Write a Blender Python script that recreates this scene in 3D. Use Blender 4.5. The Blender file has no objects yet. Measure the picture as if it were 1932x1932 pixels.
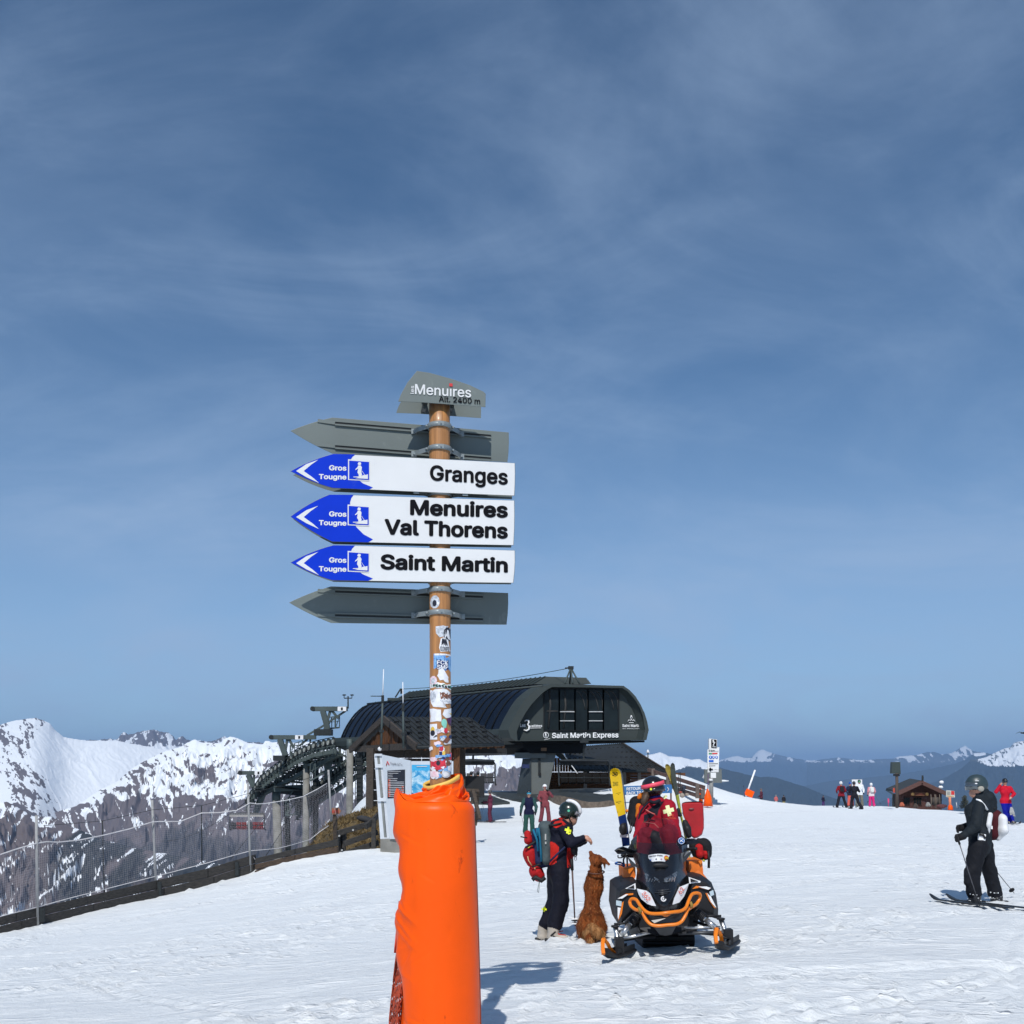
import bpy,bmesh,math,random
import numpy as np
from mathutils import Vector,Matrix
from mathutils.bvhtree import BVHTree
scene=bpy.context.scene
COL=scene.collection
R=math.radians
random.seed(7)
# -- camera
CAM_Z=2.1
PITCH=R(5.2)
FOC=1935.8
cam_d=bpy.data.cameras.new('camera')
cam=bpy.data.objects.new('camera',cam_d)
COL.objects.link(cam)
cam.location=(0,0,CAM_Z)
cam.rotation_euler=(R(90)+PITCH,0,0)
cam_d.sensor_width=36
cam_d.lens=FOC/1932*36
cam_d.shift_y=(1288-966)/1932
cam_d.clip_start=0.05
cam_d.clip_end=200000
scene.camera=cam
# -- sun, sky
SUN_EL,SUN_AZ=48,8
sd=Vector((math.sin(R(SUN_AZ))*math.cos(R(SUN_EL)),math.cos(R(SUN_AZ))*math.cos(R(SUN_EL)),-math.sin(R(SUN_EL))))
sl=bpy.data.lights.new('sun','SUN')
sun=bpy.data.objects.new('sun',sl)
COL.objects.link(sun)
sun.rotation_euler=sd.to_track_quat('-Z','Y').to_euler()
sl.energy=3.85
sl.angle=R(0.53)
sl.color=(1.0,0.975,0.935)
world=bpy.data.worlds.new('World')
scene.world=world
world.use_nodes=True
wt=world.node_tree
for n in list(wt.nodes):
 wt.nodes.remove(n)
def nd(t,kind,**kw):
 n=t.nodes.new(kind)
 for k,v in kw.items():
  if k in n.inputs:
   n.inputs[k].default_value=v
  else:
   setattr(n,k,v)
 return n
sky=nd(wt,'ShaderNodeTexSky',sky_type='NISHITA',sun_disc=False,altitude=2400,air_density=1.0,dust_density=0.6,ozone_density=2.0)
sky.sun_elevation=R(SUN_EL)
sky.sun_rotation=R(180+SUN_AZ)
tc=nd(wt,'ShaderNodeTexCoord')
# thin cirrus: streaky noise laid on a high flat layer (direction projected on a plane)
sep=nd(wt,'ShaderNodeSeparateXYZ')
wt.links.new(tc.outputs['Generated'],sep.inputs[0])
mz=nd(wt,'ShaderNodeMath',operation='ADD');mz.inputs[1].default_value=0.42
wt.links.new(sep.outputs['Z'],mz.inputs[0])
mm=nd(wt,'ShaderNodeMath',operation='MAXIMUM');mm.inputs[1].default_value=0.03
wt.links.new(mz.outputs[0],mm.inputs[0])
dv=nd(wt,'ShaderNodeVectorMath',operation='DIVIDE')
wt.links.new(tc.outputs['Generated'],dv.inputs[0])
cmb=nd(wt,'ShaderNodeCombineXYZ')
for k in range(3):
 wt.links.new(mm.outputs[0],cmb.inputs[k])
wt.links.new(cmb.outputs[0],dv.inputs[1])
def cirrus(rot,scl,scale,detail,dist,lo,hi):
 mp=nd(wt,'ShaderNodeMapping')
 mp.inputs['Rotation'].default_value=(0,0,rot)
 mp.inputs['Scale'].default_value=scl
 wt.links.new(dv.outputs[0],mp.inputs['Vector'])
 no=nd(wt,'ShaderNodeTexNoise',Scale=scale,Detail=detail,Roughness=0.6,Distortion=dist)
 wt.links.new(mp.outputs[0],no.inputs['Vector'])
 mr=nd(wt,'ShaderNodeMapRange',interpolation_type='SMOOTHSTEP')
 mr.inputs['From Min'].default_value=lo;mr.inputs['From Max'].default_value=hi
 wt.links.new(no.outputs['Fac'],mr.inputs['Value'])
 return mr.outputs[0]
c1=cirrus(R(28),(0.85,1.15,1),2.2,8,0.7,0.34,0.76)
c2=cirrus(R(-62),(0.7,1.5,1),2.8,9,0.9,0.40,0.78)
ad=nd(wt,'ShaderNodeMath',operation='MULTIPLY_ADD');ad.inputs[1].default_value=0.8
wt.links.new(c2,ad.inputs[0]);wt.links.new(c1,ad.inputs[2])
fac=nd(wt,'ShaderNodeMath',operation='MULTIPLY',use_clamp=True);fac.inputs[1].default_value=0.30
wt.links.new(ad.outputs[0],fac.inputs[0])
low=nd(wt,'ShaderNodeMapRange',interpolation_type='SMOOTHSTEP')
low.inputs['From Min'].default_value=0.42;low.inputs['From Max'].default_value=0.0;low.inputs['To Max'].default_value=0.50
wt.links.new(sep.outputs['Z'],low.inputs['Value'])
veil=nd(wt,'ShaderNodeMath',operation='ADD',use_clamp=True)
wt.links.new(low.outputs[0],veil.inputs[0]);wt.links.new(fac.outputs[0],veil.inputs[1])
tint=nd(wt,'ShaderNodeMix',data_type='RGBA',blend_type='MULTIPLY')
tint.inputs['Factor'].default_value=1.0
wt.links.new(sky.outputs[0],tint.inputs['A'])
tint.inputs['B'].default_value=(0.78,1.0,1.07,1)
mix=nd(wt,'ShaderNodeMix',data_type='RGBA')
wt.links.new(veil.outputs[0],mix.inputs['Factor'])
wt.links.new(tint.outputs['Result'],mix.inputs['A'])
mix.inputs['B'].default_value=(3.75,5.1,7.2,1)
bg=nd(wt,'ShaderNodeBackground');bg.inputs['Strength'].default_value=0.102
wt.links.new(mix.outputs['Result'],bg.inputs[0])
wo=nd(wt,'ShaderNodeOutputWorld')
wt.links.new(bg.outputs[0],wo.inputs[0])
scene.view_settings.view_transform='Standard'
scene.view_settings.look='None'
scene.view_settings.exposure=0
scene.view_settings.gamma=1
scene.render.engine='CYCLES'
scene.cycles.use_denoising=True
scene.cycles.volume_bounces=0
scene.cycles.max_bounces=6
scene.cycles.transparent_max_bounces=12
# -- geometry helpers
CP,SP=math.cos(PITCH),math.sin(PITCH)
def ray(px,py):
 dx,dy=(px-966)/FOC,(1288-py)/FOC
 return Vector((dx,CP-dy*SP,SP+dy*CP))
def P(px,py,D):
 """world point seen at (px, py) of the 1932-unit frame, D metres ahead"""
 r=ray(px,py)
 return Vector((0,0,CAM_Z))+r*(D/r.y)
def PL(px,py,p0,n):
 r=ray(px,py);o=Vector((0,0,CAM_Z))
 return o+r*((p0-o).dot(n)/r.dot(n))
def C1(x,y,ox,oy,s):
 return(x/s+ox,y/s+oy)
MATS={}
def mat(name,col,rough=0.6,metal=0.0,var=0.12,vscale=6.0,bump=0.0,bscale=40.0,spec=0.5,coat=0.0,alpha=1.0,col2=None,stretch=None,trans=0.0,sss=0.0,detail=4):
 if name in MATS:
  return MATS[name]
 m=bpy.data.materials.new(name);m.use_nodes=True
 t=m.node_tree
 b=t.nodes['Principled BSDF']
 b.inputs['Roughness'].default_value=rough
 b.inputs['Metallic'].default_value=metal
 b.inputs['Specular IOR Level'].default_value=spec
 b.inputs['Coat Weight'].default_value=coat
 b.inputs['Alpha'].default_value=alpha
 b.inputs['Transmission Weight'].default_value=trans
 if sss:
  b.inputs['Subsurface Weight'].default_value=sss
  b.inputs['Subsurface Radius'].default_value=(0.02,0.01,0.006)
 tcn=nd(t,'ShaderNodeTexCoord')
 src=tcn.outputs['Object']
 if stretch:
  mp=nd(t,'ShaderNodeMapping');mp.inputs['Scale'].default_value=stretch
  t.links.new(src,mp.inputs[0]);src=mp.outputs[0]
 no=nd(t,'ShaderNodeTexNoise',Scale=vscale,Detail=detail,Roughness=0.6)
 t.links.new(src,no.inputs['Vector'])
 mx=nd(t,'ShaderNodeMix',data_type='RGBA')
 c2=col2 if col2 else tuple(max(0,c*(1-var)) for c in col)
 c1_=col if col2 else tuple(min(1,c*(1+var)) for c in col)
 mr=nd(t,'ShaderNodeMapRange');mr.inputs['From Min'].default_value=0.35;mr.inputs['From Max'].default_value=0.65
 t.links.new(no.outputs['Fac'],mr.inputs['Value'])
 t.links.new(mr.outputs[0],mx.inputs['Factor'])
 mx.inputs['A'].default_value=(*c2,1);mx.inputs['B'].default_value=(*c1_,1)
 t.links.new(mx.outputs['Result'],b.inputs['Base Color'])
 if bump:
  n2=nd(t,'ShaderNodeTexNoise',Scale=bscale,Detail=5,Roughness=0.6)
  t.links.new(src,n2.inputs['Vector'])
  bp=nd(t,'ShaderNodeBump',Strength=min(1,bump),Distance=0.02)
  t.links.new(n2.outputs['Fac'],bp.inputs['Height'])
  t.links.new(bp.outputs[0],b.inputs['Normal'])
 MATS[name]=m
 return m
class MB:
 """collects shapes, then links them as one mesh object"""
 def __init__(s):
  s.v=[];s.f=[];s.mi=[];s.sm=[]
  s.cur=0;s.smooth=False
 def add(s,vs,fs,smooth=None,mi=None):
  o=len(s.v)
  s.v.extend([tuple(p) for p in vs])
  for f in fs:
   s.f.append([i+o for i in f]);s.mi.append(s.cur if mi is None else mi)
   s.sm.append(s.smooth if smooth is None else smooth)
  return s
 def hexa(s,pts):
  return s.add(pts,[(3,2,1,0),(4,5,6,7),(0,1,5,4),(1,2,6,5),(2,3,7,6),(3,0,4,7)],False)
 def box(s,c,size,rot=None):
  c=Vector(c);x,y,z=[q/2 for q in size]
  pts=[Vector(p) for p in((-x,-y,-z),(x,-y,-z),(x,y,-z),(-x,y,-z),(-x,-y,z),(x,-y,z),(x,y,z),(-x,y,z))]
  if rot is not None:
   pts=[rot@p for p in pts]
  return s.hexa([p+c for p in pts])
 def bar(s,a,b,w,h,up=(0,0,1)):
  a,b=Vector(a),Vector(b);d=(b-a).normalized()
  u=Vector(up)
  if abs(d.dot(u))>0.99:u=Vector((0,1,0))
  sx=d.cross(u).normalized()*(w/2);sz=sx.cross(d).normalized()*(h/2)
  return s.hexa([a-sx-sz,a+sx-sz,b+sx-sz,b-sx-sz,a-sx+sz,a+sx+sz,b+sx+sz,b-sx+sz])
 def tube(s,pts,r,n=8,cap=True,closed=False):
  pts=[Vector(p) for p in pts];m=len(pts)
  rr=r if isinstance(r,(list,tuple)) else[r]*m
  vs=[];nrm=None
  for i,p in enumerate(pts):
   if closed:d=(pts[(i+1)%m]-pts[i-1])
   else:d=pts[min(i+1,m-1)]-pts[max(i-1,0)]
   d=d.normalized() if d.length>1e-9 else Vector((0,0,1))
   if nrm is None:
    nrm=d.orthogonal().normalized()
   nrm=(nrm-d*nrm.dot(d)).normalized()
   bi=d.cross(nrm)
   for k in range(n):
    a=2*math.pi*k/n
    vs.append(p+(nrm*math.cos(a)+bi*math.sin(a))*rr[i])
  fs=[]
  for i in range(m if closed else m-1):
   j=(i+1)%m
   for k in range(n):
    fs.append((i*n+k,i*n+(k+1)%n,j*n+(k+1)%n,j*n+k))
  s.add(vs,fs,True)
  if cap and not closed:
   o=len(s.v)-len(vs)
   s.f.append([o+k for k in range(n)][::-1]);s.mi.append(s.cur);s.sm.append(False)
   s.f.append([o+(m-1)*n+k for k in range(n)]);s.mi.append(s.cur);s.sm.append(False)
  return s
 def cyl(s,a,b,r,n=16,r2=None):
  return s.tube([a,b],[r,r if r2 is None else r2],n)
 def prism(s,poly,ext):
  poly=[Vector(p) for p in poly];ext=Vector(ext);n=len(poly)
  vs=poly+[p+ext for p in poly]
  fs=[tuple(range(n))[::-1],tuple(range(n,2*n))]+[(i,(i+1)%n,(i+1)%n+n,i+n) for i in range(n)]
  return s.add(vs,fs,False)
 def ell(s,c,r,rot=None,nu=16,nv=10,v0=-90,v1=90):
  c=Vector(c);vs=[];r=Vector(r) if not isinstance(r,(int,float)) else Vector((r,r,r))
  for j in range(nv+1):
   t=R(v0+(v1-v0)*j/nv)
   for i in range(nu):
    a=2*math.pi*i/nu
    p=Vector((math.cos(t)*math.cos(a)*r.x,math.cos(t)*math.sin(a)*r.y,math.sin(t)*r.z))
    if rot is not None:p=rot@p
    vs.append(c+p)
  fs=[(j*nu+i,j*nu+(i+1)%nu,(j+1)*nu+(i+1)%nu,(j+1)*nu+i) for j in range(nv) for i in range(nu)]
  return s.add(vs,fs,True)
 def loft(s,secs,smooth=True,cap=True,closed=True):
  n=len(secs[0]);vs=[Vector(p) for sec in secs for p in sec]
  fs=[]
  for j in range(len(secs)-1):
   for i in range(n if closed else n-1):
    fs.append((j*n+i,j*n+(i+1)%n,(j+1)*n+(i+1)%n,(j+1)*n+i))
  s.add(vs,fs,smooth)
  if cap and closed:
   o=len(s.v)-len(vs)
   s.f.append([o+k for k in range(n)][::-1]);s.mi.append(s.cur);s.sm.append(False)
   s.f.append([o+(len(secs)-1)*n+k for k in range(n)]);s.mi.append(s.cur);s.sm.append(False)
  return s
 def build(s,name,m,parent=None,bevel=0.0,**kw):
  me=bpy.data.meshes.new(name)
  L=wloc(parent) if parent is not None else Vector((0,0,0))
  origin=kw.pop('origin',None)
  base=Vector(origin) if origin is not None else L
  me.from_pydata([tuple(Vector(p)-base) for p in s.v],[],s.f)
  ms=m if isinstance(m,(list,tuple)) else[m]
  for q in ms:me.materials.append(q)
  me.polygons.foreach_set('material_index',s.mi)
  me.polygons.foreach_set('use_smooth',s.sm)
  bm=bmesh.new();bm.from_mesh(me)
  bmesh.ops.recalc_face_normals(bm,faces=bm.faces)
  if bevel:
   es=[e for e in bm.edges if len(e.link_faces)==2 and e.calc_face_angle(0)>0.5]
   bmesh.ops.bevel(bm,geom=es,offset=bevel,segments=2,affect='EDGES',profile=0.6,clamp_overlap=True)
  bm.to_mesh(me);bm.free();me.update()
  return link(name,me,parent,base,**kw)
WL={}
def wloc(o):
 return WL.get(o.name,Vector((0,0,0)))
def link(name,me,parent=None,base=None,**kw):
 o=bpy.data.objects.new(name,me)
 COL.objects.link(o)
 base=Vector(base) if base is not None else(wloc(parent) if parent is not None else Vector((0,0,0)))
 WL[o.name]=base
 if parent is not None:
  o.parent=parent;o.location=base-wloc(parent)
 else:
  o.location=base
 for k,v in kw.items():
  if v is not None:o[k]=v
 return o
def thing(name,label,cat,loc=(0,0,0),group=None):
 o=bpy.data.objects.new(name,None);COL.objects.link(o)
 o.location=loc;o.empty_display_size=0.1
 WL[o.name]=Vector(loc)
 o['label']=label;o['category']=cat
 if group:o['group']=group
 return o
def copy_tree(o,loc=None,rot=None,label=None,group=None,parent=None):
 c=o.copy();COL.objects.link(c)
 if parent is not None:c.parent=parent
 if loc is not None:c.location=loc
 if rot is not None:c.rotation_euler=rot
 if label:c['label']=label
 if group:c['group']=group
 for ch in list(o.children):
  copy_tree(ch,parent=c)
 return c
import os
TXT={}
_fp=os.path.join(bpy.utils.resource_path('LOCAL'),'datafiles','fonts','Inter.woff2')
try:
 FONT=bpy.data.fonts.load(_fp) if os.path.exists(_fp) else None
except Exception:
 FONT=None
def text_tris(s,bold=0.0):
 key=(s,bold)
 if key in TXT:return TXT[key]
 cu=bpy.data.curves.new('lettering','FONT');cu.body=s;
 if FONT:cu.font=FONT
 cu.resolution_u=3
 o=bpy.data.objects.new('lettering',cu);COL.objects.link(o)
 dg=bpy.context.evaluated_depsgraph_get()
 me=bpy.data.meshes.new_from_object(o.evaluated_get(dg))
 vs=[v.co.copy() for v in me.vertices];fs=[tuple(p.vertices) for p in me.polygons]
 bpy.data.objects.remove(o);bpy.data.meshes.remove(me);bpy.data.curves.remove(cu)
 TXT[key]=(vs,fs)
 return vs,fs
LIFT_DIR=Vector((0,-1,0))
def text_on(mb,s,f,w,h,bold=0.0,cap=0.73,x0=0.0,y0=0.0):
 """lay lettering through f(u, v): u spans 0..w from x0, v: capital height h from y0"""
 vs,fs=text_tris(s,bold)
 if not vs:return mb
 mn=min(v.x for v in vs);mx=max(v.x for v in vs)
 cap=max(v.y for v in vs) if s[0].isupper() or s[0].isdigit() else cap
 mn-=bold;mx+=bold;cap+=bold
 offs=[(0,0)]+([(bold*math.cos(k*math.pi/4),bold*math.sin(k*math.pi/4)) for k in range(8)] if bold else[])
 for j,(ox,oy) in enumerate(offs):
  pts=[f(x0+(v.x+ox-mn)/(mx-mn)*w,y0+(v.y+oy+bold*0.5)/cap*h) for v in vs]
  if j:
   try:e=(pts[1]-pts[0]).cross(pts[2]-pts[0]);e=LIFT_DIR*(0.00004*j)
   except Exception:e=Vector((0,0,0))
   pts=[p+e for p in pts]
  mb.add(pts,fs,False)
 return mb
 # -- noise (numpy)
_rs=np.random.RandomState(11)
_LAT=_rs.rand(256,256).astype(np.float32)
def vnoise(x,y,seed=0):
 x=x+seed*17.31;y=y+seed*9.77
 xi=np.floor(x).astype(int);yi=np.floor(y).astype(int)
 fx=x-xi;fy=y-yi
 fx=fx*fx*(3-2*fx);fy=fy*fy*(3-2*fy)
 a=_LAT[xi&255,yi&255];b=_LAT[(xi+1)&255,yi&255]
 c=_LAT[xi&255,(yi+1)&255];d=_LAT[(xi+1)&255,(yi+1)&255]
 return(a*(1-fx)+b*fx)*(1-fy)+(c*(1-fx)+d*fx)*fy
def fbm(x,y,octv=5,seed=0,rough=0.5,ridged=False):
 s=0;a=1.0;tot=0
 for k in range(octv):
  n=vnoise(x*2**k,y*2**k,seed+k*3)
  if ridged:n=1-np.abs(2*n-1)
  s=s+a*n;tot+=a;a*=rough
 return s/tot
def grid_mesh(name,X,Y,Z,m,attrs=None,**kw):
 h,w=X.shape
 co=np.stack([X,Y,Z],-1).reshape(-1,3).astype(np.float32)
 idx=np.arange(h*w).reshape(h,w)
 q=np.stack([idx[:-1,:-1],idx[:-1,1:],idx[1:,1:],idx[1:,:-1]],-1).reshape(-1,4)
 me=np_mesh(name,co,q)
 me.materials.append(m)
 if attrs:
  for k,a in attrs.items():
   at=me.attributes.new(k,'FLOAT','POINT');at.data.foreach_set('value',a.astype(np.float32).ravel())
 return link(name,me,**kw)
def np_mesh(name,co,q,smooth=True):
 me=bpy.data.meshes.new(name)
 nf=len(q)
 me.vertices.add(len(co));me.vertices.foreach_set('co',co.astype(np.float32).ravel())
 me.loops.add(nf*4);me.loops.foreach_set('vertex_index',q.astype(np.int32).ravel())
 me.polygons.add(nf);me.polygons.foreach_set('loop_start',np.arange(0,nf*4,4,dtype=np.int32))
 me.polygons.foreach_set('loop_total',np.full(nf,4,dtype=np.int32))
 me.polygons.foreach_set('use_smooth',np.full(nf,smooth))
 me.update(calc_edges=True);me.validate()
 return me
 # ====================== THE LAND
CTRL=[(1045,1772,13),(1125,1776,12.6),(1140,1814,10.25),(1356,1799,10.3),(1191,1795,10.95),(1387,1779,11.05),(1255,1800,10.8),(1860,1703,14.9),(1897,1554,42),(1585,1525,70),(1435,1522,70),(1740,1528,70),(0,1764,20.9),(150,1728,23),(290,1697,24.9),(400,1670,26.2),(480,1648,26.9),(560,1628,27.9),(640,1618,28.6),(720,1611,29),(925,1552,50),(1028,1552,47),(998,1573,41),(1000,1508,60),(1120,1520,57),(966,1940,7.6),(1900,1940,7.8),(0,1936,9.6),(500,1936,8.6),(1240,1463,66),(1262,1457,66),(1300,1468,66),(1350,1492,66),(1400,1513,67),(1240,1513,57),(1300,1518,58),(1200,1511,57),(1500,1600,25),(1500,1540,50),(1915,1553,45),(1850,1533,66),(1435,1523,95),(1470,1524,80),(1510,1525,76),(1440,1522,80),(1560,1525,84),(1553,1523,105),(1700,1528,103),(1760,1530,95),(1793,1533,80)]
cp=[P(*c) for c in CTRL]
cpx=np.array([[p.x,p.y] for p in cp]+[[0,0],[-6,0],[6,0],[-3,80],[-9,84],[-12,40],[50,45],[60,90],[2,66],[5,72],[7.5,68],[-4,66]],float)
cpz=np.array([p.z for p in cp]+[0.55,0.2,0.55,1.0,0.5,-1.6,-3.0,-9,0.8,0.8,0.8,0.9],float)
def _rbf_solve():
 n=len(cpx)
 r=np.sqrt(((cpx[:,None]-cpx[None])**2).sum(-1)+4.0)
 A=np.zeros((n+3,n+3));A[:n,:n]=-r+np.eye(n)*0.2
 A[:n,n]=1;A[:n,n+1:]=cpx/50;A[n,:n]=1;A[n+1:,:n]=cpx.T/50
 return np.linalg.solve(A,np.concatenate([cpz,[0,0,0]]))
_w=_rbf_solve()
def base_z(x,y):
 x=np.asarray(x,float);y=np.asarray(y,float)
 s=_w[-3]+_w[-2]*x/50+_w[-1]*y/50
 for i in range(len(cpx)):
  s=s-_w[i]*np.sqrt((x-cpx[i,0])**2+(y-cpx[i,1])**2+4.0)
 return s
 # plan outline of the snowfield: beyond it the mountain drops away
EDGE=[(-9,-14),(-10.2,8),(-10.55,20.5),(-9.9,22.5),(-8.8,25.4),(-6.9,27.5),(-5.8,28.6),(-4.6,31),(-5.3,40),(-7.8,58),(-9.6,72),(-10.5,86),(-4,96),(4,100),(10,113),(46,113),(47,103),(33.5,76),(30,66),(24.6,52),(23.2,46),(30,38),(60,20),(60,-14)]
def edge_dist(x,y):
 """signed distance, positive outside the outline"""
 x=np.asarray(x,float);y=np.asarray(y,float)
 d=np.full(x.shape,1e9);inside=np.zeros(x.shape,bool)
 n=len(EDGE)
 for i in range(n):
  ax,ay=EDGE[i];bx,by=EDGE[(i+1)%n]
  ex,ey=bx-ax,by-ay
  t=np.clip(((x-ax)*ex+(y-ay)*ey)/(ex*ex+ey*ey),0,1)
  d=np.minimum(d,np.hypot(x-ax-t*ex,y-ay-t*ey))
  c=((ay>y)!=(by>y))&(x<(bx-ax)*(y-ay)/((by-ay) if by!=ay else 1e-9)+ax)
  inside^=c
 return np.where(inside,-d,d)
def ground(x,y):
 z=base_z(x,y)
 d=edge_dist(x,y)
 return z-np.where(d>0,np.minimum(d*d*0.5,d*1.1),0)
def gz(x,y):
 return float(ground(np.array([x]),np.array([y]))[0])
def on_ground(px,py,D0):
 """distance at which the ray through (px, py) meets the snow, near D0"""
 best=D0;bd=1e9
 for k in range(-60,61):
  D=D0*(1+k*0.006);p=P(px,py,D);e=abs(p.z-gz(p.x,p.y))
  if e<bd-1e-4:bd=e;best=D
 return best
def snow_material():
 m=bpy.data.materials.new('piste_snow');m.use_nodes=True;t=m.node_tree
 b=t.nodes['Principled BSDF']
 b.inputs['Roughness'].default_value=0.62
 b.inputs['Specular IOR Level'].default_value=0.25
 tcn=nd(t,'ShaderNodeTexCoord')
 def noise(scale,stretch,rot,detail=5,rough=0.6,dist=0.0):
  mp=nd(t,'ShaderNodeMapping');mp.inputs['Scale'].default_value=stretch;mp.inputs['Rotation'].default_value=(0,0,rot)
  t.links.new(tcn.outputs['Object'],mp.inputs[0])
  no=nd(t,'ShaderNodeTexNoise',Scale=scale,Detail=detail,Roughness=rough,Distortion=dist)
  t.links.new(mp.outputs[0],no.inputs['Vector'])
  return no.outputs['Fac']
 big=noise(0.5,(1,1,1),0)
 grit=noise(13.0,(1,1,1),0,8,0.75)
 tr1=noise(3.6,(0.4,1.3,1),R(-24),7,0.7,0.5)
 tr2=noise(5.5,(0.5,1.3,1),R(30),7,0.7,0.6)
 # scratches left by ski edges: very long thin noise, kept only where it peaks
 def lines(scale,sx,rot,lo,hi):
  o=noise(scale,(sx,1.0,1),rot,3,0.5,0.15)
  q=nd(t,'ShaderNodeMapRange',interpolation_type='SMOOTHSTEP');q.inputs['From Min'].default_value=lo;q.inputs['From Max'].default_value=hi
  t.links.new(o,q.inputs['Value']);return q.outputs[0]
 l1=lines(9.0,0.035,R(-19),0.56,0.66);l2=lines(11.0,0.05,R(11),0.58,0.68);l3=lines(7.0,0.06,R(-52),0.60,0.70)
 la=nd(t,'ShaderNodeMath',operation='ADD');t.links.new(l1,la.inputs[0]);t.links.new(l2,la.inputs[1])
 lb=nd(t,'ShaderNodeMath',operation='ADD');t.links.new(la.outputs[0],lb.inputs[0]);t.links.new(l3,lb.inputs[1])
 patchy=noise(0.9,(1,1,1),0,3,0.5)
 pm=nd(t,'ShaderNodeMapRange');pm.inputs['From Min'].default_value=0.38;pm.inputs['From Max'].default_value=0.62;t.links.new(patchy,pm.inputs['Value'])
 ln=nd(t,'ShaderNodeMath',operation='MULTIPLY');t.links.new(lb.outputs[0],ln.inputs[0]);t.links.new(pm.outputs[0],ln.inputs[1])
 a=nd(t,'ShaderNodeMath',operation='MULTIPLY_ADD');a.inputs[1].default_value=0.55
 t.links.new(tr1,a.inputs[0]);t.links.new(tr2,a.inputs[2])
 c0=nd(t,'ShaderNodeMath',operation='MULTIPLY_ADD');c0.inputs[1].default_value=0.6
 t.links.new(grit,c0.inputs[0]);t.links.new(a.outputs[0],c0.inputs[2])
 c=nd(t,'ShaderNodeMath',operation='MULTIPLY_ADD');c.inputs[1].default_value=0.34
 t.links.new(ln.outputs[0],c.inputs[0]);t.links.new(c0.outputs[0],c.inputs[2])
 # colour: old spring snow, faint grey-buff dirt patches
 mr=nd(t,'ShaderNodeMapRange');mr.inputs['From Min'].default_value=0.56;mr.inputs['From Max'].default_value=0.72
 t.links.new(big,mr.inputs['Value'])
 mx=nd(t,'ShaderNodeMix',data_type='RGBA')
 mx.inputs['A'].default_value=(0.86,0.88,0.88,1);mx.inputs['B'].default_value=(0.80,0.815,0.82,1)
 t.links.new(mr.outputs[0],mx.inputs['Factor'])
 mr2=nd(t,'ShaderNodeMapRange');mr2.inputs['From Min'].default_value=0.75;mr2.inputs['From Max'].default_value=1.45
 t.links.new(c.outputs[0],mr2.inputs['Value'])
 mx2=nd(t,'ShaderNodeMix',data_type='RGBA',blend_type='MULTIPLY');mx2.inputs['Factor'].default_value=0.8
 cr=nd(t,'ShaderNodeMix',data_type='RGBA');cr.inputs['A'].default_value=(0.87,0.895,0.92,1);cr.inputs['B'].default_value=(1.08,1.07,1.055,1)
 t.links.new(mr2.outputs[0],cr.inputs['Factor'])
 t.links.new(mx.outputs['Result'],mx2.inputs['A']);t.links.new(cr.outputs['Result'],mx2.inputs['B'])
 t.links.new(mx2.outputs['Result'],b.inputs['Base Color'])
 bp=nd(t,'ShaderNodeBump',Strength=0.80,Distance=0.06)
 t.links.new(c.outputs[0],bp.inputs['Height']);t.links.new(bp.outputs[0],b.inputs['Normal'])
 return m
SNOW=snow_material()
GROOVES=[(-3,7.5,9,15.5,.5),(0.5,7,7.5,12.5,-.4),(1.2,9.2,9.5,10.6,.3),(-7,11,-1.2,24,.8),(-8,16,1,20,-.5),(2.5,16,14,24,.6),(3,22,16,26,-.8),(-2.5,9.5,-6.5,15,.3),(1.5,13,9,30,1.0),(4.2,8.3,6.5,13,.2),(-9,19.5,-2.5,28,.4)]
def smooth_(a,lo,hi):
 t=np.clip((a-lo)/(hi-lo),0,1);return t*t*(3-2*t)
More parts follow.
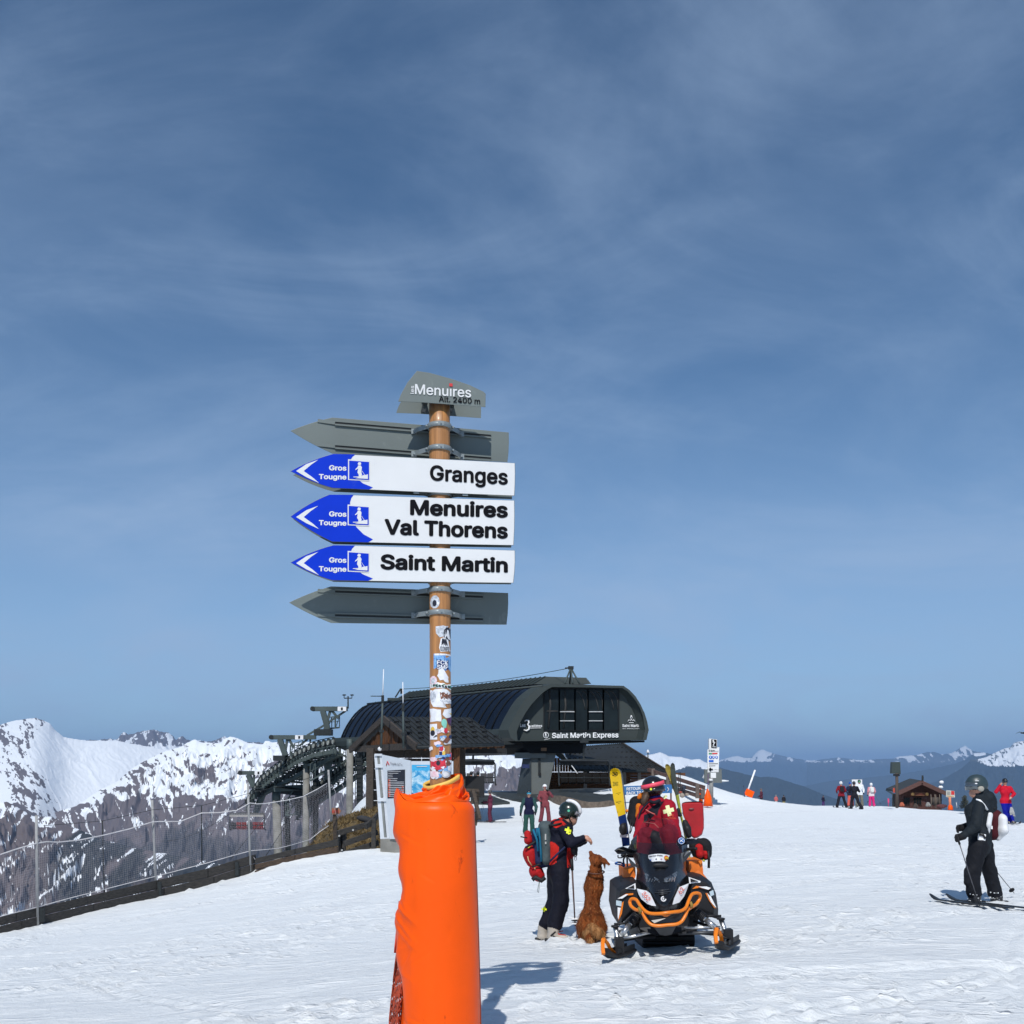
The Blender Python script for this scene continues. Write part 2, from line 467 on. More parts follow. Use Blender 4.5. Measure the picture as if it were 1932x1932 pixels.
def build_snow():
 nr,nc=700,620
 ys=-6+0*np.arange(nr)
 t=np.linspace(0,1,nr)
 ys=4.5*(130/4.5)**t
 ys=np.concatenate([np.linspace(-14,4.3,40),ys]);nr=len(ys)
 u=np.linspace(-1,1,nc)
 half=13+ys.clip(0)*0.72
 Y=np.repeat(ys[:,None],nc,1)
 X=u[None,:]*half[:,None]
 Z=ground(X,Y)
 bump=(fbm(X*0.22,Y*0.22,3,1)-0.5)*0.22
 # churned snow: ski tracks (long shallow ridges), clumps and footprints
 ca,sa=math.cos(R(24)),math.sin(R(24))
 uu,vv=X*ca+Y*sa,-X*sa+Y*ca
 trk=fbm(uu*0.7,vv*2.6,4,2,0.6)-0.5
 uu2,vv2=X*ca-Y*sa*0.6,X*sa*0.6+Y*ca
 trk2=fbm(uu2*0.9+5,vv2*3.2,3,9,0.6)-0.5
 cm=smooth_(fbm(X*0.32,Y*0.5,3,14,0.55),0.46,0.62)
 clump=np.maximum(fbm(X*10.5,Y*10.5,3,4,0.65)-0.56,0)*0.17*(0.10+cm)
 fade=np.clip(1.3-Y/80,0.35,1)
 Z=Z+bump*np.clip(Y/10,0.3,1)*0.6+(trk*0.045+trk2*0.03+clump)*fade
 # trampled patches round the patroller, dog and machine
 for(qx,qy,rr,amp) in TRAMPLE:
  w=np.exp(-((X-qx)**2+(Y-qy)**2)/rr**2)
  Z+=w*amp*(np.maximum(fbm(X*9,Y*9,3,6)-0.45,0)*0.9-0.05)
  # rough bank of ploughed snow at the foot of the hut and along the timber edge
 for(ax,ay,bx,by,wd,amp) in BANKS:
  ex,ey=bx-ax,by-ay
  tt=np.clip(((X-ax)*ex+(Y-ay)*ey)/(ex*ex+ey*ey),0,1)
  dd=np.hypot(X-ax-tt*ex,Y-ay-tt*ey)
  Z+=np.exp(-(dd/wd)**2)*amp*(0.35+1.3*fbm(X*0.9,Y*0.9,4,8))
 for(ax,ay,bx,by,bend) in GROOVES:
  L_=math.hypot(bx-ax,by-ay);dx,dy=(bx-ax)/L_,(by-ay)/L_
  s_=(X-ax)*dx+(Y-ay)*dy;q_=-(X-ax)*dy+(Y-ay)*dx-bend*np.sin(np.clip(s_/L_,0,1)*math.pi)
  on=(s_>0)&(s_<L_)
  for o_ in(-.11,.11):
   Z-=on*np.exp(-((q_-o_)/.05)**2)*.022;Z+=on*np.exp(-((q_-o_-.09)/.04)**2)*.012
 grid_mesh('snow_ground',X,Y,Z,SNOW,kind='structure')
_a=P(1045,1772,13);_b=P(1125,1776,12.6);_c=P(1255,1803,11.2);_m=P(912,1552,49);_r=P(1868,1705,14.9)
TRAMPLE=[(_a.x,_a.y-0.2,0.6,0.16),(_b.x,_b.y-0.2,0.55,0.2),(_c.x-0.3,_c.y-0.9,0.9,0.14),(_c.x+1.0,_c.y-0.2,0.5,0.14),(_r.x,_r.y,0.9,0.12)]
BANKS=[(-3.9,29.5,-6.6,27.9,0.5,0.12),(-1.9,50,-2.2,42,0.7,0.12),(P(1215,1500,60).x,60,P(1250,1500,62).x,62,1.2,0.12)]
build_snow()
# -- mountains
def mountain_material(name,rock,rock2,forest=None):
 m=bpy.data.materials.new(name);m.use_nodes=True;t=m.node_tree
 b=t.nodes['Principled BSDF'];b.inputs['Roughness'].default_value=0.9;b.inputs['Specular IOR Level'].default_value=0.1
 at=nd(t,'ShaderNodeAttribute',attribute_name='snow')
 fo=nd(t,'ShaderNodeAttribute',attribute_name='wood')
 tcn=nd(t,'ShaderNodeTexCoord')
 no=nd(t,'ShaderNodeTexNoise',Scale=0.012,Detail=6,Roughness=0.65)
 t.links.new(tcn.outputs['Object'],no.inputs['Vector'])
 sm=nd(t,'ShaderNodeMath',operation='MULTIPLY_ADD');sm.inputs[1].default_value=0.35;
 t.links.new(no.outputs['Fac'],sm.inputs[0]);t.links.new(at.outputs['Fac'],sm.inputs[2])
 mr=nd(t,'ShaderNodeMapRange',interpolation_type='SMOOTHSTEP');mr.inputs['From Min'].default_value=0.155;mr.inputs['From Max'].default_value=0.215
 t.links.new(sm.outputs[0],mr.inputs['Value'])
 no2=nd(t,'ShaderNodeTexNoise',Scale=0.005,Detail=8,Roughness=0.7)
 t.links.new(tcn.outputs['Object'],no2.inputs['Vector'])
 rk=nd(t,'ShaderNodeMix',data_type='RGBA');rk.inputs['A'].default_value=(*rock,1);rk.inputs['B'].default_value=(*rock2,1)
 t.links.new(no2.outputs['Fac'],rk.inputs['Factor'])
 fx=nd(t,'ShaderNodeMix',data_type='RGBA');fx.inputs['B'].default_value=(*(forest or(0.012,0.022,0.022)),1)
 if name.startswith('wood'):no2.inputs['Scale'].default_value=0.0016;no2.inputs['Detail'].default_value=10
 t.links.new(rk.outputs['Result'],fx.inputs['A']);fm=nd(t,'ShaderNodeMath',operation='MULTIPLY');fm.inputs[1].default_value=0.75;t.links.new(fo.outputs['Fac'],fm.inputs[0]);t.links.new(fm.outputs[0],fx.inputs['Factor'])
 mx=nd(t,'ShaderNodeMix',data_type='RGBA');mx.inputs['B'].default_value=(0.82,0.85,0.88,1)
 t.links.new(fx.outputs['Result'],mx.inputs['A']);t.links.new(mr.outputs[0],mx.inputs['Factor'])
 t.links.new(mx.outputs['Result'],b.inputs['Base Color'])
 return m
ROCK=mountain_material('alpine_rock_and_snow',(0.095,0.080,0.084),(0.185,0.155,0.155))
FORE=mountain_material('wooded_slope',(0.012,0.022,0.022),(0.13,0.13,0.12))
def smooth(a,lo,hi):
 t=np.clip((a-lo)/(hi-lo),0,1);return t*t*(3-2*t)
def rangeof(name,sky_pts,D,depth,drop,snowf,m,nc=420,nr=170,amp=0.05,rid=0.25,seed=1,gully=6.0,Dpts=None,rough_sky=1.0,conv=1.0,shear=0.0):
 """mountain range: a real ridge D metres away whose front slope comes `depth` nearer while falling `drop`"""
 xs=np.array([p[0] for p in sky_pts],float);yy=np.array([p[1] for p in sky_pts],float)
 px=np.linspace(xs[0],xs[-1],nc)
 py=np.interp(px,xs,yy)-0.0
 py=py+(fbm(px*0.16,px*0+seed,4,seed,0.65)-0.5)*3.0*rough_sky
 Dd=np.interp(px,xs,Dpts) if Dpts is not None else np.full(nc,float(D))
 ang=(px-966)/FOC
 rz=np.array([P(a,b,1.0).z-CAM_Z for a,b in zip(px,py)])
 t=np.concatenate([np.linspace(-0.25,0,12)[:-1],np.linspace(0,1,nr)])
 T=t[:,None];A=ang[None,:]
 dist=Dd[None,:]-T*depth
 zr=rz*Dd
 prof=np.where(T>=0,T**conv,-T*1.2)
 ker=np.hanning(61);ker/=ker.sum()
 zs=np.convolve(np.pad(zr,30,mode='edge'),ker,mode='valid')
 Z=zs[None,:]+(zr-zs)[None,:]*np.exp(-np.maximum(T,0)*(FOC*drop/float(np.mean(Dd)))/14)-drop*prof
 X=A*dist;Y=dist+0*A
 # spurs and gullies running down the slope
 V=T*(FOC*drop/float(np.mean(Dd)))
 PXX=px[None,:]+0*T
 w1=fbm(PXX/45,V/45,4,seed+5)
 g=fbm(PXX*rid/7+V*shear/50+w1*2.2,V/26+w1*1.5,6,seed+2,0.52,ridged=True)
 rel=(g-0.6)*amp*drop*2.6
 env=smooth(T,0.0,0.10)*(1 if amp>0.02 else 0.6)
 fine=(fbm(PXX/5,V/5,4,seed+7,0.6)-0.5)*amp*drop*0.35
 Z=Z+(rel+fine)*env
 PV=1464-Z/Y*FOC
 Z=Z+CAM_Z
 S,W=snowf(PXX,PV,T+0*A,w1,g,seed)
 grid_mesh(name,X,Y,Z,m,{'snow':S,'wood':W},kind='structure')
def line(px,pts):
 return np.interp(px,[p[0] for p in pts],[p[1] for p in pts])
def dn(px,py,ang,lx,ly,seed,o=5,r=0.6):
 """noise drawn out along the fall line, which leans by ang from the vertical"""
 c,s_=math.cos(R(ang)),math.sin(R(ang))
 return fbm((px*c-py*s_)/lx,(px*s_+py*c)/ly,o,seed,r)
 # snow cover: positive is snow. Each function gives (snow, forest)
def sn_peak(px,py,T,w,g,sd):
 n=dn(px,py,40,3.6,8,sd+20,5,.62)
 n2=dn(px,py,34,9,17,sd+30,4)
 spine=np.exp(-((px-line(py,[(1354,62),(1400,34),(1440,30),(1480,60),(1510,75)]))/line(py,[(1354,34),(1420,26),(1500,42)]))**2)
 far_l=np.exp(-((px+10)/30)**2)*np.exp(-((py-1380)/16)**2)
 s=0.55-smooth(n*0.5+n2*0.5,0.482,0.55)*(0.10+0.95*spine+0.8*far_l)
 low=smooth(py-line(px,[(-50,1505),(0,1513),(40,1515),(70,1532),(110,1560),(160,1540)]),-2,4)
 s-=smooth(dn(px,py,20,6,6,sd+50),0.60,0.70)*0.25
 return s-low*0.9,low*0.3
def sn_jag(px,py,T,w,g,sd):
 n=dn(px,py,15,6,8,sd+20)
 return 0.45-smooth(n,0.40,0.50)*0.8*(1-smooth(py,1404,1414)),T*0
def sn_mid(px,py,T,w,g,sd):
 ang=-38+0*px
 n=dn(px,py,-42,4.2,11,sd+20,6,.64)
 nr_=dn(px,py,40,4.2,11,sd+21,6,.64)
 k=smooth(px,330,400)
 n=n*k+nr_*(1-k)
 b1=dn(px,py,0,30,16,sd+31,4)
 # snow line: bare brown flanks begin below it, gullies of snow run on down
 sl=line(px,[(100,1524),(160,1530),(230,1506),(300,1496),(360,1505),(420,1510),(470,1506),(520,1490),(600,1496),(700,1500),(900,1500),(925,1446),(985,1446),(1010,1475),(1300,1480)])
 below=smooth(py-sl+(b1-0.5)*60,-12,12)
 gl=dn(px,py,np.degrees(0)-27,5.5,60,sd+44,4)
 gl2=dn(px,py,24,7,50,sd+45,4)
 gl=np.where(px>330,gl,gl2)
 band=np.exp(-((py-sl+44)/20)**2)*smooth(px,215,290)
 s=0.50-smooth(n,0.515,0.59)*(0.50+0.35*band)-band*smooth(b1,0.45,0.58)*0.5-smooth(b1,0.56,0.66)*0.25
 s-=below*1.15
 s+=below*smooth(gl,0.60,0.66)*1.1*(1-smooth(py,sl+50,sl+95))
 # bright patch belt to the right, behind the lift ramp
 s+=smooth(px,450,500)*0.12*(1-below)
 wd=smooth(py-line(px,[(200,1590),(300,1585),(330,1560),(450,1575),(520,1590),(700,1600)])+(dn(px,py,-55,14,40,sd+9)-0.5)*70,-6,6)
 return s,wd*0.75
def sn_near(px,py,T,w,g,sd):
 n=dn(px,py,-38,5,14,sd+20)
 gl=dn(px,py,-52,5,70,sd+44,4)
 up=1-smooth(py-line(px,[(0,1545),(60,1545),(110,1560),(200,1580)])+(w-0.5)*30,-8,12)
 s=-0.35+up*0.55-smooth(n,0.44,0.54)*0.45*up+smooth(gl,0.655,0.69)*0.8*(1-up)
 s+=smooth(n,0.69,0.72)*0.5*(1-up)*(px<190)
 wd=smooth(dn(px,py,-52,26,80,sd+50,4),0.44,0.52)*smooth(px,60,150)
 return s,wd
rangeof('snow_peak',[(-260,1400),(-60,1378),(0,1367),(28,1359),(50,1356),(65,1354),(78,1358),(93,1364),(104,1377),(120,1390),(140,1394),(162,1397),(190,1397),(222,1398),(260,1405),(310,1414),(420,1420)],7000,3300,640,sn_peak,ROCK,480,210,0.016,0.3,3,rough_sky=0.8,shear=-1.2)
rangeof('jagged_peak',[(110,1400),(160,1396),(181,1397),(200,1394),(222,1395),(229,1384),(234,1381),(242,1386),(250,1385),(262,1381),(275,1379),(289,1376),(300,1379),(319,1383),(328,1390),(333,1397),(338,1391),(345,1388),(352,1396),(400,1399),(415,1394),(424,1389),(432,1394),(440,1399),(520,1402),(760,1400)],11500,2500,420,sn_jag,ROCK,460,70,0.06,0.5,5,rough_sky=1.4)
rangeof('brown_mountain',[(60,1565),(109,1533),(148,1521),(197,1487),(222,1476),(255,1447),(301,1422),(343,1408),(362,1397),(368,1395),(376,1399),(384,1401),(417,1402),(423,1393),(434,1390),(444,1391),(456,1396),(469,1401),(490,1404),(497,1404),(501,1397),(508,1398),(513,1400),(560,1402),(600,1399),(690,1404),(800,1408),(930,1412),(1010,1440),(1150,1462),(1300,1490)],4600,2300,950,sn_mid,ROCK,640,290,0.05,0.35,8,rough_sky=1.0,shear=1.0)
rangeof('valley_slope',[(-300,1440),(-120,1490),(0,1512),(20,1513),(35,1520),(55,1532),(70,1540),(100,1540),(118,1548),(150,1562),(190,1580),(260,1600),(380,1622),(470,1640),(620,1680)],2600,1500,700,sn_near,ROCK,480,230,0.05,0.35,12,rough_sky=1.2,shear=2.0)
# right: receding blue ranges
rangeof('snow_mountain',[(1010,1446),(1120,1438),(1190,1430),(1225,1424),(1239,1421),(1245,1419),(1252,1422),(1262,1427),(1288,1429),(1304,1434),(1312,1432),(1319,1432),(1328,1437),(1336,1440),(1370,1452),(1384,1456),(1425,1465),(1462,1467),(1517,1485),(1563,1504),(1640,1530),(1700,1560)],11000,3500,1500,lambda px,py,T,w,g,sd:(np.where(px<1342,0.55,-0.4)-smooth(py-line(px,[(1000,1470),(1270,1455),(1300,1446),(1330,1452),(1350,1450)]),-3,2)*0.95-smooth(dn(px,py,-40,3.5,8,3),0.53,0.60)*0.5,smooth(py-line(px,[(1000,1470),(1270,1455),(1300,1446),(1330,1452),(1350,1450)]),-2,3)),FORE,420,130,0.03,0.3,14,rough_sky=1.0)
def sn_farA(px,py,T,w,g,sd):
 n=dn(px,py,-50,6,12,sd+20,4)
 s=-0.3+smooth(n,0.5,0.6)*0.55*(1-smooth(py,1430,1446))+0.75*np.exp(-((px-1440)/16)**2)*(1-smooth(py,1424,1430))+0.7*np.exp(-((px-1388)/18)**2)*(1-smooth(py,1434,1439))
 return s,smooth(py,1432,1446)
rangeof('far_summit',[(1300,1450),(1350,1436),(1365,1432),(1378,1428),(1390,1426),(1404,1430),(1417,1430),(1426,1420),(1433,1415),(1440,1414),(1447,1418),(1454,1420),(1462,1423),(1480,1427),(1499,1431),(1528,1435),(1555,1432),(1578,1429),(1597,1431),(1640,1436)],30000,9000,3000,sn_farA,FORE,320,90,0.03,0.3,17,rough_sky=0.5)
def sn_farB(px,py,T,w,g,sd):
 n=dn(px,py,50,5,12,sd+20,4)
 s=0.05-smooth(n,0.42,0.55)*0.5-smooth(py,1436,1450)*0.5+np.exp(-((px-1700)/26)**2)*0.5*(py<1431)+np.exp(-((px-1808)/16)**2)*0.3*(1-smooth(py,1418,1424))
 return s,smooth(py,1434,1452)
rangeof('far_range',[(1520,1438),(1600,1433),(1623,1434),(1660,1432),(1684,1431),(1696,1427),(1725,1425),(1748,1419),(1762,1419),(1775,1423),(1792,1422),(1804,1415),(1812,1410),(1817,1408),(1820,1406),(1825,1411),(1829,1414),(1840,1418),(1853,1420),(1900,1428),(2200,1440)],26000,8000,3000,sn_farB,FORE,380,90,0.03,0.3,21,rough_sky=0.6)
def sn_none(px,py,T,w,g,sd):
 n=dn(px,py,-40,6,6,sd+20,4)
 return-0.45+smooth(n,0.73,0.78)*0.5+np.exp(-((px-1846)/14)**2)*(py<1426)*0.9,T*0+0.85
rangeof('haze_blue_ridge',[(1480,1490),(1560,1474),(1640,1466),(1700,1460),(1762,1449),(1799,1441),(1820,1433),(1836,1421),(1853,1420),(1880,1424),(2200,1430)],19000,6000,3000,sn_none,FORE,300,90,0.025,0.3,23,rough_sky=0.5)
def sn_right(px,py,T,w,g,sd):
 n=dn(px,py,35,4.5,9,sd+20)
 lo=line(px,[(1840,1436),(1850,1441),(1870,1446),(1900,1446),(1932,1444),(2100,1450)])
 s=0.6-smooth(py-lo+(dn(px,py,0,3,3,77,3)-.5)*6,-1,2)*1.1-smooth(n,0.52,0.58)*0.6
 return s-(px<1842)*0.9,smooth(py-lo,-2,2)
rangeof('forest_ridge',[(1560,1560),(1640,1520),(1700,1495),(1751,1479),(1783,1466),(1812,1449),(1829,1434),(1844,1432),(1860,1428),(1879,1418),(1895,1412),(1904,1410),(1912,1402),(1916,1400),(1932,1398),(1990,1385),(2080,1392),(2300,1420)],13500,4500,2200,sn_right,FORE,480,180,0.025,0.3,27,rough_sky=0.6)
# valley floor: one sheet out to the horizon
mb=MB();mb.add([(-70000,-20000,-1900),(70000,-20000,-1900),(70000,60000,-1900),(-70000,60000,-1900)],[(0,1,2,3)])
mb.build('valley_floor',mat('valley_woods',(0.03,0.045,0.04),0.95,vscale=0.0006,var=0.4),kind='structure')
# the slope that carries on below the snowfield is part of snow_ground; the air itself:
mb=MB();mb.box((0,18000,-450),(120000,70000,3020))
hz=mb.build('haze',[],kind='stuff')
hm=bpy.data.materials.new('mountain_air');hm.use_nodes=True
ht=hm.node_tree
for n in list(ht.nodes):ht.nodes.remove(n)
pv=nd(ht,'ShaderNodeVolumePrincipled');pv.inputs['Color'].default_value=(0.38,0.62,1.0,1);pv.inputs['Density'].default_value=4.6e-5
pv.inputs['Anisotropy'].default_value=0.0
ho=nd(ht,'ShaderNodeOutputMaterial');ht.links.new(pv.outputs[0],ho.inputs['Volume'])
hz.data.materials.append(hm)
hz['label']='blue haze lying over the far valleys and mountain ranges'
# ====================== SIGNPOST
WOOD_P=mat('varnished_post_wood',(0.42,0.19,0.062),0.42,var=0.22,vscale=5,stretch=(9,9,0.5),bump=0.15,bscale=8,coat=0.15)
GREY_P=mat('grey_green_powder_coat',(0.135,0.16,0.15),0.5,var=0.05,vscale=2)
GREY_B=mat('galvanised_bracket',(0.27,0.30,0.30),0.42,metal=0.35,var=0.1)
DARK_M=mat('dark_slot',(0.012,0.014,0.014),0.6)
WHITE_P=mat('white_sign_film',(0.71,0.71,0.70),0.4,spec=0.25,var=0.03,vscale=2.5)
BLUE_P=mat('blue_sign_film',(0.004,0.036,0.52),0.4,spec=0.12,var=0.03)
BLACK_P=mat('black_sign_film',(0.004,0.004,0.006),0.6,spec=0.1)
RED_P=mat('red_print',(0.6,0.03,0.03),0.5)
D0=6.6
post_b=P(833.2,2150,D0);post_t=P(829.2,764,D0)
post_dir=(post_t-post_b).normalized()
POST_R=0.0685
base_pt=Vector((post_b.x,post_b.y,gz(post_b.x,post_b.y)-0.1))
def post_at(z):
 k=(z-post_b.z)/(post_t.z-post_b.z)
 return post_b+(post_t-post_b)*k
sp=thing('signpost','tall round wooden signpost carrying five arrow boards and a grey name board on top','signpost',tuple(base_pt))
mb=MB()
zz=[base_pt.z-0.3+(post_t.z+0.02-base_pt.z+0.3)*i/24 for i in range(25)]
mb.tube([post_at(z) for z in zz],[POST_R]*25,48)
mb.build('post',WOOD_P,sp)
TH=R(10)
U_=Vector((math.cos(TH),math.sin(TH),0));N_=Vector((math.sin(TH),-math.cos(TH),0))
def plane(off,z):
 p=post_at(z)+N_*off
 def f(px,py,lift=0.0):
  q=PL(px,py,p+N_*lift,N_);return q
 return f
def c1(x,y):return(x/3.979+524,y/3.979+677)
def c2(x,y):return(x/3.979+524,y/3.979+932.8)
def curve(a,c,b,n=5):
 a,b,c=[Vector((*q,0)) for q in(a,b,c)]
 return[tuple(((1-t)**2*a+2*t*(1-t)*c+t*t*b)[:2]) for t in[k/n for k in range(n+1)]]
def outline(cc,tip,tl,tr,br,bl,k=1.0):
 """arrow board outline in frame units, tip on the left, slightly bowed edges"""
 def ctl(a,b,s):
  return((a[0]+b[0])/2-12,(a[1]+b[1])/2-20*s*k)
 pts=curve(tip,ctl(tip,tl,1),tl,6)
 pts+=curve(tl,((tl[0]+tr[0])/2,(tl[1]+tr[1])/2-2),tr,5)[1:]
 pts+=curve(tr,(tr[0]+5,(tr[1]+br[1])/2),br,3)[1:]
 pts+=curve(br,((bl[0]+br[0])/2,(bl[1]+br[1])/2+3),bl,5)[1:]
 pts+=curve(bl,ctl(bl,tip,-1),tip,6)[1:-1]
 return[cc(*p) for p in pts]
def plate_mesh(name,pts,f,th,m,parent,lift=0.0,**kw):
 mb=MB();poly=[f(px,py,lift) for px,py in pts]
 mb.prism(poly,-N_*th)
 return mb.build(name,m,parent,bevel=min(0.002,th*0.4),**kw)
def bracket(z,off,name='clamp',bolts=True):
 """pole clamp with ears reaching to a board `off` behind (negative) or in front of the post"""
 c=post_at(z);mb=MB();r=POST_R+0.006;n=28
 ring=[]
 for zz_ in(-0.016,0.016):
  for rr in(r-0.005,r+0.004):
   ring.append([c+U_*math.cos(2*math.pi*k/n)*rr+N_*math.sin(2*math.pi*k/n)*rr+Vector((0,0,zz_)) for k in range(n)])
 mb.loft([ring[0],ring[1],ring[3],ring[2],ring[0]],smooth=True,cap=False)
 for sgn in(-1,1):
  a=c+U_*sgn*(r+0.002);b=c+U_*sgn*(r+0.055)+N_*off*0.55;e=c+U_*sgn*(r+0.085)+N_*off
  mb.bar(a,b,0.006,0.030);mb.bar(b,e,0.006,0.030)
  mb.box(e+N_*0.002,(0.036,0.008,0.036),Matrix.Rotation(TH,3,'Z'))
  if bolts:mb.cyl(e+N_*0.004,e+N_*0.016,0.008,8)
  mb.cyl(a+N_*0.02+U_*sgn*0.012,a-N_*0.02+U_*sgn*0.012,0.006,8)
 if bolts:mb.box(c+N_*(r+0.002),(0.040,0.010,0.026),Matrix.Rotation(TH,3,'Z'))
 if bolts:mb.cyl(c+N_*(r+0.005),c+N_*(r+0.014),0.006,8)
 return mb.build(name,GREY_B,sp)
def back_board(cc,tip,tl,tr,br,bl,rails,label,off=-0.125):
 zc=PL(*cc(900,(tl[1]+br[1])/2),post_b,Vector((0,-1,0))).z
 f=plane(off,zc)
 o=plate_mesh('arrow_board',outline(cc,tip,tl,tr,br,bl,0.6),f,0.004,GREY_P,sp)
 if label:o['label']=label
 for(x0,y0,x1,y1,ys) in rails:
  mb=MB()
  a,b=f(*cc(x0,y0),0.006),f(*cc(x1,y1),0.006)
  mb.cur=0
  mb.bar(a+Vector((0,0,0.012)),b+Vector((0,0,0.012)),0.014,0.010)
  mb.bar(a-Vector((0,0,0.012)),b-Vector((0,0,0.012)),0.014,0.010)
  mb.cur=1
  mb.bar(a,b,0.003,0.013)
  mb.cur=0
  mb.bar(f(*cc(x0-130,y0-ys),0.003),a,0.006,0.022)
  mb.build('mounting_rail',[GREY_P,DARK_M],o)
  xm=c_px(cc,a,b)
 for z in sorted({round(PL(*cc(1215,y0+(y1-y0)*0.66-35),post_b,Vector((0,-1,0))).z,3) for(x0,y0,x1,y1,ys) in rails}):
  bracket(z,off+0.008)
 return o
def c_px(cc,a,b):return None
back_board(c1,(95,540),(410,440),(1735,552),(1725,775),(410,710),[(430,482,1600,580,18),(430,658,1600,750,14)],'uppermost arrow board, seen from its bare grey back')
back_board(c2,(85,812),(400,690),(1730,740),(1718,978),(400,965),[(430,730,1540,770,8),(430,908,1540,938,4)],'lowest arrow board, seen from its bare grey back')
def lettering(parent,f,m,s,lb,rb,cap,bold,lift=0.0045,th=0.0,name='lettering'):
 """lb, rb: frame points of the left and right ends of the baseline; cap: capital height there"""
 a,b=f(*lb,lift),f(*rb,lift);up=f(lb[0],lb[1]-cap,lift)-a
 w=(b-a).length;h=up.length;ux=(b-a).normalized()
 sh=ux.copy();uz=Vector((0,0,1));uz=(uz-N_*uz.dot(N_)).normalized()
 mb=MB();text_on(mb,s,lambda u,v:a+sh*u+uz*v,w,h,bold)
 mb.build(name,m,parent)
def front_board(cc,tip,tl,tr,br,bl,blue_edge,words,dy,label,sqo):
 zc=PL(*cc(900,(tl[1]+br[1])/2),post_b,Vector((0,-1,0))).z
 f=plane(0.082,zc)
 o=plate_mesh('arrow_board',outline(cc,tip,tl,tr,br,bl),f,0.006,GREY_P,sp)
 o['label']=label
 # twin board on the far side of the post: same size, read from behind
 ol=outline(cc,tip,tl,tr,br,bl)
 mb=MB();mb.prism([f(px,py)-N_*0.165+Vector((0.012,0,0.022)) for px,py in ol],-N_*0.004)
 bb=mb.build('rear_board',GREY_P,sp)
 for k in(0.22,0.78):
  z=f(*cc(1215,tr[1]+(br[1]-tr[1])*k)).z-0.02
  bracket(z,0.070,bolts=False)
 for k in(0.2,0.8):
  mb=MB()
  for ff,sgn in((0.006,1),):
   a=f(*cc(470,tl[1]+(bl[1]-tl[1])*k))-N_*0.012;b=f(*cc(1600,tl[1]+50+(bl[1]-tl[1])*k))-N_*0.012
   mb.bar(a,b,0.012,0.03)
   mb.bar(a-N_*0.145+Vector((0,0,0.02)),b-N_*0.145+Vector((0,0,0.02)),0.012,0.03)
  mb.build('mounting_rail',GREY_P,o)
  # white film inset by a thin rim, blue tip film, chevron, pictogram
 n=len(ol);cx_,cy_=[sum(q[i] for q in ol)/n for i in(0,1)]
 ins=[]
 for q in ol:
  dx,dy_=cx_-q[0],cy_-q[1];ins.append((q[0]+np.sign(dx)*min(0.9,abs(dx)*0.02),q[1]+np.sign(dy_)*0.5))
 mb=MB();mb.add([f(px,py,0.0015) for px,py in ins],[tuple(range(n))]);mb.build('white_face',WHITE_P,o)
 be=[cc(*q) for q in blue_edge]
 k0=[i for i,q in enumerate(ins) if q[0]<be[0][0] and q[1]<cy_+0.01 and i<12]
 top=[ins[i] for i in range(0,12) if ins[i][0]<be[0][0]]
 bot=[ins[i] for i in range(12,n) if ins[i][0]<be[-1][0]]
 poly=top+be+bot
 mb=MB();mb.add([f(px,py,0.003) for px,py in poly],[tuple(range(len(poly)))]);mb.build('blue_face',BLUE_P,o)
 ch=[cc(305,757+dy),cc(215,790+dy),cc(138,842+dy),cc(215,888+dy),cc(310,932+dy),cc(262,890+dy),cc(195,842+dy),cc(250,795+dy)]
 mb=MB();mb.add([f(px,py,0.0045) for px,py in ch],[(0,1,7),(1,2,6,7),(2,3,5,6),(3,4,5)]);mb.build('chevron',WHITE_P,o)
 lettering(o,f,WHITE_P,'Gros',cc(385,836+dy),cc(516,839+dy),9.4,0.03)
 lettering(o,f,WHITE_P,'Tougne',cc(308,902+dy),cc(516,906+dy),9.2,0.03)
 x0,y0=sqo
 S=lambda u,v:cc(x0+u*160,y0+v*155+u*8)
 mb=MB()
 def flat(pts,lift):mb.add([f(*S(*q),lift) for q in pts],[tuple(range(len(pts)))])
 flat([(0,0.0),(1,0.02),(1,1),(0,1)],0.0045);mb.build('pictogram_border',WHITE_P,o)
 mb=MB();flat([(0.05,0.06),(0.985,0.08),(0.985,0.95),(0.05,0.95)],0.006);mb.build('pictogram_field',BLUE_P,o)
 mb=MB()
 flat([(0.50,0.11),(0.60,0.12),(0.62,0.20),(0.57,0.26),(0.49,0.25),(0.45,0.20)],0.0075)
 flat([(0.48,0.27),(0.60,0.27),(0.65,0.36),(0.63,0.50),(0.63,0.62),(0.66,0.72),(0.60,0.80),(0.50,0.80),(0.50,0.72),(0.44,0.62),(0.46,0.50),(0.47,0.42),(0.36,0.50),(0.34,0.47),(0.44,0.36)],0.0075)
 flat([(0.24,0.83),(0.55,0.80),(0.80,0.70),(0.82,0.72),(0.56,0.84),(0.26,0.86)],0.0078)
 flat([(0.34,0.90),(0.93,0.68),(0.93,0.90)],0.0075)
 flat([(0.64,0.52),(0.66,0.52),(0.78,0.70),(0.76,0.71)],0.0076)
 mb.build('pictogram_skier',WHITE_P,o)
 for(s,lb,rb,cap,bold) in words:
  lettering(o,f,BLACK_P,s,cc(*lb),cc(*rb),cap,bold)
 return o
front_board(c1,(95,842),(415,712),(1782,782),(1778,1028),(410,970),[(582,718),(562,735),(548,755),(545,800),(560,850),(590,895),(640,935),(715,966)],[('Granges',(1142,911),(1728,944),28.5,0.026)],0,'white arrow board lettered Granges with blue tip',(528,754))
front_board(c2,(95,165),(385,0),(1778,45),(1772,382),(405,355),[(570,3),(552,28),(543,60),(545,120),(560,190),(590,245),(645,300),(715,338)],[('Menuires',(993,152),(1728,173),28.5,0.034),('Val Thorens',(800,298),(1728,330),28,0.034)],-672,'white two-line arrow board lettered Menuires Val Thorens with blue tip',(525,76))
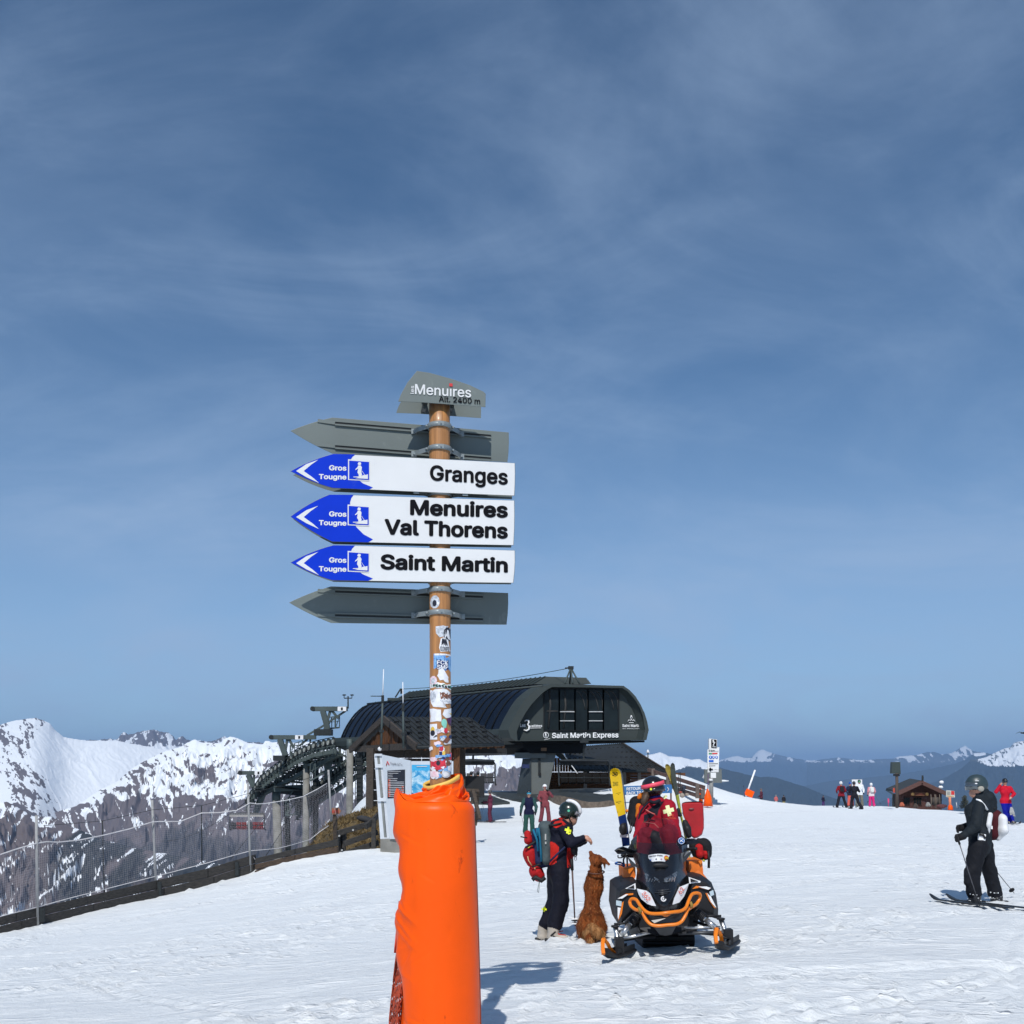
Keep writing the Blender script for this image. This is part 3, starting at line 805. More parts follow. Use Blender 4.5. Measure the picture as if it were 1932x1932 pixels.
front_board(c2,(95,510),(415,380),(1782,420),(1770,665),(405,645),[(580,384),(560,405),(547,432),(545,480),(560,530),(590,565),(640,600),(715,632)],[('Saint Martin',(770,560),(1728,585),28,0.034)],-326,'white arrow board lettered Saint Martin with blue tip',(525,424))
# name board on top: two grey panels either side of the post
zt=PL(*c1(1215,250),post_b,Vector((0,-1,0))).z
ft=plane(0.10,zt)
top_pts=[c1(*q) for q in[(905,320),(925,265),(975,175),(1045,90),(1140,104),(1300,148),(1440,196),(1545,246),(1562,262),(1560,362),(1330,345),(1100,328)]]
nb=plate_mesh('name_board',top_pts,ft,0.005,GREY_P,sp,label='grey name board lettered les Menuires, Alt. 2400 m')
mb=MB();mb.prism([ft(*q)-N_*0.21 for q in top_pts],-N_*0.004);mb.build('rear_name_board',GREY_P,sp)
lettering(nb,ft,WHITE_P,'Menuıres',c1(1030,263),c1(1452,290),18.5,0.012,name='lettering')
# "les" reads upwards
a=ft(*c1(1022,263),0.004)
b=ft(*c1(1022,203),0.004)
mb=MB();wv=(b-a)
text_on(mb,'les',lambda u,v:a+Vector((0,0,1))*u-U_*v,wv.length,0.032,0.01);mb.build('lettering',WHITE_P,nb)
mb=MB();q=ft(*c1(1300,196),0.004);mb.box(q,(0.022,0.002,0.02),Matrix.Rotation(TH,3,'Z'));mb.build('red_dot',RED_P,nb)
lettering(nb,ft,BLACK_P,'Alt. 2400 m',c1(1210,320),c1(1520,340),10.5,0.014)
DB=mat('dark_bracket',(0.05,0.06,0.06),0.5,metal=0.3)
for xx in(1112,1316):
 mb=MB();p=ft(*c1(xx,332))-N_*0.10
 mb.bar(p+Vector((0,0,-0.02))+N_*0.05,p+Vector((0,0,0.15))+N_*0.05,0.025,0.012)
 mb.bar(p+N_*0.097+Vector((0,0,0.10)),p-N_*0.105+Vector((0,0,0.10)),0.03,0.02)
 mb.bar(p+N_*0.097+Vector((0,0,0.015)),p-N_*0.105+Vector((0,0,0.015)),0.03,0.012)
 mb.build('hanger',DB,sp,kind='stuff')
 # ---- stickers on the post
def s3(x,y):return(x/4.450+753.9,y/4.450+1086.1)
def wrap(th,z,lift):
 c=post_at(z);d=Vector((math.sin(th),-math.cos(th),0))
 return c+d*(POST_R+lift)
def px_to_wrap(px,py):
 q=PL(px,py,post_b,Vector((0,-1,0)))
 c=post_at(q.z);s=max(-0.985,min(0.985,(q.x-c.x)/POST_R))
 # eye is to the right of the post axis by a few degrees
 return math.asin(s),q.z
STK=[mat('sticker_white',(0.78,0.78,0.80),0.4,var=0.08,vscale=40),mat('sticker_black',(0.02,0.02,0.03),0.4),mat('sticker_grey',(0.35,0.38,0.42),0.4,col2=(0.7,0.72,0.76),vscale=70),mat('sticker_blue',(0.06,0.22,0.55),0.4,col2=(0.30,0.52,0.75),vscale=60),mat('sticker_green',(0.02,0.22,0.12),0.4),mat('sticker_red',(0.55,0.03,0.05),0.4,var=0.3,vscale=60),mat('sticker_navy',(0.01,0.02,0.10),0.4),mat('sticker_brown',(0.30,0.10,0.05),0.4,col2=(0.08,0.05,0.04),vscale=90),mat('sticker_mint',(0.25,0.62,0.50),0.4),mat('sticker_plum',(0.14,0.02,0.12),0.4,col2=(0.05,0.02,0.05),vscale=60),mat('sticker_pink',(0.75,0.45,0.50),0.4,col2=(0.8,0.72,0.74),vscale=50),mat('sticker_yellow',(0.75,0.50,0.08),0.4)]
stk_lift=[0.0012]
def sticker(pts,mi,name='sticker',jag=0.0,parent=None,hi=0.0):
 """flat print wrapped round the post; pts in crop pixels"""
 stk_lift[0]+=0.00006
 rnd=random.Random(int(pts[0][0]*7+pts[0][1]))
 W=[]
 n=len(pts)
 for i in range(n):
  a,b=pts[i],pts[(i+1)%n]
  m=3
  for k in range(m):
   q=(a[0]+(b[0]-a[0])*k/m,a[1]+(b[1]-a[1])*k/m)
   if jag:q=(q[0]+rnd.uniform(-jag,jag),q[1]+rnd.uniform(-jag,jag))
   W.append(px_to_wrap(*s3(*q)))
 cth=sum(w[0] for w in W)/len(W);cz=sum(w[1] for w in W)/len(W)
 vs=[];fs=[];RN=4;N=len(W)
 for r_ in range(RN+1):
  for(th,z) in W:
   k=r_/RN
   vs.append(wrap(cth+(th-cth)*k,cz+(z-cz)*k,stk_lift[0]+hi))
 for r_ in range(RN):
  for i in range(N):
   fs.append((r_*N+i,r_*N+(i+1)%N,(r_+1)*N+(i+1)%N,(r_+1)*N+i))
 mb=MB();mb.add(vs,fs,True)
 return mb.build(name,STK[mi],parent or sp)
def disc(cx,cy,rx,ry,n=10,a0=0):return[(cx+rx*math.cos(2*math.pi*k/n+a0),cy+ry*math.sin(2*math.pi*k/n+a0)) for k in range(n)]
def stick_text(s,x0,x1,y,cap,mi,bold,parent):
 t0,z0=px_to_wrap(*s3(x0,y));t1,_=px_to_wrap(*s3(x1,y));h=abs(PL(*s3(x0,y-cap),post_b,Vector((0,-1,0))).z-z0)
 w=(t1-t0)*POST_R
 mb=MB();text_on(mb,s,lambda u,v:wrap(t0+u/POST_R,z0+v,stk_lift[0]+0.0007),w,h,bold)
 mb.build('lettering',STK[mi],parent)
sticker(disc(302,234,42,56),2);sticker(disc(300,245,18,28),1);sticker(disc(330,246,12,12),0)
sticker([(308,440),(370,430),(430,436),(400,520),(345,530),(312,495)],2,jag=3)
st=sticker(disc(408,500,36,58),1)
for k in range(7):
 sticker([(402,500),(384-(k%2)*2,462+k*12),(388,468+k*12)],0,'print')
sticker([(402,462),(414,470),(422,520),(428,548),(410,540),(398,510)],0,'print')
sticker([(352,540),(378,528),(410,550),(425,640),(350,650),(338,615)],0);sticker([(362,538),(395,540),(408,598),(356,600)],1,'print');
st=sticker([(345,602),(418,598),(420,640),(347,645)],2,'print');stick_text('GIMPS',348,416,640,34,1,0.01,st)
st=sticker([(293,665),(436,665),(438,812),(293,790)],3);sticker([(300,664),(434,666),(434,682),(300,680)],0,'print')
st=sticker([(318,712),(412,712),(412,795),(318,795)],6);stick_text('FCK',322,408,755,33,0,0.02,st);stick_text('SMP',322,408,792,33,0,0.02,st)
sticker([(335,800),(372,786),(410,860),(415,905),(385,900),(372,880),(345,888),(325,850)],0,jag=3)
sticker(disc(290,888,32,40),10);sticker(disc(290,890,18,24),2,'print')
sticker([(262,898),(436,915),(434,962),(264,948)],0);sticker([(272,908),(434,925),(432,954),(274,940)],4,'print')
for k in range(6):sticker([(288+k*24,920+k*3),(302+k*24,916+k*3),(306+k*24,936+k*3),(292+k*24,938+k*3)],1,'print',jag=2)
sticker([(266,965),(400,958),(436,1000),(432,1075),(385,1082),(398,1115),(288,1105),(270,1060)],0,jag=3)
sticker(disc(288,1020,26,48),2,'print');sticker([(345,985),(436,990),(436,1048),(352,1045)],7,'print');sticker([(345,1050),(436,1052),(434,1075),(360,1070)],2,'print',jag=4)
sticker([(262,1118),(355,1130),(356,1230),(266,1228)],0,jag=4);sticker([(378,1130),(436,1115),(436,1195),(390,1200),(362,1170)],0,jag=4)
sticker(disc(378,1240,22,34),8);sticker([(398,1210),(436,1180),(440,1265),(412,1255)],9);sticker([(366,1260),(396,1255),(390,1290),(370,1285)],8,'print',jag=3)
sticker([(418,1160),(440,1150),(460,1165),(436,1182)],11,jag=3)
sticker([(262,1250),(322,1248),(324,1380),(264,1378)],0);sticker(disc(286,1300,18,30),11,'print');sticker(disc(286,1325,20,25),1,'print')
rnd=random.Random(5)
cols=[0,0,0,2,2,3,5,10,0,7,6,2]
for k in range(46):
 cx,cy=rnd.uniform(272,432),rnd.uniform(1290,1690);rx,ry=rnd.uniform(14,34),rnd.uniform(12,34)
 if cy<1400 and cx<330:continue
 sticker(disc(cx,cy,rx,ry,rnd.choice([4,5,6,8]),rnd.uniform(0,3)),rnd.choice(cols),jag=4)
sticker(disc(390,1305,14,24),5);sticker([(362,1400),(400,1350),(425,1375),(398,1412)],7)
sticker([(315,1340),(290,1365),(330,1350)],1)
sticker([(310,1510),(425,1495),(424,1522),(312,1535)],3);sticker([(340,1480),(362,1478),(362,1510),(340,1510)],6);sticker([(364,1478),(385,1476),(385,1506),(364,1508)],11)
# large red and white sticker just above the pad: two dark triangles on red
sticker([(272,1560),(385,1545),(392,1610),(330,1635),(276,1610)],5);sticker(disc(332,1575,16,22),1,'print');sticker([(285,1600),(312,1615),(282,1625)],0,'print');sticker([(350,1608),(382,1600),(372,1628)],0,'print')
sticker([(268,1640),(330,1645),(340,1690),(268,1688)],10);sticker(disc(390,1668,34,30),2);sticker(disc(390,1668,22,18),0,'print')
# ====================== ORANGE CRASH PAD
ORANGE=mat('orange_tarpaulin',(0.93,0.095,0.0),0.42,var=0.06,vscale=1.3,bump=0.16,bscale=9,spec=0.22)
def scuffed(m,col=(0.42,0.03,0.004,1),sc=(3,3,1.1),lo=0.62,hi=0.74,k=0.75):
 t=m.node_tree;b=t.nodes['Principled BSDF'];src=b.inputs['Base Color'].links[0].from_socket
 tcn=nd(t,'ShaderNodeTexCoord');mp=nd(t,'ShaderNodeMapping');mp.inputs['Scale'].default_value=sc;mp.inputs['Rotation'].default_value=(0.5,0.3,0.4);t.links.new(tcn.outputs['Object'],mp.inputs[0])
 no=nd(t,'ShaderNodeTexNoise',Scale=3.2,Detail=9,Roughness=0.72,Distortion=0.6);t.links.new(mp.outputs[0],no.inputs[0])
 mr=nd(t,'ShaderNodeMapRange',interpolation_type='SMOOTHSTEP');mr.inputs['From Min'].default_value=lo;mr.inputs['From Max'].default_value=hi;mr.inputs['To Max'].default_value=k;t.links.new(no.outputs['Fac'],mr.inputs['Value'])
 mx=nd(t,'ShaderNodeMix',data_type='RGBA');mx.inputs['B'].default_value=col;t.links.new(src,mx.inputs['A']);t.links.new(mr.outputs[0],mx.inputs['Factor']);t.links.new(mx.outputs['Result'],b.inputs['Base Color'])
scuffed(ORANGE)
scuffed(WHITE_P,(0.50,0.50,0.47,1),(2,2,2),0.60,0.76,0.45);scuffed(GREY_P,(0.24,0.26,0.25,1),(2,2,2),0.58,0.74,0.5);scuffed(BLUE_P,(0.05,0.10,0.5,1),(2,2,2),0.58,0.74,0.5)
YEL=mat('yellow_foam_edge',(0.85,0.52,0.10),0.6)
pb=P(824,1932,D0)
pad=thing('crash_pad','thick orange tarpaulin crash pad wrapped round the foot of the signpost','crash pad',tuple(base_pt))
ax_b=P(829,1932,D0);ax_t=P(823,1513,D0)
def padc(z):
 k=(z-ax_b.z)/(ax_t.z-ax_b.z);p=ax_b+(ax_t-ax_b)*k;return p
z_top=P(823,1512,D0).z;z_bot=base_pt.z-0.05
NA,NZ=150,170
RP=0.245
vs=[]
for j in range(NZ+1):
 z=z_bot+(z_top-z_bot)*j/NZ;h=(z_top-z)
 c=padc(z)
 for i in range(NA):
  a=2*math.pi*i/NA
  r=RP+0.006*math.sin(3*a+2*z)+0.010*(z_top-z)/2
  # left flank: the cover is gathered, with puckers and folds that fade round the front
  left=math.exp(-((a-math.pi*1.03)/0.42)**2)
  pk=0.028*math.sin(h*8.5+0.5)*math.exp(-((h-0.62)/0.75)**2)+0.020*math.sin(h*23+a*3)*math.exp(-((h-0.45)/0.5)**2)
  r+=left*(pk-0.004)
  ww=float(vnoise(np.array([a*5.0+h*2]),np.array([h*3.4-a*2.0]),5)[0])-0.5
  r+=ww*0.016*math.exp(-((a-3.5)/0.9)**2)
  # diagonal wrinkles running down from the gathered side
  for(h0,sl,am) in((0.58,0.75,0.013),(0.66,0.9,0.010),(0.74,0.7,0.008),(0.50,1.0,0.006),(1.02,0.35,0.004),(0.95,-0.45,0.004)):
   dd=(a-3.25);t_=h-h0-sl*dd*0.22
   if 0<dd<1.25:r+=am*math.exp(-(t_/0.016)**2)*math.sin(math.pi*min(dd/1.1,1))
  r+=0.004*(float(vnoise(np.array([a*2.2]),np.array([z*2.1]),9)[0])-0.5)
  for(ac,hc,sa_,sh_,rt,am) in((4.55,0.46,.10,.008,.5,.004),(4.3,0.95,.16,.007,-.6,.004),(4.75,1.15,.05,.012,1.2,.003),(5.1,.78,.03,.03,0,.003),(4.2,1.32,.2,.01,.25,.003),(4.9,1.5,.2,.012,-.3,.004),(3.9,.95,.12,.01,-.9,.005),(3.8,1.35,.12,.012,.8,.005),(5.3,.35,.06,.01,.9,.003),(4.0,.22,.15,.008,.4,.005)):
   ua,uh=(a-ac)*.245,h-hc;ca_,sb_=math.cos(rt),math.sin(rt);p_,q_=ua*ca_+uh*sb_,-ua*sb_+uh*ca_
   r-=am*math.exp(-(p_/(sa_*.5))**2-(q_/sh_)**2)-am*.7*math.exp(-(p_/(sa_*.5))**2-((q_-sh_*1.8)/sh_)**2)
   # flattened bulge at the shoulder
  if h<0.06:r-=0.035*(1-h/0.06)**2.2
  lip=math.exp(-((a-math.pi*1.0)/0.42)**2)*max(0,1-h/0.16)**1.5
  r+=0.035*lip
  vs.append(c+Vector((math.cos(a)*r,math.sin(a)*r,z-c.z+0.085*lip)))
vs_cover=list(vs)
q=[]
for j in range(NZ):
 for i in range(NA):
  q.append((j*NA+i,j*NA+(i+1)%NA,(j+1)*NA+(i+1)%NA,(j+1)*NA+i))
co=np.array([tuple(v-base_pt) for v in vs]);me=np_mesh('cover',co,np.array(q));me.materials.append(ORANGE);link('cover',me,pad,base_pt)
# top: the cover is drawn in over the pad, crumpled, up to a collar round the post, with a dog-ear on the left
NR=60
vs=[];fs=[]
c_t=padc(z_top);pc=post_at(z_top)
for j in range(NR+1):
 t=j/NR
 for i in range(NA):
  a=2*math.pi*i/NA
  lip=math.exp(-((a-math.pi*1.0)/0.42)**2)
  ro=RP-0.033+0.035*lip
  x0=c_t.x+math.cos(a)*ro;y0=c_t.y+math.sin(a)*ro
  col_r=0.118+0.008*math.sin(3*a)
  x1=pc.x+0.012+math.cos(a)*col_r;y1=pc.y-0.0+math.sin(a)*col_r
  zc=(P(830,1473,D0).z-z_top)+0.046*math.cos(a-R(35))
  s_=min(t/0.72,1);s2=max((t-0.55)/0.45,0)
  x=x0+(x1-x0)*s_;y=y0+(y1-y0)*s_
  z=z_top+zc*(0.12*math.sin(s_*math.pi/2)+0.88*s2**1.1)
  n1=float(vnoise(np.array([a*1.9+3*t]),np.array([t*3]),2)[0])-0.5
  n2=1-abs(2*float(vnoise(np.array([a*2.4-4*t]),np.array([t*2.6+2]),7)[0])-1)
  amp=math.sin(math.pi*min(t,1))**0.8
  z+=amp*(n1*0.07+(n2-0.5)*0.075);rr=amp*(n2-0.5)*0.06
  x+=math.cos(a)*rr;y+=math.sin(a)*rr
  e=lip*max(0,1-t/0.30)**1.2
  z+=0.085*e
  dip=math.exp(-((a-math.pi*1.0)/0.5)**2)*math.exp(-((t-0.32)/0.12)**2)
  z-=0.02*dip
  vs.append(Vector((x,y,z)))
mb=MB()
for j in range(NR):
 for i in range(NA):
  fs.append((j*NA+i,j*NA+(i+1)%NA,(j+1)*NA+(i+1)%NA,(j+1)*NA+i))
mb.add(vs,fs,True);mb.build('gathered_top',ORANGE,pad)
ring=vs[-NA:]
mb=MB();secs=[]
for i in range(50,NA-7):
 p=ring[i];d=Vector((p.x-pc.x,p.y-pc.y,0)).normalized()
 secs.append([p+d*0.006+Vector((0,0,-0.016)),p+d*0.008+Vector((0,0,0.012)),p-d*0.004+Vector((0,0,0.014)),p-d*0.006+Vector((0,0,-0.016))])
mb.loft(secs);mb.build('yellow_hem',YEL,pad)
seam=[Vector(vs_cover[j*NA+0])+Vector((0.001,0.0,0)) for j in range(0,NZ-12,6)]
mb=MB();mb.tube(seam,0.0045,6);mb.build('edge_seam_shade',mat('seam_and_shade_brown',(0.22,0.03,0.01),0.6),pad)  # brown tube is the seam plus the shading along the pad's right edge
# red-orange net bundle hanging behind the pad's left foot
NETC=mat('orange_net_cord',(0.36,0.05,0.018),0.7,var=0.3)
nt=thing('safety_net','bundled orange red safety net hanging at the left foot of the crash pad','net',(base_pt.x-0.3,base_pt.y,base_pt.z))
mb=MB()
rnd=random.Random(3)
def netp(u,v,w=0.0):
 px=757-(3+34*(v**0.75))*(1-u)+22*u;py=1765+v*330
 p=P(px,py,D0+0.03+0.10*math.sin(u*9+v*3)+w)
 return p
for k in range(34):
 u0=k/33
 pts=[netp(min(1,max(0,u0+0.03*math.sin(v*26+k*2.1)+rnd.uniform(-.01,.01))),v,0.02*math.sin(k)) for v in[i/46 for i in range(47)]]
 mb.tube(pts,0.0042,4,cap=False)
for k in range(105):
 v0=0.04+k/105
 pts=[netp(u,v0+0.02*math.sin(u*17+k*1.3)+rnd.uniform(-.004,.004),0.02*math.cos(k*2+u*6)) for u in[i/14 for i in range(15)]]
 mb.tube(pts,0.0040,4,cap=False)
mb.build('netting',NETC,nt,kind='stuff')
mb=MB()
g=[]
for j in range(18):
 v=j/17;row=[]
 for i in range(9):
  u=i/8
  row.append(P(754-9*v*(1-u)-2+16*u,1700+v*98,D0+0.06+0.03*math.sin(u*8+v*5)))
 g.append(row)
mb.loft(g,closed=False,cap=False);mb.build('folded_tarpaulin',mat('red_tarp',(0.62,0.07,0.035),0.45,var=0.2),nt)
# ====================== CHAIRLIFT STATION
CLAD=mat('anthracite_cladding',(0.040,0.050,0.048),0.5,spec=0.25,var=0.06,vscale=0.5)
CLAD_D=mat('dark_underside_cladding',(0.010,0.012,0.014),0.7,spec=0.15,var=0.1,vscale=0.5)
GLASS=mat('smoked_glass',(0.006,0.010,0.020),0.14,var=0.3,vscale=0.25,spec=0.32)
GLASS_F=mat('smoked_front_glass',(0.009,0.013,0.014),0.2,var=0.4,vscale=0.7,spec=0.22)
STEEL=mat('grey_green_steel',(0.070,0.090,0.086),0.55,metal=0.1,spec=0.3,var=0.15,vscale=1)
STEEL_D=mat('dark_steel',(0.024,0.029,0.031),0.6,metal=0.1,spec=0.25,var=0.2)
CONC=mat('weathered_concrete',(0.21,0.205,0.185),0.9,var=0.25,vscale=1.2,bump=0.3,bscale=6)
TIMB=mat('dark_weathered_timber',(0.075,0.058,0.045),0.85,col2=(0.028,0.022,0.018),vscale=7,stretch=(1,1,6),bump=0.3,bscale=14)
PLANK=mat('brown_larch_boards',(0.17,0.075,0.032),0.75,spec=0.2,col2=(0.06,0.027,0.014),vscale=5,stretch=(6,6,0.7),bump=0.2)
ROOFM=mat('standing_seam_roof',(0.026,0.029,0.030),0.6,spec=0.2,var=0.1,vscale=0.6)
WHT=mat('white_letter_paint',(0.82,0.82,0.82),0.5,spec=0.3)
RUBBER=mat('black_rubber',(0.015,0.015,0.016),0.6,spec=0.3)
def c5(x,y,D):return P(x/4.32+409,y/4.32+1239.5,D)
def c6(x,y,D):return P(x/4.725+856.2,y/4.725+1239.5,D)
def c7(x,y,D):return P(x/7.2+1022.2,y/7.2+1392.8,D)
def c8(x,y,D):return P(x/6.048+447.2,y/6.048+1405.6,D)
DS=65.0
Vx=P(632,1411,82)-P(966,1397,DS)
Vx.z=0.0
st=thing('lift_station','dark grey barrel-roofed chairlift station lettered Saint Martin Express','chairlift station',P(1000,1500,DS))
outer=[(972.6,1398.2),(964,1392),(958.8,1377),(968.4,1356),(983,1330.5),(993,1317),(1004,1307),(1014,1299.5),(1023.4,1294.5),(1040.3,1289.9),(1108,1292),(1176.8,1294),(1188,1302),(1199,1313.6),(1208,1328),(1216,1345),(1221,1361),(1224,1377),(1219.8,1396)]
inner=[(976.5,1397),(976,1392),(975,1380),(982,1362),(991.7,1345),(1002,1330),(1013,1317.8),(1024,1307),(1034,1299.8),(1042,1296),(1108,1296.8),(1174,1298),(1183,1303.5),(1192.7,1313.6),(1200,1323),(1207.5,1336),(1212.5,1349),(1217,1376),(1213,1395.5)]
of=[P(*q,DS) for q in outer];inn=[P(*q,DS) for q in inner]
n=len(of)
rim=0.045
mb=MB()
ob=[p+Vx*rim for p in of];ib=[p+Vector((0,0.75,0)) for p in inn]
fs=[]
vs=of+inn+ob+ib
for i in range(n-1):
 j=i+1
 fs+=[(i,j,n+j,n+i),(2*n+i,2*n+j,j,i),(n+i,n+j,3*n+j,3*n+i)]
mb.add(vs,fs,False)
mb.prism([of[0],inn[0],inn[-1],of[-1]],Vector((0,0.75,0))+Vector((0,0,0.0)))
mb.build('front_rim',CLAD,st)
mb=MB();bk=[p+Vector((0,0.70,0)) for p in inn]
mb.prism(bk,Vector((0,0.08,0)));fp=mb.build('front_panel',CLAD,st)
def fpt(px,py,lift=0.0):return P(px,py,DS+0.70-lift)
xs_=[1026.6,1055.2,1084.8,1109.5,1138.3,1167.3]
for k in range(5):
 a,b=xs_[k],xs_[k+1]
 mb=MB();mb.prism([fpt(a,1378,.03),fpt(b,1378,.03),fpt(b,1300,.03),fpt(a,1300,.03)],(0,0.02,0));w_=mb.build('window',GLASS_F,st)
 mb=MB();t_=0.09
 for(p,q) in((fpt(a,1378,.06),fpt(a,1300,.06)),(fpt(b,1378,.06),fpt(b,1300,.06)),(fpt(a,1300,.06),fpt(b,1300,.06)),(fpt(a,1378,.06),fpt(b,1378,.06))):
  mb.bar(p,q,t_,0.05,(0,1,0))
 mb.build('frame',CLAD_D,w_)
 if k in(1,3):
  for yy in(1342.8,1360):
   mb=MB();mb.bar(fpt(a+1.5,yy,.10),fpt(b-1,yy,.10),0.05,0.05);mb.build('guard_rail',mat('pale_rail',(0.5,0.5,0.5),0.5),w_)
   # machinery dimly seen behind the panes: curved hoops on the inside face
 mb=MB()
 if k>=2:
  for j in range(2):
   x0=a+2+j*11
   pts=[fpt(min(x0+22*math.sin(t)*0.9,b-1.5),1304+62*(1-math.cos(t)),.036) for t in[i*0.16 for i in range(8)]]
   mb.tube(pts,0.035,5)
 else:
  mb.tube([fpt(a+10,1303,.036),fpt(a+12,1330,.036),fpt(a+8,1374,.036)],0.07,6);mb.tube([fpt(a+5,1342,.036),fpt(b-3,1342,.036)],0.05,6)
 mb.build('inner_hoop',mat('hoop_grey',(0.035,0.033,0.03),0.7),w_,kind='stuff')
LIFT_DIR=Vector((0,-1,0))
def sign_text(s,x0,x1,y0,y1,cap,bold,parent,f,m=WHT,slope=True):
 a,b=f(x0,y0,.05),f(x1,y1,.05);w=(b-a).length;h=(f(x0,y0-cap,.05)-a).length;ux=(b-a).normalized();uz=Vector((0,0,1))
 mb=MB();text_on(mb,s,lambda u,v:a+ux*u+uz*v,w,h,bold);return mb.build('lettering',m,parent)
front=lambda px,py,l=0.0:P(px,py,DS+0.66-l)
sign_text('Saint Martin Express',1041.4,1167,1392.4,1391.2,9.8,0.022,fp,front)
sign_text('Les',981.5,991.5,1371.5,1371.5,6.4,0.02,fp,front);sign_text('vallées',998.5,1023,1371.5,1371,5.6,0.015,fp,front)
mb=MB();P3=[(989.5,1361),(993,1358.8),(997,1359.5),(998,1363),(995.5,1366.5),(998.5,1370),(998,1376),(993.5,1378.8),(988,1377)]
mb.tube([front(*q,.05) for q in P3],[0.03,.05,.06,.06,.05,.07,.07,.06,.03],5);mb.build('logo_three',WHT,fp)
mb=MB();mb.bar(front(999,1373.6,.05),front(1021,1373.2,.05),0.01,0.03);mb.build('logo_line',WHT,fp)
sign_text('Saint Martin',1174.2,1207.5,1371.6,1371.6,5.3,0.012,fp,front);sign_text('de Belleville',1174.5,1207.5,1375.3,1375.3,2.2,0.0,fp,front)
mb=MB();mb.bar(front(1186.5,1363.3,.05),front(1195.5,1363.3,.05),0.01,0.03)
for q in([(1184.6,1361),(1187,1358),(1189.5,1360),(1191,1356),(1193,1360),(1195.5,1358),(1198,1361)],[(1191,1349.5),(1189,1355.5)],[(1191,1349.5),(1193.4,1355.5)]):
 mb.tube([front(*p,.05) for p in q],0.025,5)
mb.build('logo_steeple',WHT,fp)
mb=MB();mb.tube([front(1030+4.8*math.cos(t),1387+5.4*math.sin(t),.05) for t in[k*math.pi/9 for k in range(18)]],0.022,5,closed=True)
mb.tube([front(1030,1382.5,.05),front(1029.4,1387,.05),front(1030.4,1391,.05)],[0.02,0.06,0.04],6);mb.tube([front(1026.5,1396,.05),front(1038,1393.4,.05)],0.02,4);mb.build('logo_skier',WHT,fp)
# flank: lower skirt, glazing panels between ribs
prof=[P(*q,DS) for q in[(964,1393),(961,1383),(961.5,1374),(968.4,1357),(976,1343),(984.5,1330),(994,1317.5),(1004.5,1307.5),(1014,1300),(1024,1295.2),(1036,1291.2)]]
mb=MB();mb.add([prof[0]+Vx*rim,prof[0]+Vx,prof[1]+Vx,prof[1]+Vx*rim,prof[2]+Vx*rim,prof[2]+Vx,prof[0]+Vx*rim+Vector((0.9,0,-0.35)),prof[0]+Vx+Vector((0.9,0,-0.35))],[(0,1,2,3),(3,2,5,4),(6,7,1,0)],False);mb.build('skirt',CLAD,st)
NP_=25
def pinch(p,t):
 k=max(0,(t-0.93)/0.07)
 c=prof[2]+Vector((3.4,0,0));return Vector((p.x+(c.x-p.x)*0.32*k*k,p.y,p.z+(prof[2].z-p.z)*0.16*k*k))
for k in range(NP_):
 t0,t1=rim+(1-rim)*k/NP_,rim+(1-rim)*(k+1)/NP_
 mb=MB();sec=[[pinch(p,t)+Vx*t for p in prof[2:]] for t in(t0,t1)]
 mb.loft(sec,smooth=True,cap=False,closed=False);mb.build('glass_panel',GLASS,st)
 mb=MB();mb.tube([pinch(p,t1)+Vx*t1+Vector((-0.02,-0.03,0)) for p in prof[2:]],0.04,5);mb.build('rib',CLAD_D,st)
mb=MB();top=[prof[-1],P(1040.3,1289.9,DS),P(1108,1292,DS),P(1176.8,1294,DS),P(1199,1313.6,DS),P(1216,1345,DS),P(1224,1377,DS),P(1219.8,1396,DS)]
mb.loft([[p+Vx*rim for p in top],[p+Vx*0.93 for p in top],[pinch(p,1)+Vx for p in top]],smooth=False,cap=False,closed=False);mb.build('roof_shell',CLAD,st)
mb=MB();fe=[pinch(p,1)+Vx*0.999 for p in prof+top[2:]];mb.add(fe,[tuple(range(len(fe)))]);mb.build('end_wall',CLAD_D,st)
mb=MB();mb.tube([prof[9]+Vx*rim*0+Vector((0,0,0.03)),prof[9]+Vx*0.95+Vector((0,0,0.03))],0.07,6);mb.build('roof_gutter',CLAD,st)
# ridge monitor on top
rz0=P(1023,1291,DS+1).z
a0=P(1006,1291,DS+2.2);a1=P(1029.7,1276.5,DS+2.8);a2=P(1106,1278.7,DS+3.2);a3=P(1115.5,1290.3,DS+3.0)
sec0=[a0,a1,a2,a3];Lr=0.72
mb=MB();mb.loft([sec0,[p+Vx*Lr for p in sec0]],smooth=False);mo=mb.build('roof_monitor',CLAD,st)
for k in range(34):
 t=k/33*Lr;mb=MB();mb.bar(a0+Vx*t+Vector((-0.03,-0.03,0.03)),a1+Vx*t+Vector((-0.03,-0.03,0.02)),0.05,0.06);mb.build('seam',CLAD,mo)
mb=MB();e0=P(740,1319,79);mb.box(e0+Vector((0.6,0,-0.05)),(1.8,1.2,0.2));mb.build('roof_walkway',CLAD,st)
# underside and machine housing
mb=MB();u0=[P(976,1398.5,DS+0.4),P(1216,1397,DS+0.4),P(1216,1397,DS+0.4)+Vx*0.98,P(976,1398.5,DS+0.4)+Vx*0.98]
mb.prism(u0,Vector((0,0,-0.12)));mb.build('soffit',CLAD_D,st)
mb=MB();m0=[P(986,1400.5,DS+0.9),P(1108,1400.5,DS+0.9),P(1100,1421,DS+0.9),P(1002,1421,DS+0.9),P(988,1410,DS+0.9)]
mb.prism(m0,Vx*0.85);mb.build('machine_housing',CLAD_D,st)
mb=MB();mb.box(P(1026,1414,DS+0.8),(0.35,0.2,0.2));mb.build('beacon',mat('amber_lamp',(0.15,0.07,0.02),0.4),st)
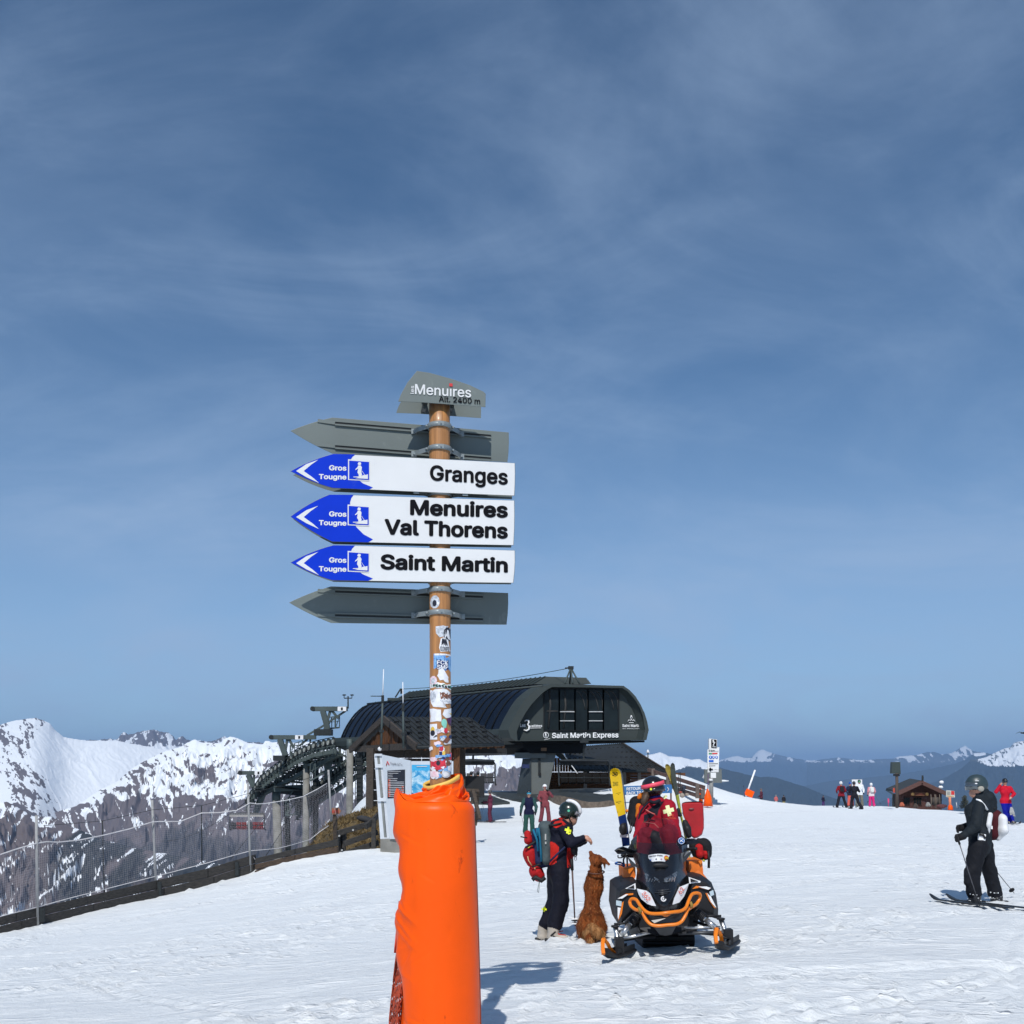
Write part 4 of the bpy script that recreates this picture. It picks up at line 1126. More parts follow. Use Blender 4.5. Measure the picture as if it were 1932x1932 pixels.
# carrying column and its wedge-shaped side face, coloured darker to stand for shade
COLG=mat('column_grey',(0.115,0.128,0.122),0.55,var=0.08,vscale=0.8)
mb=MB();cz=P(1002,1500,DS+1.2).z-0.4
def colpt(px,z,D):q=P(px,1450,D);return Vector((q.x,D,z))
zt_=P(1000,1421,DS+1.2).z
mb.hexa([colpt(1002,cz,DS+1.2),colpt(1030,cz,DS+1.2),colpt(1030,cz,DS+2.6),colpt(1002,cz,DS+2.6),colpt(1002,zt_,DS+1.2),colpt(1049,zt_,DS+1.2),colpt(1049,zt_,DS+2.6),colpt(1002,zt_,DS+2.6)])
mb.build('column',COLG,st)
mb=MB();zt2=P(1000,1431,DS+1.2).z
mb.hexa([colpt(972.5,cz,DS+2.0),colpt(1002.2,cz,DS+1.1),colpt(1002.2,cz,DS+2.6),colpt(976,cz,DS+2.8),colpt(986,zt2,DS+2.0),colpt(1002.2,zt2,DS+1.1),colpt(1002.2,zt2,DS+2.6),colpt(986,zt2,DS+2.6)])
mb.build('column_side',mat('column_side_shade',(0.035,0.045,0.050),0.55),st)  # side face of the column, its shade put into a darker grey
mb=MB();mb.box(P(1000,1425.5,DS+1.6),(2.0,1.2,0.35));mb.build('beam',COLG,st)
mb=MB();mb.box(P(992,1445.6,DS+1.0),(0.46,0.06,0.24));mb.build('display',mat('navy_display',(0.02,0.03,0.10),0.3),st)
mb=MB();mb.box(P(1017.6,1441,DS+1.14),(0.16,0.08,1.35));mb.build('cable_duct',STEEL_D,st)
mb=MB();mb.box(P(1018.5,1460.6,DS+1.12),(0.16,0.1,0.18));mb.build('control_box',RUBBER,st)
mb=MB();mb.bar(P(1110,1397,66),P(1110,1404,66),0.4,0.4);mb.build('rear_beam',CLAD,st)
# mast tripod on the roof
rt=thing('roof_tripod','small steel tripod standing on the station roof above its front','tripod',P(1078,1291,67))
ap=P(1077,1260,66.5)
for(x,y,D) in((1065,1290.5,65.6),(1093.5,1290,66),(1075,1290,67.5),(1080.5,1290,65.7)):
 mb=MB();mb.cyl(ap,P(x,y,D),0.055,6);mb.build('leg',STEEL,rt)
mb=MB();mb.box(ap,(0.35,0.3,0.2));mb.bar(ap,P(1066,1260.6,66.5),0.08,0.08);mb.build('cable_clamp',STEEL_D,rt)
def wire(pts,r,label,name='cable',cat='cable'):
 mb=MB();mb.tube(pts,r,5);mb.build(name,STEEL_D,None,label=label,category=cat)
def sag(a,b,s,n=24):return[a+(b-a)*(k/n)-Vector((0,0,s*4*(k/n)*(1-k/n))) for k in range(n+1)]
wire(sag(ap,c5(1500,262,79),0.25),0.022,'thin cable strung from the roof tripod to the rear mast of the station')
rm=thing('roof_mast','short dark bracket mast at the rear of the station roof','mast',c5(1500,300,79))
mb=MB();mb.bar(c5(1500,258,79),c5(1455,330,79),0.1,0.1);mb.build('strut',STEEL_D,rm);mb=MB();mb.bar(c5(1505,258,79),c5(1505,300,79),0.16,0.16);mb.build('post',STEEL_D,rm)
# -- timber hut under the station (left)
A,B,Re,Ce,L=P(725,1353,49.8),P(884,1354,52),P(787,1406,46),P(950,1401,48.5),P(662,1413,53)
L2=L+(B-A)
hut=thing('timber_hut','timber lift hut with dark metal gable roof in front of the station','hut',(A.x,A.y,gz(A.x,A.y)))
def roof_plane(parent,a,b,c,d,nseam,rows,name='roof',th=0.14,guards=True):
 """a-b ridge, d-c eave"""
 nrm=(b-a).cross(d-a).normalized()
 if nrm.z<0:nrm=-nrm
 mb=MB();mb.hexa([d-nrm*th,c-nrm*th,b-nrm*th,a-nrm*th,d,c,b,a]);r=mb.build(name,ROOFM,parent)
 for k in range(nseam+1):
  t=k/nseam;mb=MB();mb.bar(a+(b-a)*t+nrm*0.02,d+(c-d)*t+nrm*0.02,0.045,0.05,nrm);mb.build('seam',ROOFM,r)
 if guards:
  for j,row in enumerate(rows):
   for k in range(nseam//2):
    t=(k*2+(0.5+(j%2)))/nseam
    p0=a+(b-a)*t;q0=d+(c-d)*t;p1=a+(b-a)*(t+0.9/nseam);q1=d+(c-d)*(t+0.9/nseam)
    mb=MB();mb.bar(p0+(q0-p0)*row+nrm*0.06,p1+(q1-p1)*row+nrm*0.06,0.05,0.09,nrm);mb.build('snow_guard',mat('guard_black',(0.012,0.012,0.013),0.6),r)
 return r
roof_plane(hut,A,B,Ce,Re,16,(0.22,0.42,0.62,0.80))
roof_plane(hut,A,B,L2,L,12,(),guards=False)
gdir=(Re-L).normalized();rdir=(B-A).normalized()
def barge(p,q,w=0.30,th=0.12):
 mb=MB();mb.bar(p-rdir*0.05,q-rdir*0.05,th,w);return mb
dz=Vector((0,0,-0.18))
for(p,q) in((A,L),(A,Re)):barge(p+dz*0.4,q+dz*0.4).build('bargeboard',TIMB,hut)
mb=MB();mb.tube([Re+Vector((0,-0.06,-0.1)),Ce+Vector((0,-0.06,-0.1))],0.075,8);mb.build('gutter',STEEL_D,hut)
gi=rdir*0.35
for k in range(17):
 t0,t1=0.18+k*0.038,0.18+(k+0.92)*0.038
 def topz(t):
  p=L+(Re-L)*t;s=t/0.5 if t<0.5 else(1-t)/0.5
  return(L.z+(Re.z-L.z)*t)+(A.z-(L.z+Re.z)/2)*s-0.28
 p0,p1=L+(Re-L)*t0,L+(Re-L)*t1;zb=L.z+0.05-(k%2)*0.02
 mb=MB();e=rdir*(0.05 if k%2 else 0.09)
 f_=[Vector((p0.x,p0.y,zb)),Vector((p1.x,p1.y,zb)),Vector((p1.x,p1.y,max(zb+.05,topz(t1)))),Vector((p0.x,p0.y,max(zb+.05,topz(t0))))]
 mb.prism([q+gi for q in f_],e*-1);mb.build('plank',PLANK,hut)
mb=MB();mb.bar(L+gdir*0.3+gi*0.6+Vector((0,0,-0.02)),Re-gdir*0.3+gi*0.6+Vector((0,0,-0.02)),0.25,0.30);mb.build('tie_beam',TIMB,hut)
gzh=gz(-4.5,47)
def vpost(px,y_top,D,w,m,parent,name='post',zb=None):
 p=P(px,y_top,D);zb=gz(p.x,p.y)-0.3 if zb is None else zb
 mb=MB();mb.box((p.x,p.y,(p.z+zb)/2),(w,w,p.z-zb));return mb.build(name,m,parent)
vpost(699,1412,50,0.34,TIMB,hut);vpost(862,1411,47.5,0.28,PLANK,hut);vpost(873,1408,48.5,0.26,TIMB,hut)
for k,(a_,b_) in enumerate(((700,730),(731,762),(763,795),(796,828),(829,858))):
 p,q=P(a_,1410,50.5),P(b_,1410,50.5);zb=0.4
 for j in range(6):
  z0=zb+(p.z-zb)*j/6;z1=zb+(p.z-zb)*(j+0.94)/6
  mb=MB();mb.hexa([Vector((p.x,p.y,z0)),Vector((q.x,q.y,z0)),Vector((q.x,q.y+.1,z0)),Vector((p.x,p.y+.1,z0)),Vector((p.x,p.y,z1)),Vector((q.x,q.y,z1)),Vector((q.x,q.y+.1,z1)),Vector((p.x,p.y+.1,z1))]);mb.build('plank',TIMB,hut)
for x in(846,853):
 vpost(x,1410,47.8,0.12,PLANK,hut)
mb=MB();mb.bar(P(792,1409.5,47.5),P(945,1405,49.5),0.22,0.26);mb.build('eave_beam',PLANK,hut)
for k in range(12):
 t=k/11;p=Re+(Ce-Re)*t;mb=MB();mb.bar(p+Vector((0,0.05,-0.2)),p+(A-Re)*0.3+Vector((0,0.1,-0.22)),0.1,0.14);mb.build('rafter',PLANK,hut)
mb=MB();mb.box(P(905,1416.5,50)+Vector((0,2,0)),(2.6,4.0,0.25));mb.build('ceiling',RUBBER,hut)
mb=MB();mb.box(P(890,1484,49),(1.2,0.6,1.0));mb.build('silhouette_block',RUBBER,hut)  # black box added for the dark silhouettes of chair backs and riders here
lp=mb=MB();mb.ell(P(716.5,1413,49),0.10);mb.build('wall_lamp',WHT,None,label='small white globe lamp under the eave of the timber hut',category='lamp')
# aerial masts in front of the hut
def aerial(x0,y0,x1,y1,D,label,ext):
 b,t=P(x1,y1,D),P(x0,y0,D)
 r=thing('aerial_mast',label,'aerial',tuple(b));k=0.38
 m_=b+(t-b)*(1-k)
 mb=MB();mb.cyl(b,m_,0.05,8);mb.build('pole',STEEL,r)
 mb=MB();mb.cyl(m_,t,0.026,8,0.018);mb.build('whip',WHT,r)
 mb=MB();mb.box(m_,(0.12,0.12,0.35));mb.build('clamp',STEEL_D,r)
 if ext:
  mb=MB();c=m_+(t-m_)*0.10;mb.cyl(c,c+Vector((-0.55,0,0.0)),0.02,6)
  for e in(-0.15,-0.3,-0.42,-0.55):mb.cyl(c+Vector((e,-0.12,0)),c+Vector((e,0.12,0)),0.012,5)
  mb.build('yagi_arm',STEEL_D,r)
 mb=MB();mb.box(b+(m_-b)*0.35,(0.2,0.14,0.12));mb.build('bracket',STEEL_D,r)
aerial(723.8,1262.6,719,1412,47.6,'taller white-tipped aerial mast with a side arm before the hut gable',True)
aerial(760,1287,761.3,1412,46.5,'shorter white-tipped aerial mast right of the hut gable',False)
an=thing('wind_gauge','small two-armed wind gauge above the left end of the station roof','wind gauge',c5(1070,420,80))
mb=MB();mb.cyl(c5(1070,420,80),c5(1070,320,80),0.06,6);mb.build('pole',STEEL_D,an)
mb=MB();mb.cyl(c5(1038,336,80),c5(1102,336,80),0.04,5)
for x in(1038,1102):
 mb.cyl(c5(x,336,80),c5(x,312,80),0.03,5);mb.ell(c5(x,310,80),(0.16,0.1,0.06),None,8,5)
mb.build('cross_arm',STEEL_D,an)
# -- timber building on the right of the station
rh=thing('timber_lodge','low timber building with broad dark snow-guarded roof behind the parked chair','building',P(1150,1490,72))
roof_plane(rh,P(1062,1410.5,77),P(1172,1402.5,77),P(1255,1454,70),P(1078,1452,69.4),30,(0.18,0.36,0.55,0.74,0.86))
mb=MB();mb.tube([P(1078,1453.5,69.3),P(1255,1455.5,69.9)],0.09,8);mb.build('gutter',STEEL_D,rh)
mb=MB();mb.bar(P(1172,1403,77.2),P(1256,1455,70),0.12,0.3);mb.build('bargeboard',TIMB,rh)
mb=MB();mb.bar(P(1048,1418,71),P(1080,1444,70),0.14,0.34);mb.build('bargeboard',CLAD,rh)
for k in range(9):
 x0=1030.5+k*5.2;mb=MB();p=P(x0+2.3,1440,71.5);z1=P(x0,1430+max(0,k-4)*3.5,71.5).z;z0=P(x0,1456,71.5).z
 mb.box((p.x,p.y,(z0+z1)/2),(0.17,0.06+0.02*(k%2),z1-z0));mb.build('plank',PLANK,rh)
for k in range(8):
 z=P(1040,1488-k*4.1,71).z;a_,b_=P(1030,1470,71),P(1190 if k<7 else 1245,1470,71)
 mb=MB();mb.tube([Vector((a_.x,71,z)),Vector((b_.x,71.3,z))],0.085,8);mb.build('log',PLANK,rh)
for k in range(4):
 z=P(1200,1474-k*4.6,71).z;mb=MB();mb.box(((P(1200,1470,71).x),71.6,z),(7.0,0.1,0.155));mb.build('plank',PLANK,rh)
for x in(1104,1178,1206,1236):
 p=P(x,1456,70.2);mb=MB();mb.box((p.x,p.y,p.z-0.55),(0.22,0.2,1.2));mb.build('post',mat('grey_post',(0.16,0.14,0.12),0.8),rh)
mb=MB();mb.box(P(1106,1463,70.9),(0.42,0.05,0.60));wn=mb.build('window',GLASS_F,rh)
mb=MB();mb.bar(P(1060,1419,66.3),P(1090,1460,66.5),0.05,0.05);mb.build('brace',WHT,rh)
# loading deck: dark matting over a timber edge
DECK=mat('dark_wet_matting',(0.030,0.036,0.036),0.6,var=0.25,vscale=1.5,bump=0.2,bscale=5)
dk=thing('loading_deck','dark loading deck of matting on timber at the foot of the station','deck',P(1080,1505,58))
edge=[(1033,1496),(1044,1504),(1058,1509),(1076,1513),(1094,1518),(1110,1521),(1130,1521),(1150,1518),(1163,1516)]
De=[59.5,58,57,56.3,55.8,55.4,55.4,55.6,56]
back=[(1028,1490),(1044,1489),(1060,1488.5),(1080,1488),(1095,1487.5),(1110,1487),(1130,1487),(1150,1487),(1170,1487)]
mb=MB();g0=[P(x,y-(8 if 1050<x<1160 else 3),d) for(x,y),d in zip(edge,De)];g1=[P(x,y,66) for(x,y) in back];g2=[Vector((p.x,p.y+.05,p.z-1.2)) for p in g0]
mb.loft([g2,g0],closed=False,cap=False,smooth=False);mb.build('timber_edge',mat('deck_edge_boards',(0.13,0.10,0.075),0.8,var=0.3),dk)
mb=MB();mb.loft([g0,g1],closed=False,cap=False,smooth=False);mb.build('matting',DECK,dk)
mk=thing('loading_mat','flat dark mat lying on the snow left of the station column','mat',P(920,1505,56))
mb=MB()
def lay(pp,par):
 mb=MB();mb.prism([Vector((q.x,q.y,gz(q.x,q.y)+0.14)) for q in[P(x,y,on_ground(x,y,56)) for x,y in pp]],Vector((0,0,-0.3)));mb.build('mat',DECK,par)
lay([(888,1504),(924,1505),(962,1518),(928,1520),(888,1517)],mk)
mk2=thing('loading_mat','wide dark mat on the snow at the foot of the grey column','mat',P(990,1505,58))
lay([(928,1498),(975,1496),(1036,1498),(1042,1510),(994,1517),(966,1512),(944,1506)],mk2)
# -- chairs
def chair(loc,yaw,w,label,group,seatcol,hoodm,n=6,hang=3.6,people=0):
 c=thing('lift_chair',label,'chairlift chair',tuple(loc),group)
 M=Matrix.Rotation(yaw,3,'Z');o=Vector(loc)
 T=lambda x,y,z:o+M@Vector((x,y,z))
 h=w/2
 mb=MB();mb.tube([T(0,0.1,hang),T(0,0.35,hang-0.5),T(0,0.45,1.75),T(0,0.2,1.5)],0.06,8);mb.build('hanger',STEEL_D,c)
 mb=MB();mb.box(T(0,0.05,hang+0.1),(0.5,0.25,0.28),M);mb.ell(T(-0.2,0,hang+0.25),0.12,None,8,6);mb.ell(T(0.2,0,hang+0.25),0.12,None,8,6);mb.build('grip',STEEL_D,c)
 mb=MB();mb.tube([T(-h,-0.35,0.0),T(-h,0.1,0.1),T(-h,0.25,0.5),T(-h,0.2,1.25),T(-h*0.9,0.1,1.5),T(0,0.1,1.55),T(h*0.9,0.1,1.5),T(h,0.2,1.25),T(h,0.25,0.5),T(h,0.1,0.1),T(h,-0.35,0.0)],0.05,8);mb.build('frame',STEEL_D,c)
 mb=MB();mb.tube([T(-h,0.25,0.45),T(h,0.25,0.45)],0.035,6);mb.build('cross_tube',STEEL_D,c)
 for k in range(n):
  x0=-h+0.08+(w-0.16)*(k+0.5)/n;sw=(w-0.16)/n*0.9
  mb=MB();mb.box(T(x0,-0.12,0.16),(sw,0.46,0.10),M@Matrix.Rotation(-0.12,3,'X'));mb.build('seat',seatcol[k%len(seatcol)],c,bevel=0.02)
  mb=MB();mb.box(T(x0,0.20,0.47),(sw,0.09,0.50),M@Matrix.Rotation(-0.2,3,'X'));mb.build('backrest',seatcol[k%len(seatcol)],c,bevel=0.02)
 mb=MB();mb.tube([T(-h,-0.1,0.55),T(-h*0.96,-0.62,0.45),T(h*0.96,-0.62,0.45),T(h,-0.1,0.55)],0.025,6);mb.build('safety_bar',STEEL_D,c)
 sec=[]
 for t in range(7):
  a=R(20+t*17);sec.append([T(x,0.15+0.62*math.cos(a)*0.6,1.05+0.48*math.sin(a)) for x in(-h*0.97,-h*.4,h*.4,h*0.97)])
 mb=MB();mb.loft(sec,closed=False,cap=False);mb.build('bubble_hood',hoodm,c)
 return c
HOODM=mat('smoke_hood',(0.035,0.04,0.045),0.35,var=0.2);GSEAT=mat('black_seat',(0.022,0.022,0.026),0.5);BSEAT=mat('brown_grey_seat',(0.010,0.0095,0.009),0.85,spec=0.1)
RSEAT=mat('red_seat',(0.20,0.012,0.012),0.5);HOOD2=mat('pale_hood',(0.09,0.09,0.09),0.4)
G_CH='chairs on the chairlift'
p=c7(580,640,62);chair(p,0.02,3.05,'dark empty lift chair hanging under the right end of the station front',G_CH,[BSEAT],HOODM,6,2.6)
p=P(467,1566.5,92);chair(p,R(180),3.1,'lift chair with red seats coming up below the ramp, seen through the net',G_CH,[RSEAT,RSEAT,GSEAT],HOOD2,6,2.4)
p=P(893,1481,63);chair(p,R(6),2.7,'dark lift chair in the shade behind the timber hut',G_CH,[GSEAT],HOODM,6,1.9)
# -- approach ramp of the lift: towers, sheave trains, catwalks
lr=thing('lift_ramp','long steel ramp of rollers and catwalks climbing to the left end of the station','chairlift ramp',P(573,1600,88))
def path(pts,D0_,D1_):
 n=len(pts);d=[0]
 for i in range(1,n):d.append(d[-1]+math.hypot(pts[i][0]-pts[i-1][0],pts[i][1]-pts[i-1][1]))
 return[c5(x,y,D0_+(D1_-D0_)*dd/d[-1]) for(x,y),dd in zip(pts,d)]
def resample(pts,step):
 out=[pts[0].copy()];acc=0
 for i in range(1,len(pts)):
  a,b=pts[i-1],pts[i];L_=(b-a).length;t=step-acc
  while t<=L_:
   out.append(a+(b-a)*(t/L_));t+=step
  acc=(acc+L_)%step
 return out
near=path([(955,690),(800,722),(655,785),(600,822),(480,905),(360,1000),(310,1075),(245,1180)],82,96)
farl=path([(1240,775),(1040,878),(860,1020),(760,1100),(660,1240)],80,95)
for nm,ln,off in(('near',near,-1),('far',farl,-1)):
 pts=resample(ln,0.82)
 for i,p in enumerate(pts):
  d=(pts[min(i+1,len(pts)-1)]-pts[max(i-1,0)]).normalized();sd_=Vector((d.y,-d.x,0)).normalized()
  if sd_.y>0:sd_=-sd_
  mb=MB();mb.cyl(p-sd_*0.06,p+sd_*0.08,0.33,14);w=mb.build('roller',STEEL_D,lr)
  mb=MB();mb.cyl(p+sd_*0.08,p+sd_*0.12,0.20,12);mb.build('hub',mat('pale_hub',(0.35,0.36,0.32),0.5),w)
 mb=MB();mb.tube([p+Vector((0,-0.15,0.36)) for p in pts],0.035,5);mb.build('haul_rope',STEEL_D,lr)
 for off_,wd in((-0.35,0.25),(-1.0,0.2)):
  mb=MB()
  if off_>-0.5:
   for i in range(len(ln)-1):mb.bar(ln[i]+Vector((0,0.35,off_)),ln[i+1]+Vector((0,0.35,off_)),0.22,wd)
  else:
   mid=ln[len(ln)//2+1]+Vector((0,.35,-1.3));e0_=ln[0]+Vector((0.3,.35,-1.0));e1_=ln[-1]+Vector((.6,.35,-1.0))
   mb.bar(e0_,mid,.22,.28);mb.bar(mid,e1_,.22,.28);mb.bar(e0_+Vector((0,1.2,0)),mid+Vector((0,1.2,0)),.22,.28);mb.bar(mid+Vector((0,1.2,0)),e1_+Vector((0,1.2,0)),.22,.28)
  mb.build('girder',STEEL,lr,kind='stuff')
 cw=resample(ln,0.6)
 mb=MB()
 for i in range(0,len(cw)-2,2):
  f_=i/len(cw);e=(e0_+(mid-e0_)*min(1,f_*1.7)) if f_<.59 else(mid+(e1_-mid)*((f_-.59)/.41))
  mb.bar(cw[i]+Vector((0,.35,-.3)),e,.07,.07);mb.bar(cw[i+2]+Vector((0,1.3,-.3)),e+Vector((0,1.2,0)),.07,.07)
 mb.build('truss_web',STEEL,lr,kind='stuff')
 mb=MB()
 for i in range(len(cw)):
  p=cw[i]+Vector((0.1,-0.35,-0.95));mb.box(p,(0.52,0.95,0.05))
  mb.box(p+Vector((0.05,-0.45,0.16)),(0.30,0.05,0.30));mb.box(p+Vector((0,0.1,0.35)),(0.12,0.1,0.65))
 mb.build('catwalk_steps',STEEL,lr,kind='stuff')
 for hz_ in(0.15,-0.35):
  mb=MB();mb.tube([p+Vector((0.1,-0.9,hz_+0.0)) for p in ln],0.03,5);mb.build('handrail',STEEL,lr)
 mb=MB()
 for i in range(0,len(cw),3):mb.bar(cw[i]+Vector((0.1,-0.9,-0.95)),cw[i]+Vector((0.1,-0.9,0.15)),0.04,0.04)
 for i in range(0,len(cw)-3,3):mb.bar(cw[i]+Vector((0.1,0.5,-1.05)),cw[i+3]+Vector((0.1,0.5,-0.1)),0.07,0.07);
 mb.build('braces',STEEL,lr,kind='stuff')
def crossarm(x0,x1,y,D,legs,box):
 a,b=c5(x0,y,D),c5(x1,y,D)
 mb=MB();mb.bar(a,b,0.45,0.36);o=mb.build('crossarm',STEEL,lr)
 mb=MB();mb.cyl(a+Vector((0,-0.3,0.0)),a+Vector((0,0.3,0.0)),0.2,10);mb.build('pulley',STEEL_D,o)
 mb=MB();q=c5(box,y,D-0.3);mb.box(q,(0.7,0.04,0.36));mb.build('number_plate',WHT,o)
 mb=MB();mb.box(q+Vector((0,-0.03,0)),(0.16,0.03,0.22));mb.build('number',CLAD_D,o)
 for(xa,ya,xb,yb,w) in legs:
  mb=MB();mb.bar(c5(xa,ya,D),c5(xb,yb,D),w,w);mb.build('strut',STEEL,lr)
crossarm(785,1065,423,84,[(865,440,905,590,0.42),(925,440,880,590,0.2),(940,440,990,500,0.2),(735,640,870,560,0.15),(870,560,1050,440,0.15),(910,490,910,590,0.1),(965,490,965,570,0.1),(910,490,1000,490,0.08)],1020)
crossarm(448,808,655,88,[(515,670,560,805,0.44),(575,670,555,790,0.2),(590,670,625,740,0.2),(740,670,680,720,0.16),(762,670,762,700,0.14),(600,720,600,790,0.1),(600,720,690,720,0.08),(655,720,655,790,0.08)],672)
crossarm(195,388,945,94,[(255,960,300,1060,0.4),(305,960,300,1040,0.18),(350,955,380,985,0.14)],340)
mb=MB();mb.box(c5(870,615,83.5),(1.4,0.9,0.5));mb.build('gearbox',STEEL_D,lr)
mb=MB();mb.box(c5(515,825,88),(1.0,0.9,0.45));mb.build('gearbox',STEEL_D,lr)
# central frames between both lines
for(xa,ya,xb,yb,D,w) in[(770,810,1010,800,85,0.3),(740,880,1045,860,85,0.2),(470,1075,760,1060,90,0.5),(560,1010,740,1030,90,0.2),(830,850,780,950,85,.14),(780,950,880,850,85,.14),(905,830,905,1000,85,.5),(940,750,1080,830,84,.14),(1000,740,1000,850,84,.12),(560,1290,690,1130,90,.14),(600,1190,680,1190,90,.12),(690,930,690,1010,90,.45),(660,1130,660,1280,90,.4),(340,1160,500,1000,93,.25),(720,1010,720,850,88,.12),(640,1000,700,930,88,.12),(560,1190,640,1060,90,.1),(580,1300,580,1190,90,.1)]:
 mb=MB();mb.bar(c5(xa,ya,D),c5(xb,yb,D),w,w);mb.build('frame_member',STEEL,lr)
def lattice(x0,y0,x1,y1,h_,D,n_,nm='handrail_frame'):
 mb=MB();L2_=[c5(x0+(x1-x0)*k/n_,y0+(y1-y0)*k/n_,D) for k in range(n_+1)];up_=Vector((0,0,h_))
 mb.bar(L2_[0],L2_[-1],.12,.12);mb.bar(L2_[0]+up_,L2_[-1]+up_,.05,.05);mb.bar(L2_[0]+up_*.55,L2_[-1]+up_*.55,.04,.04)
 for k in range(n_+1):mb.bar(L2_[k],L2_[k]+up_,.06,.06)
 for k in range(0,n_,2):mb.bar(L2_[k],L2_[k+1]+up_,.05,.05)
 mb.build(nm,STEEL,lr,kind='stuff')
for a_ in((600,800,700,760,0.85,87.5,3),(905,585,1000,575,0.95,84.5,3),(500,1000,690,1000,1.3,90,6),(470,1070,760,1055,1.2,90.5,8),(780,820,1010,805,1.1,86,6),(760,1010,1050,850,1.4,84,7),(560,1290,690,1280,1.5,90,3),(360,1110,470,1060,1.5,93,3),(820,960,1000,870,2.0,86,5)):lattice(*a_)
for(x0,y0,x1,y1,D) in((330,1090,560,930,92),(560,930,760,830,88),(520,1060,700,1080,90),(760,1130,880,1060,85),(640,1150,700,1250,90),(770,830,1000,800,86)):
 mb=MB()
 for k in range(9):
  p=c5(x0+(x1-x0)*k/8,y0+(y1-y0)*k/8,D);mb.box(p,(.9,1.4,.07));mb.box(p+Vector((.1,.3,-.35)),(.25,.5,.5))
 mb.build('steps',STEEL_D,lr,kind='stuff')
def pillar(x0,x1,ytop,ybot,D,lean=0.0,dark=0.0,cap=True,label=None):
 t=thing('concrete_pillar',label,'pillar',c5((x0+x1)/2+lean,ybot,D))
 r=(x1-x0)/2/4.32/FOC*D
 a,b=c5((x0+x1)/2+lean,ybot,D)-Vector((0,0,6)),c5((x0+x1)/2,ytop,D)
 mb=MB();mb.tube([a,b],[r*1.08,r],20);mb.build('shaft',CONC,t)
 if cap:mb=MB();mb.cyl(b-Vector((0,0,0.1)),b+Vector((0,0,0.7)),r*1.03,18);mb.build('steel_collar',STEEL,t)
 lx=r+0.35
 mb=MB()
 for s_ in(0.15,0.6):mb.bar(a+Vector((lx+s_-0.3,-0.1,0)),b+Vector((lx+s_-0.3,-0.1,0)),0.05,0.05)
 L_=(b-a).length;k=0
 while k*0.33<L_:
  p=a+(b-a)*(k*0.33/L_)+Vector((lx,-0.1,0));mb.bar(p+Vector((-0.16,0,0)),p+Vector((0.32,0,0)),0.04,0.04);k+=1
 mb.bar(a+Vector((lx+0.15,0.15,0)),b+Vector((lx+0.15,0.15,0)),0.5,0.06,(0,1,0))
 mb.build('ladder',STEEL_D,t,kind='stuff')
pillar(1058,1112,742,1272,80,4,label='concrete pillar under the left end of the station roof')
pillar(704,756,900,1540,86,0,label='middle concrete pillar of the lift ramp, straight upright')
pillar(452,518,1160,1600,92,46,label='leaning concrete pillar at the lower left of the lift ramp')
wire(sag(c5(240,1180,96),c5(-460,1500,150),1.0),0.03,'haul rope running down from the lift ramp to the left')
wire([c5(395,1300,60),c5(120,1640,60)],0.018,'thin stay wire slanting down behind the net','stay_wire','wire')
wire([c5(690,1180,60),c5(400,1620,60)],0.018,'second thin stay wire slanting down behind the net by the pillars','stay_wire','wire')
# ====================== LEFT SIDE: panel, fence, timber edging, grass knoll
SILV=mat('pale_aluminium',(0.60,0.63,0.66),0.45,metal=0.15,var=0.04)
PALE=mat('pale_grey_panel',(0.50,0.54,0.58),0.45,var=0.03)
ip=thing('piste_information_board','tall pale grey piste information board with slanting top on a concrete foot','information board',P(745,1612,29))
DI=29.0
def ipf(px,py,l=0.0):
# front face runs from the left edge (near) to the right, turning slightly away
 return P(px,py,DI-(px-720)*0.008-l)
mb=MB();mb.prism([ipf(720,1423.5),ipf(775,1435),ipf(777,1583),ipf(735,1583)],Vector((0,0.10,0)));bd=mb.build('front_panel',PALE,ip)
def sidep(px,py):return P(px,py,DI+0.1)
mb=MB();mb.prism([sidep(706,1423.8),sidep(711,1423.6),sidep(725,1583),sidep(717.5,1583)],Vector((0,0.08,0)));mb.build('outer_upright',SILV,ip)
mb=MB();mb.prism([sidep(716,1423.5),sidep(721,1423.5),sidep(736,1583),sidep(729,1583)],Vector((0,0.08,0)));mb.build('inner_upright',SILV,ip)
for(y0,y1) in((1424,1443),(1447,1504),(1513,1583)):
 k0,k1=(y0-1424)/159,(y1-1424)/159
 mb=MB();mb.prism([sidep(711+14*k0,y0),sidep(716.5+13.5*k0,y0),sidep(716.5+13.5*k1,y1),sidep(711+14*k1,y1)][::-1],Vector((0,0.04,0)));mb.build('side_pane',mat('grey_pane',(0.20,0.21,0.20),0.3),ip)
for yy in(1424.2,1445,1508.5,1582):
 k0=(yy-1424)/159;mb=MB();mb.bar(sidep(707+11*k0,yy)+Vector((0,-.01,0)),sidep(721+14*k0,yy)+Vector((0,-.01,0)),0.08,0.06 if yy<1440 or yy>1570 else 0.10);mb.build('cross_rail',SILV,ip)
mb=MB();a=ipf(732,1452,.02);mb.prism([ipf(731,1506,.02),ipf(764,1504,.02),ipf(764,1452,.02),ipf(731,1454,.02)],(0,0.02,0));dsp=mb.build('notice_field',mat('notice_black',(0.02,0.022,0.03),0.4),ip)
rnd=random.Random(2)
WHI=mat('notice_white',(0.6,0.6,0.62),0.5);ORI=mat('notice_orange',(0.45,0.09,0.05),0.5)
for k in range(15):
 y=1456+k*3.3;x1=762 if k>5 else rnd.uniform(740,752)
 if k==0:x1=756
 mb=MB();mb.bar(ipf(732.5,y,.035),ipf(x1,y-0.3,.035),0.012,0.010 if k<5 else 0.013);mb.build('print_line',WHI,dsp)
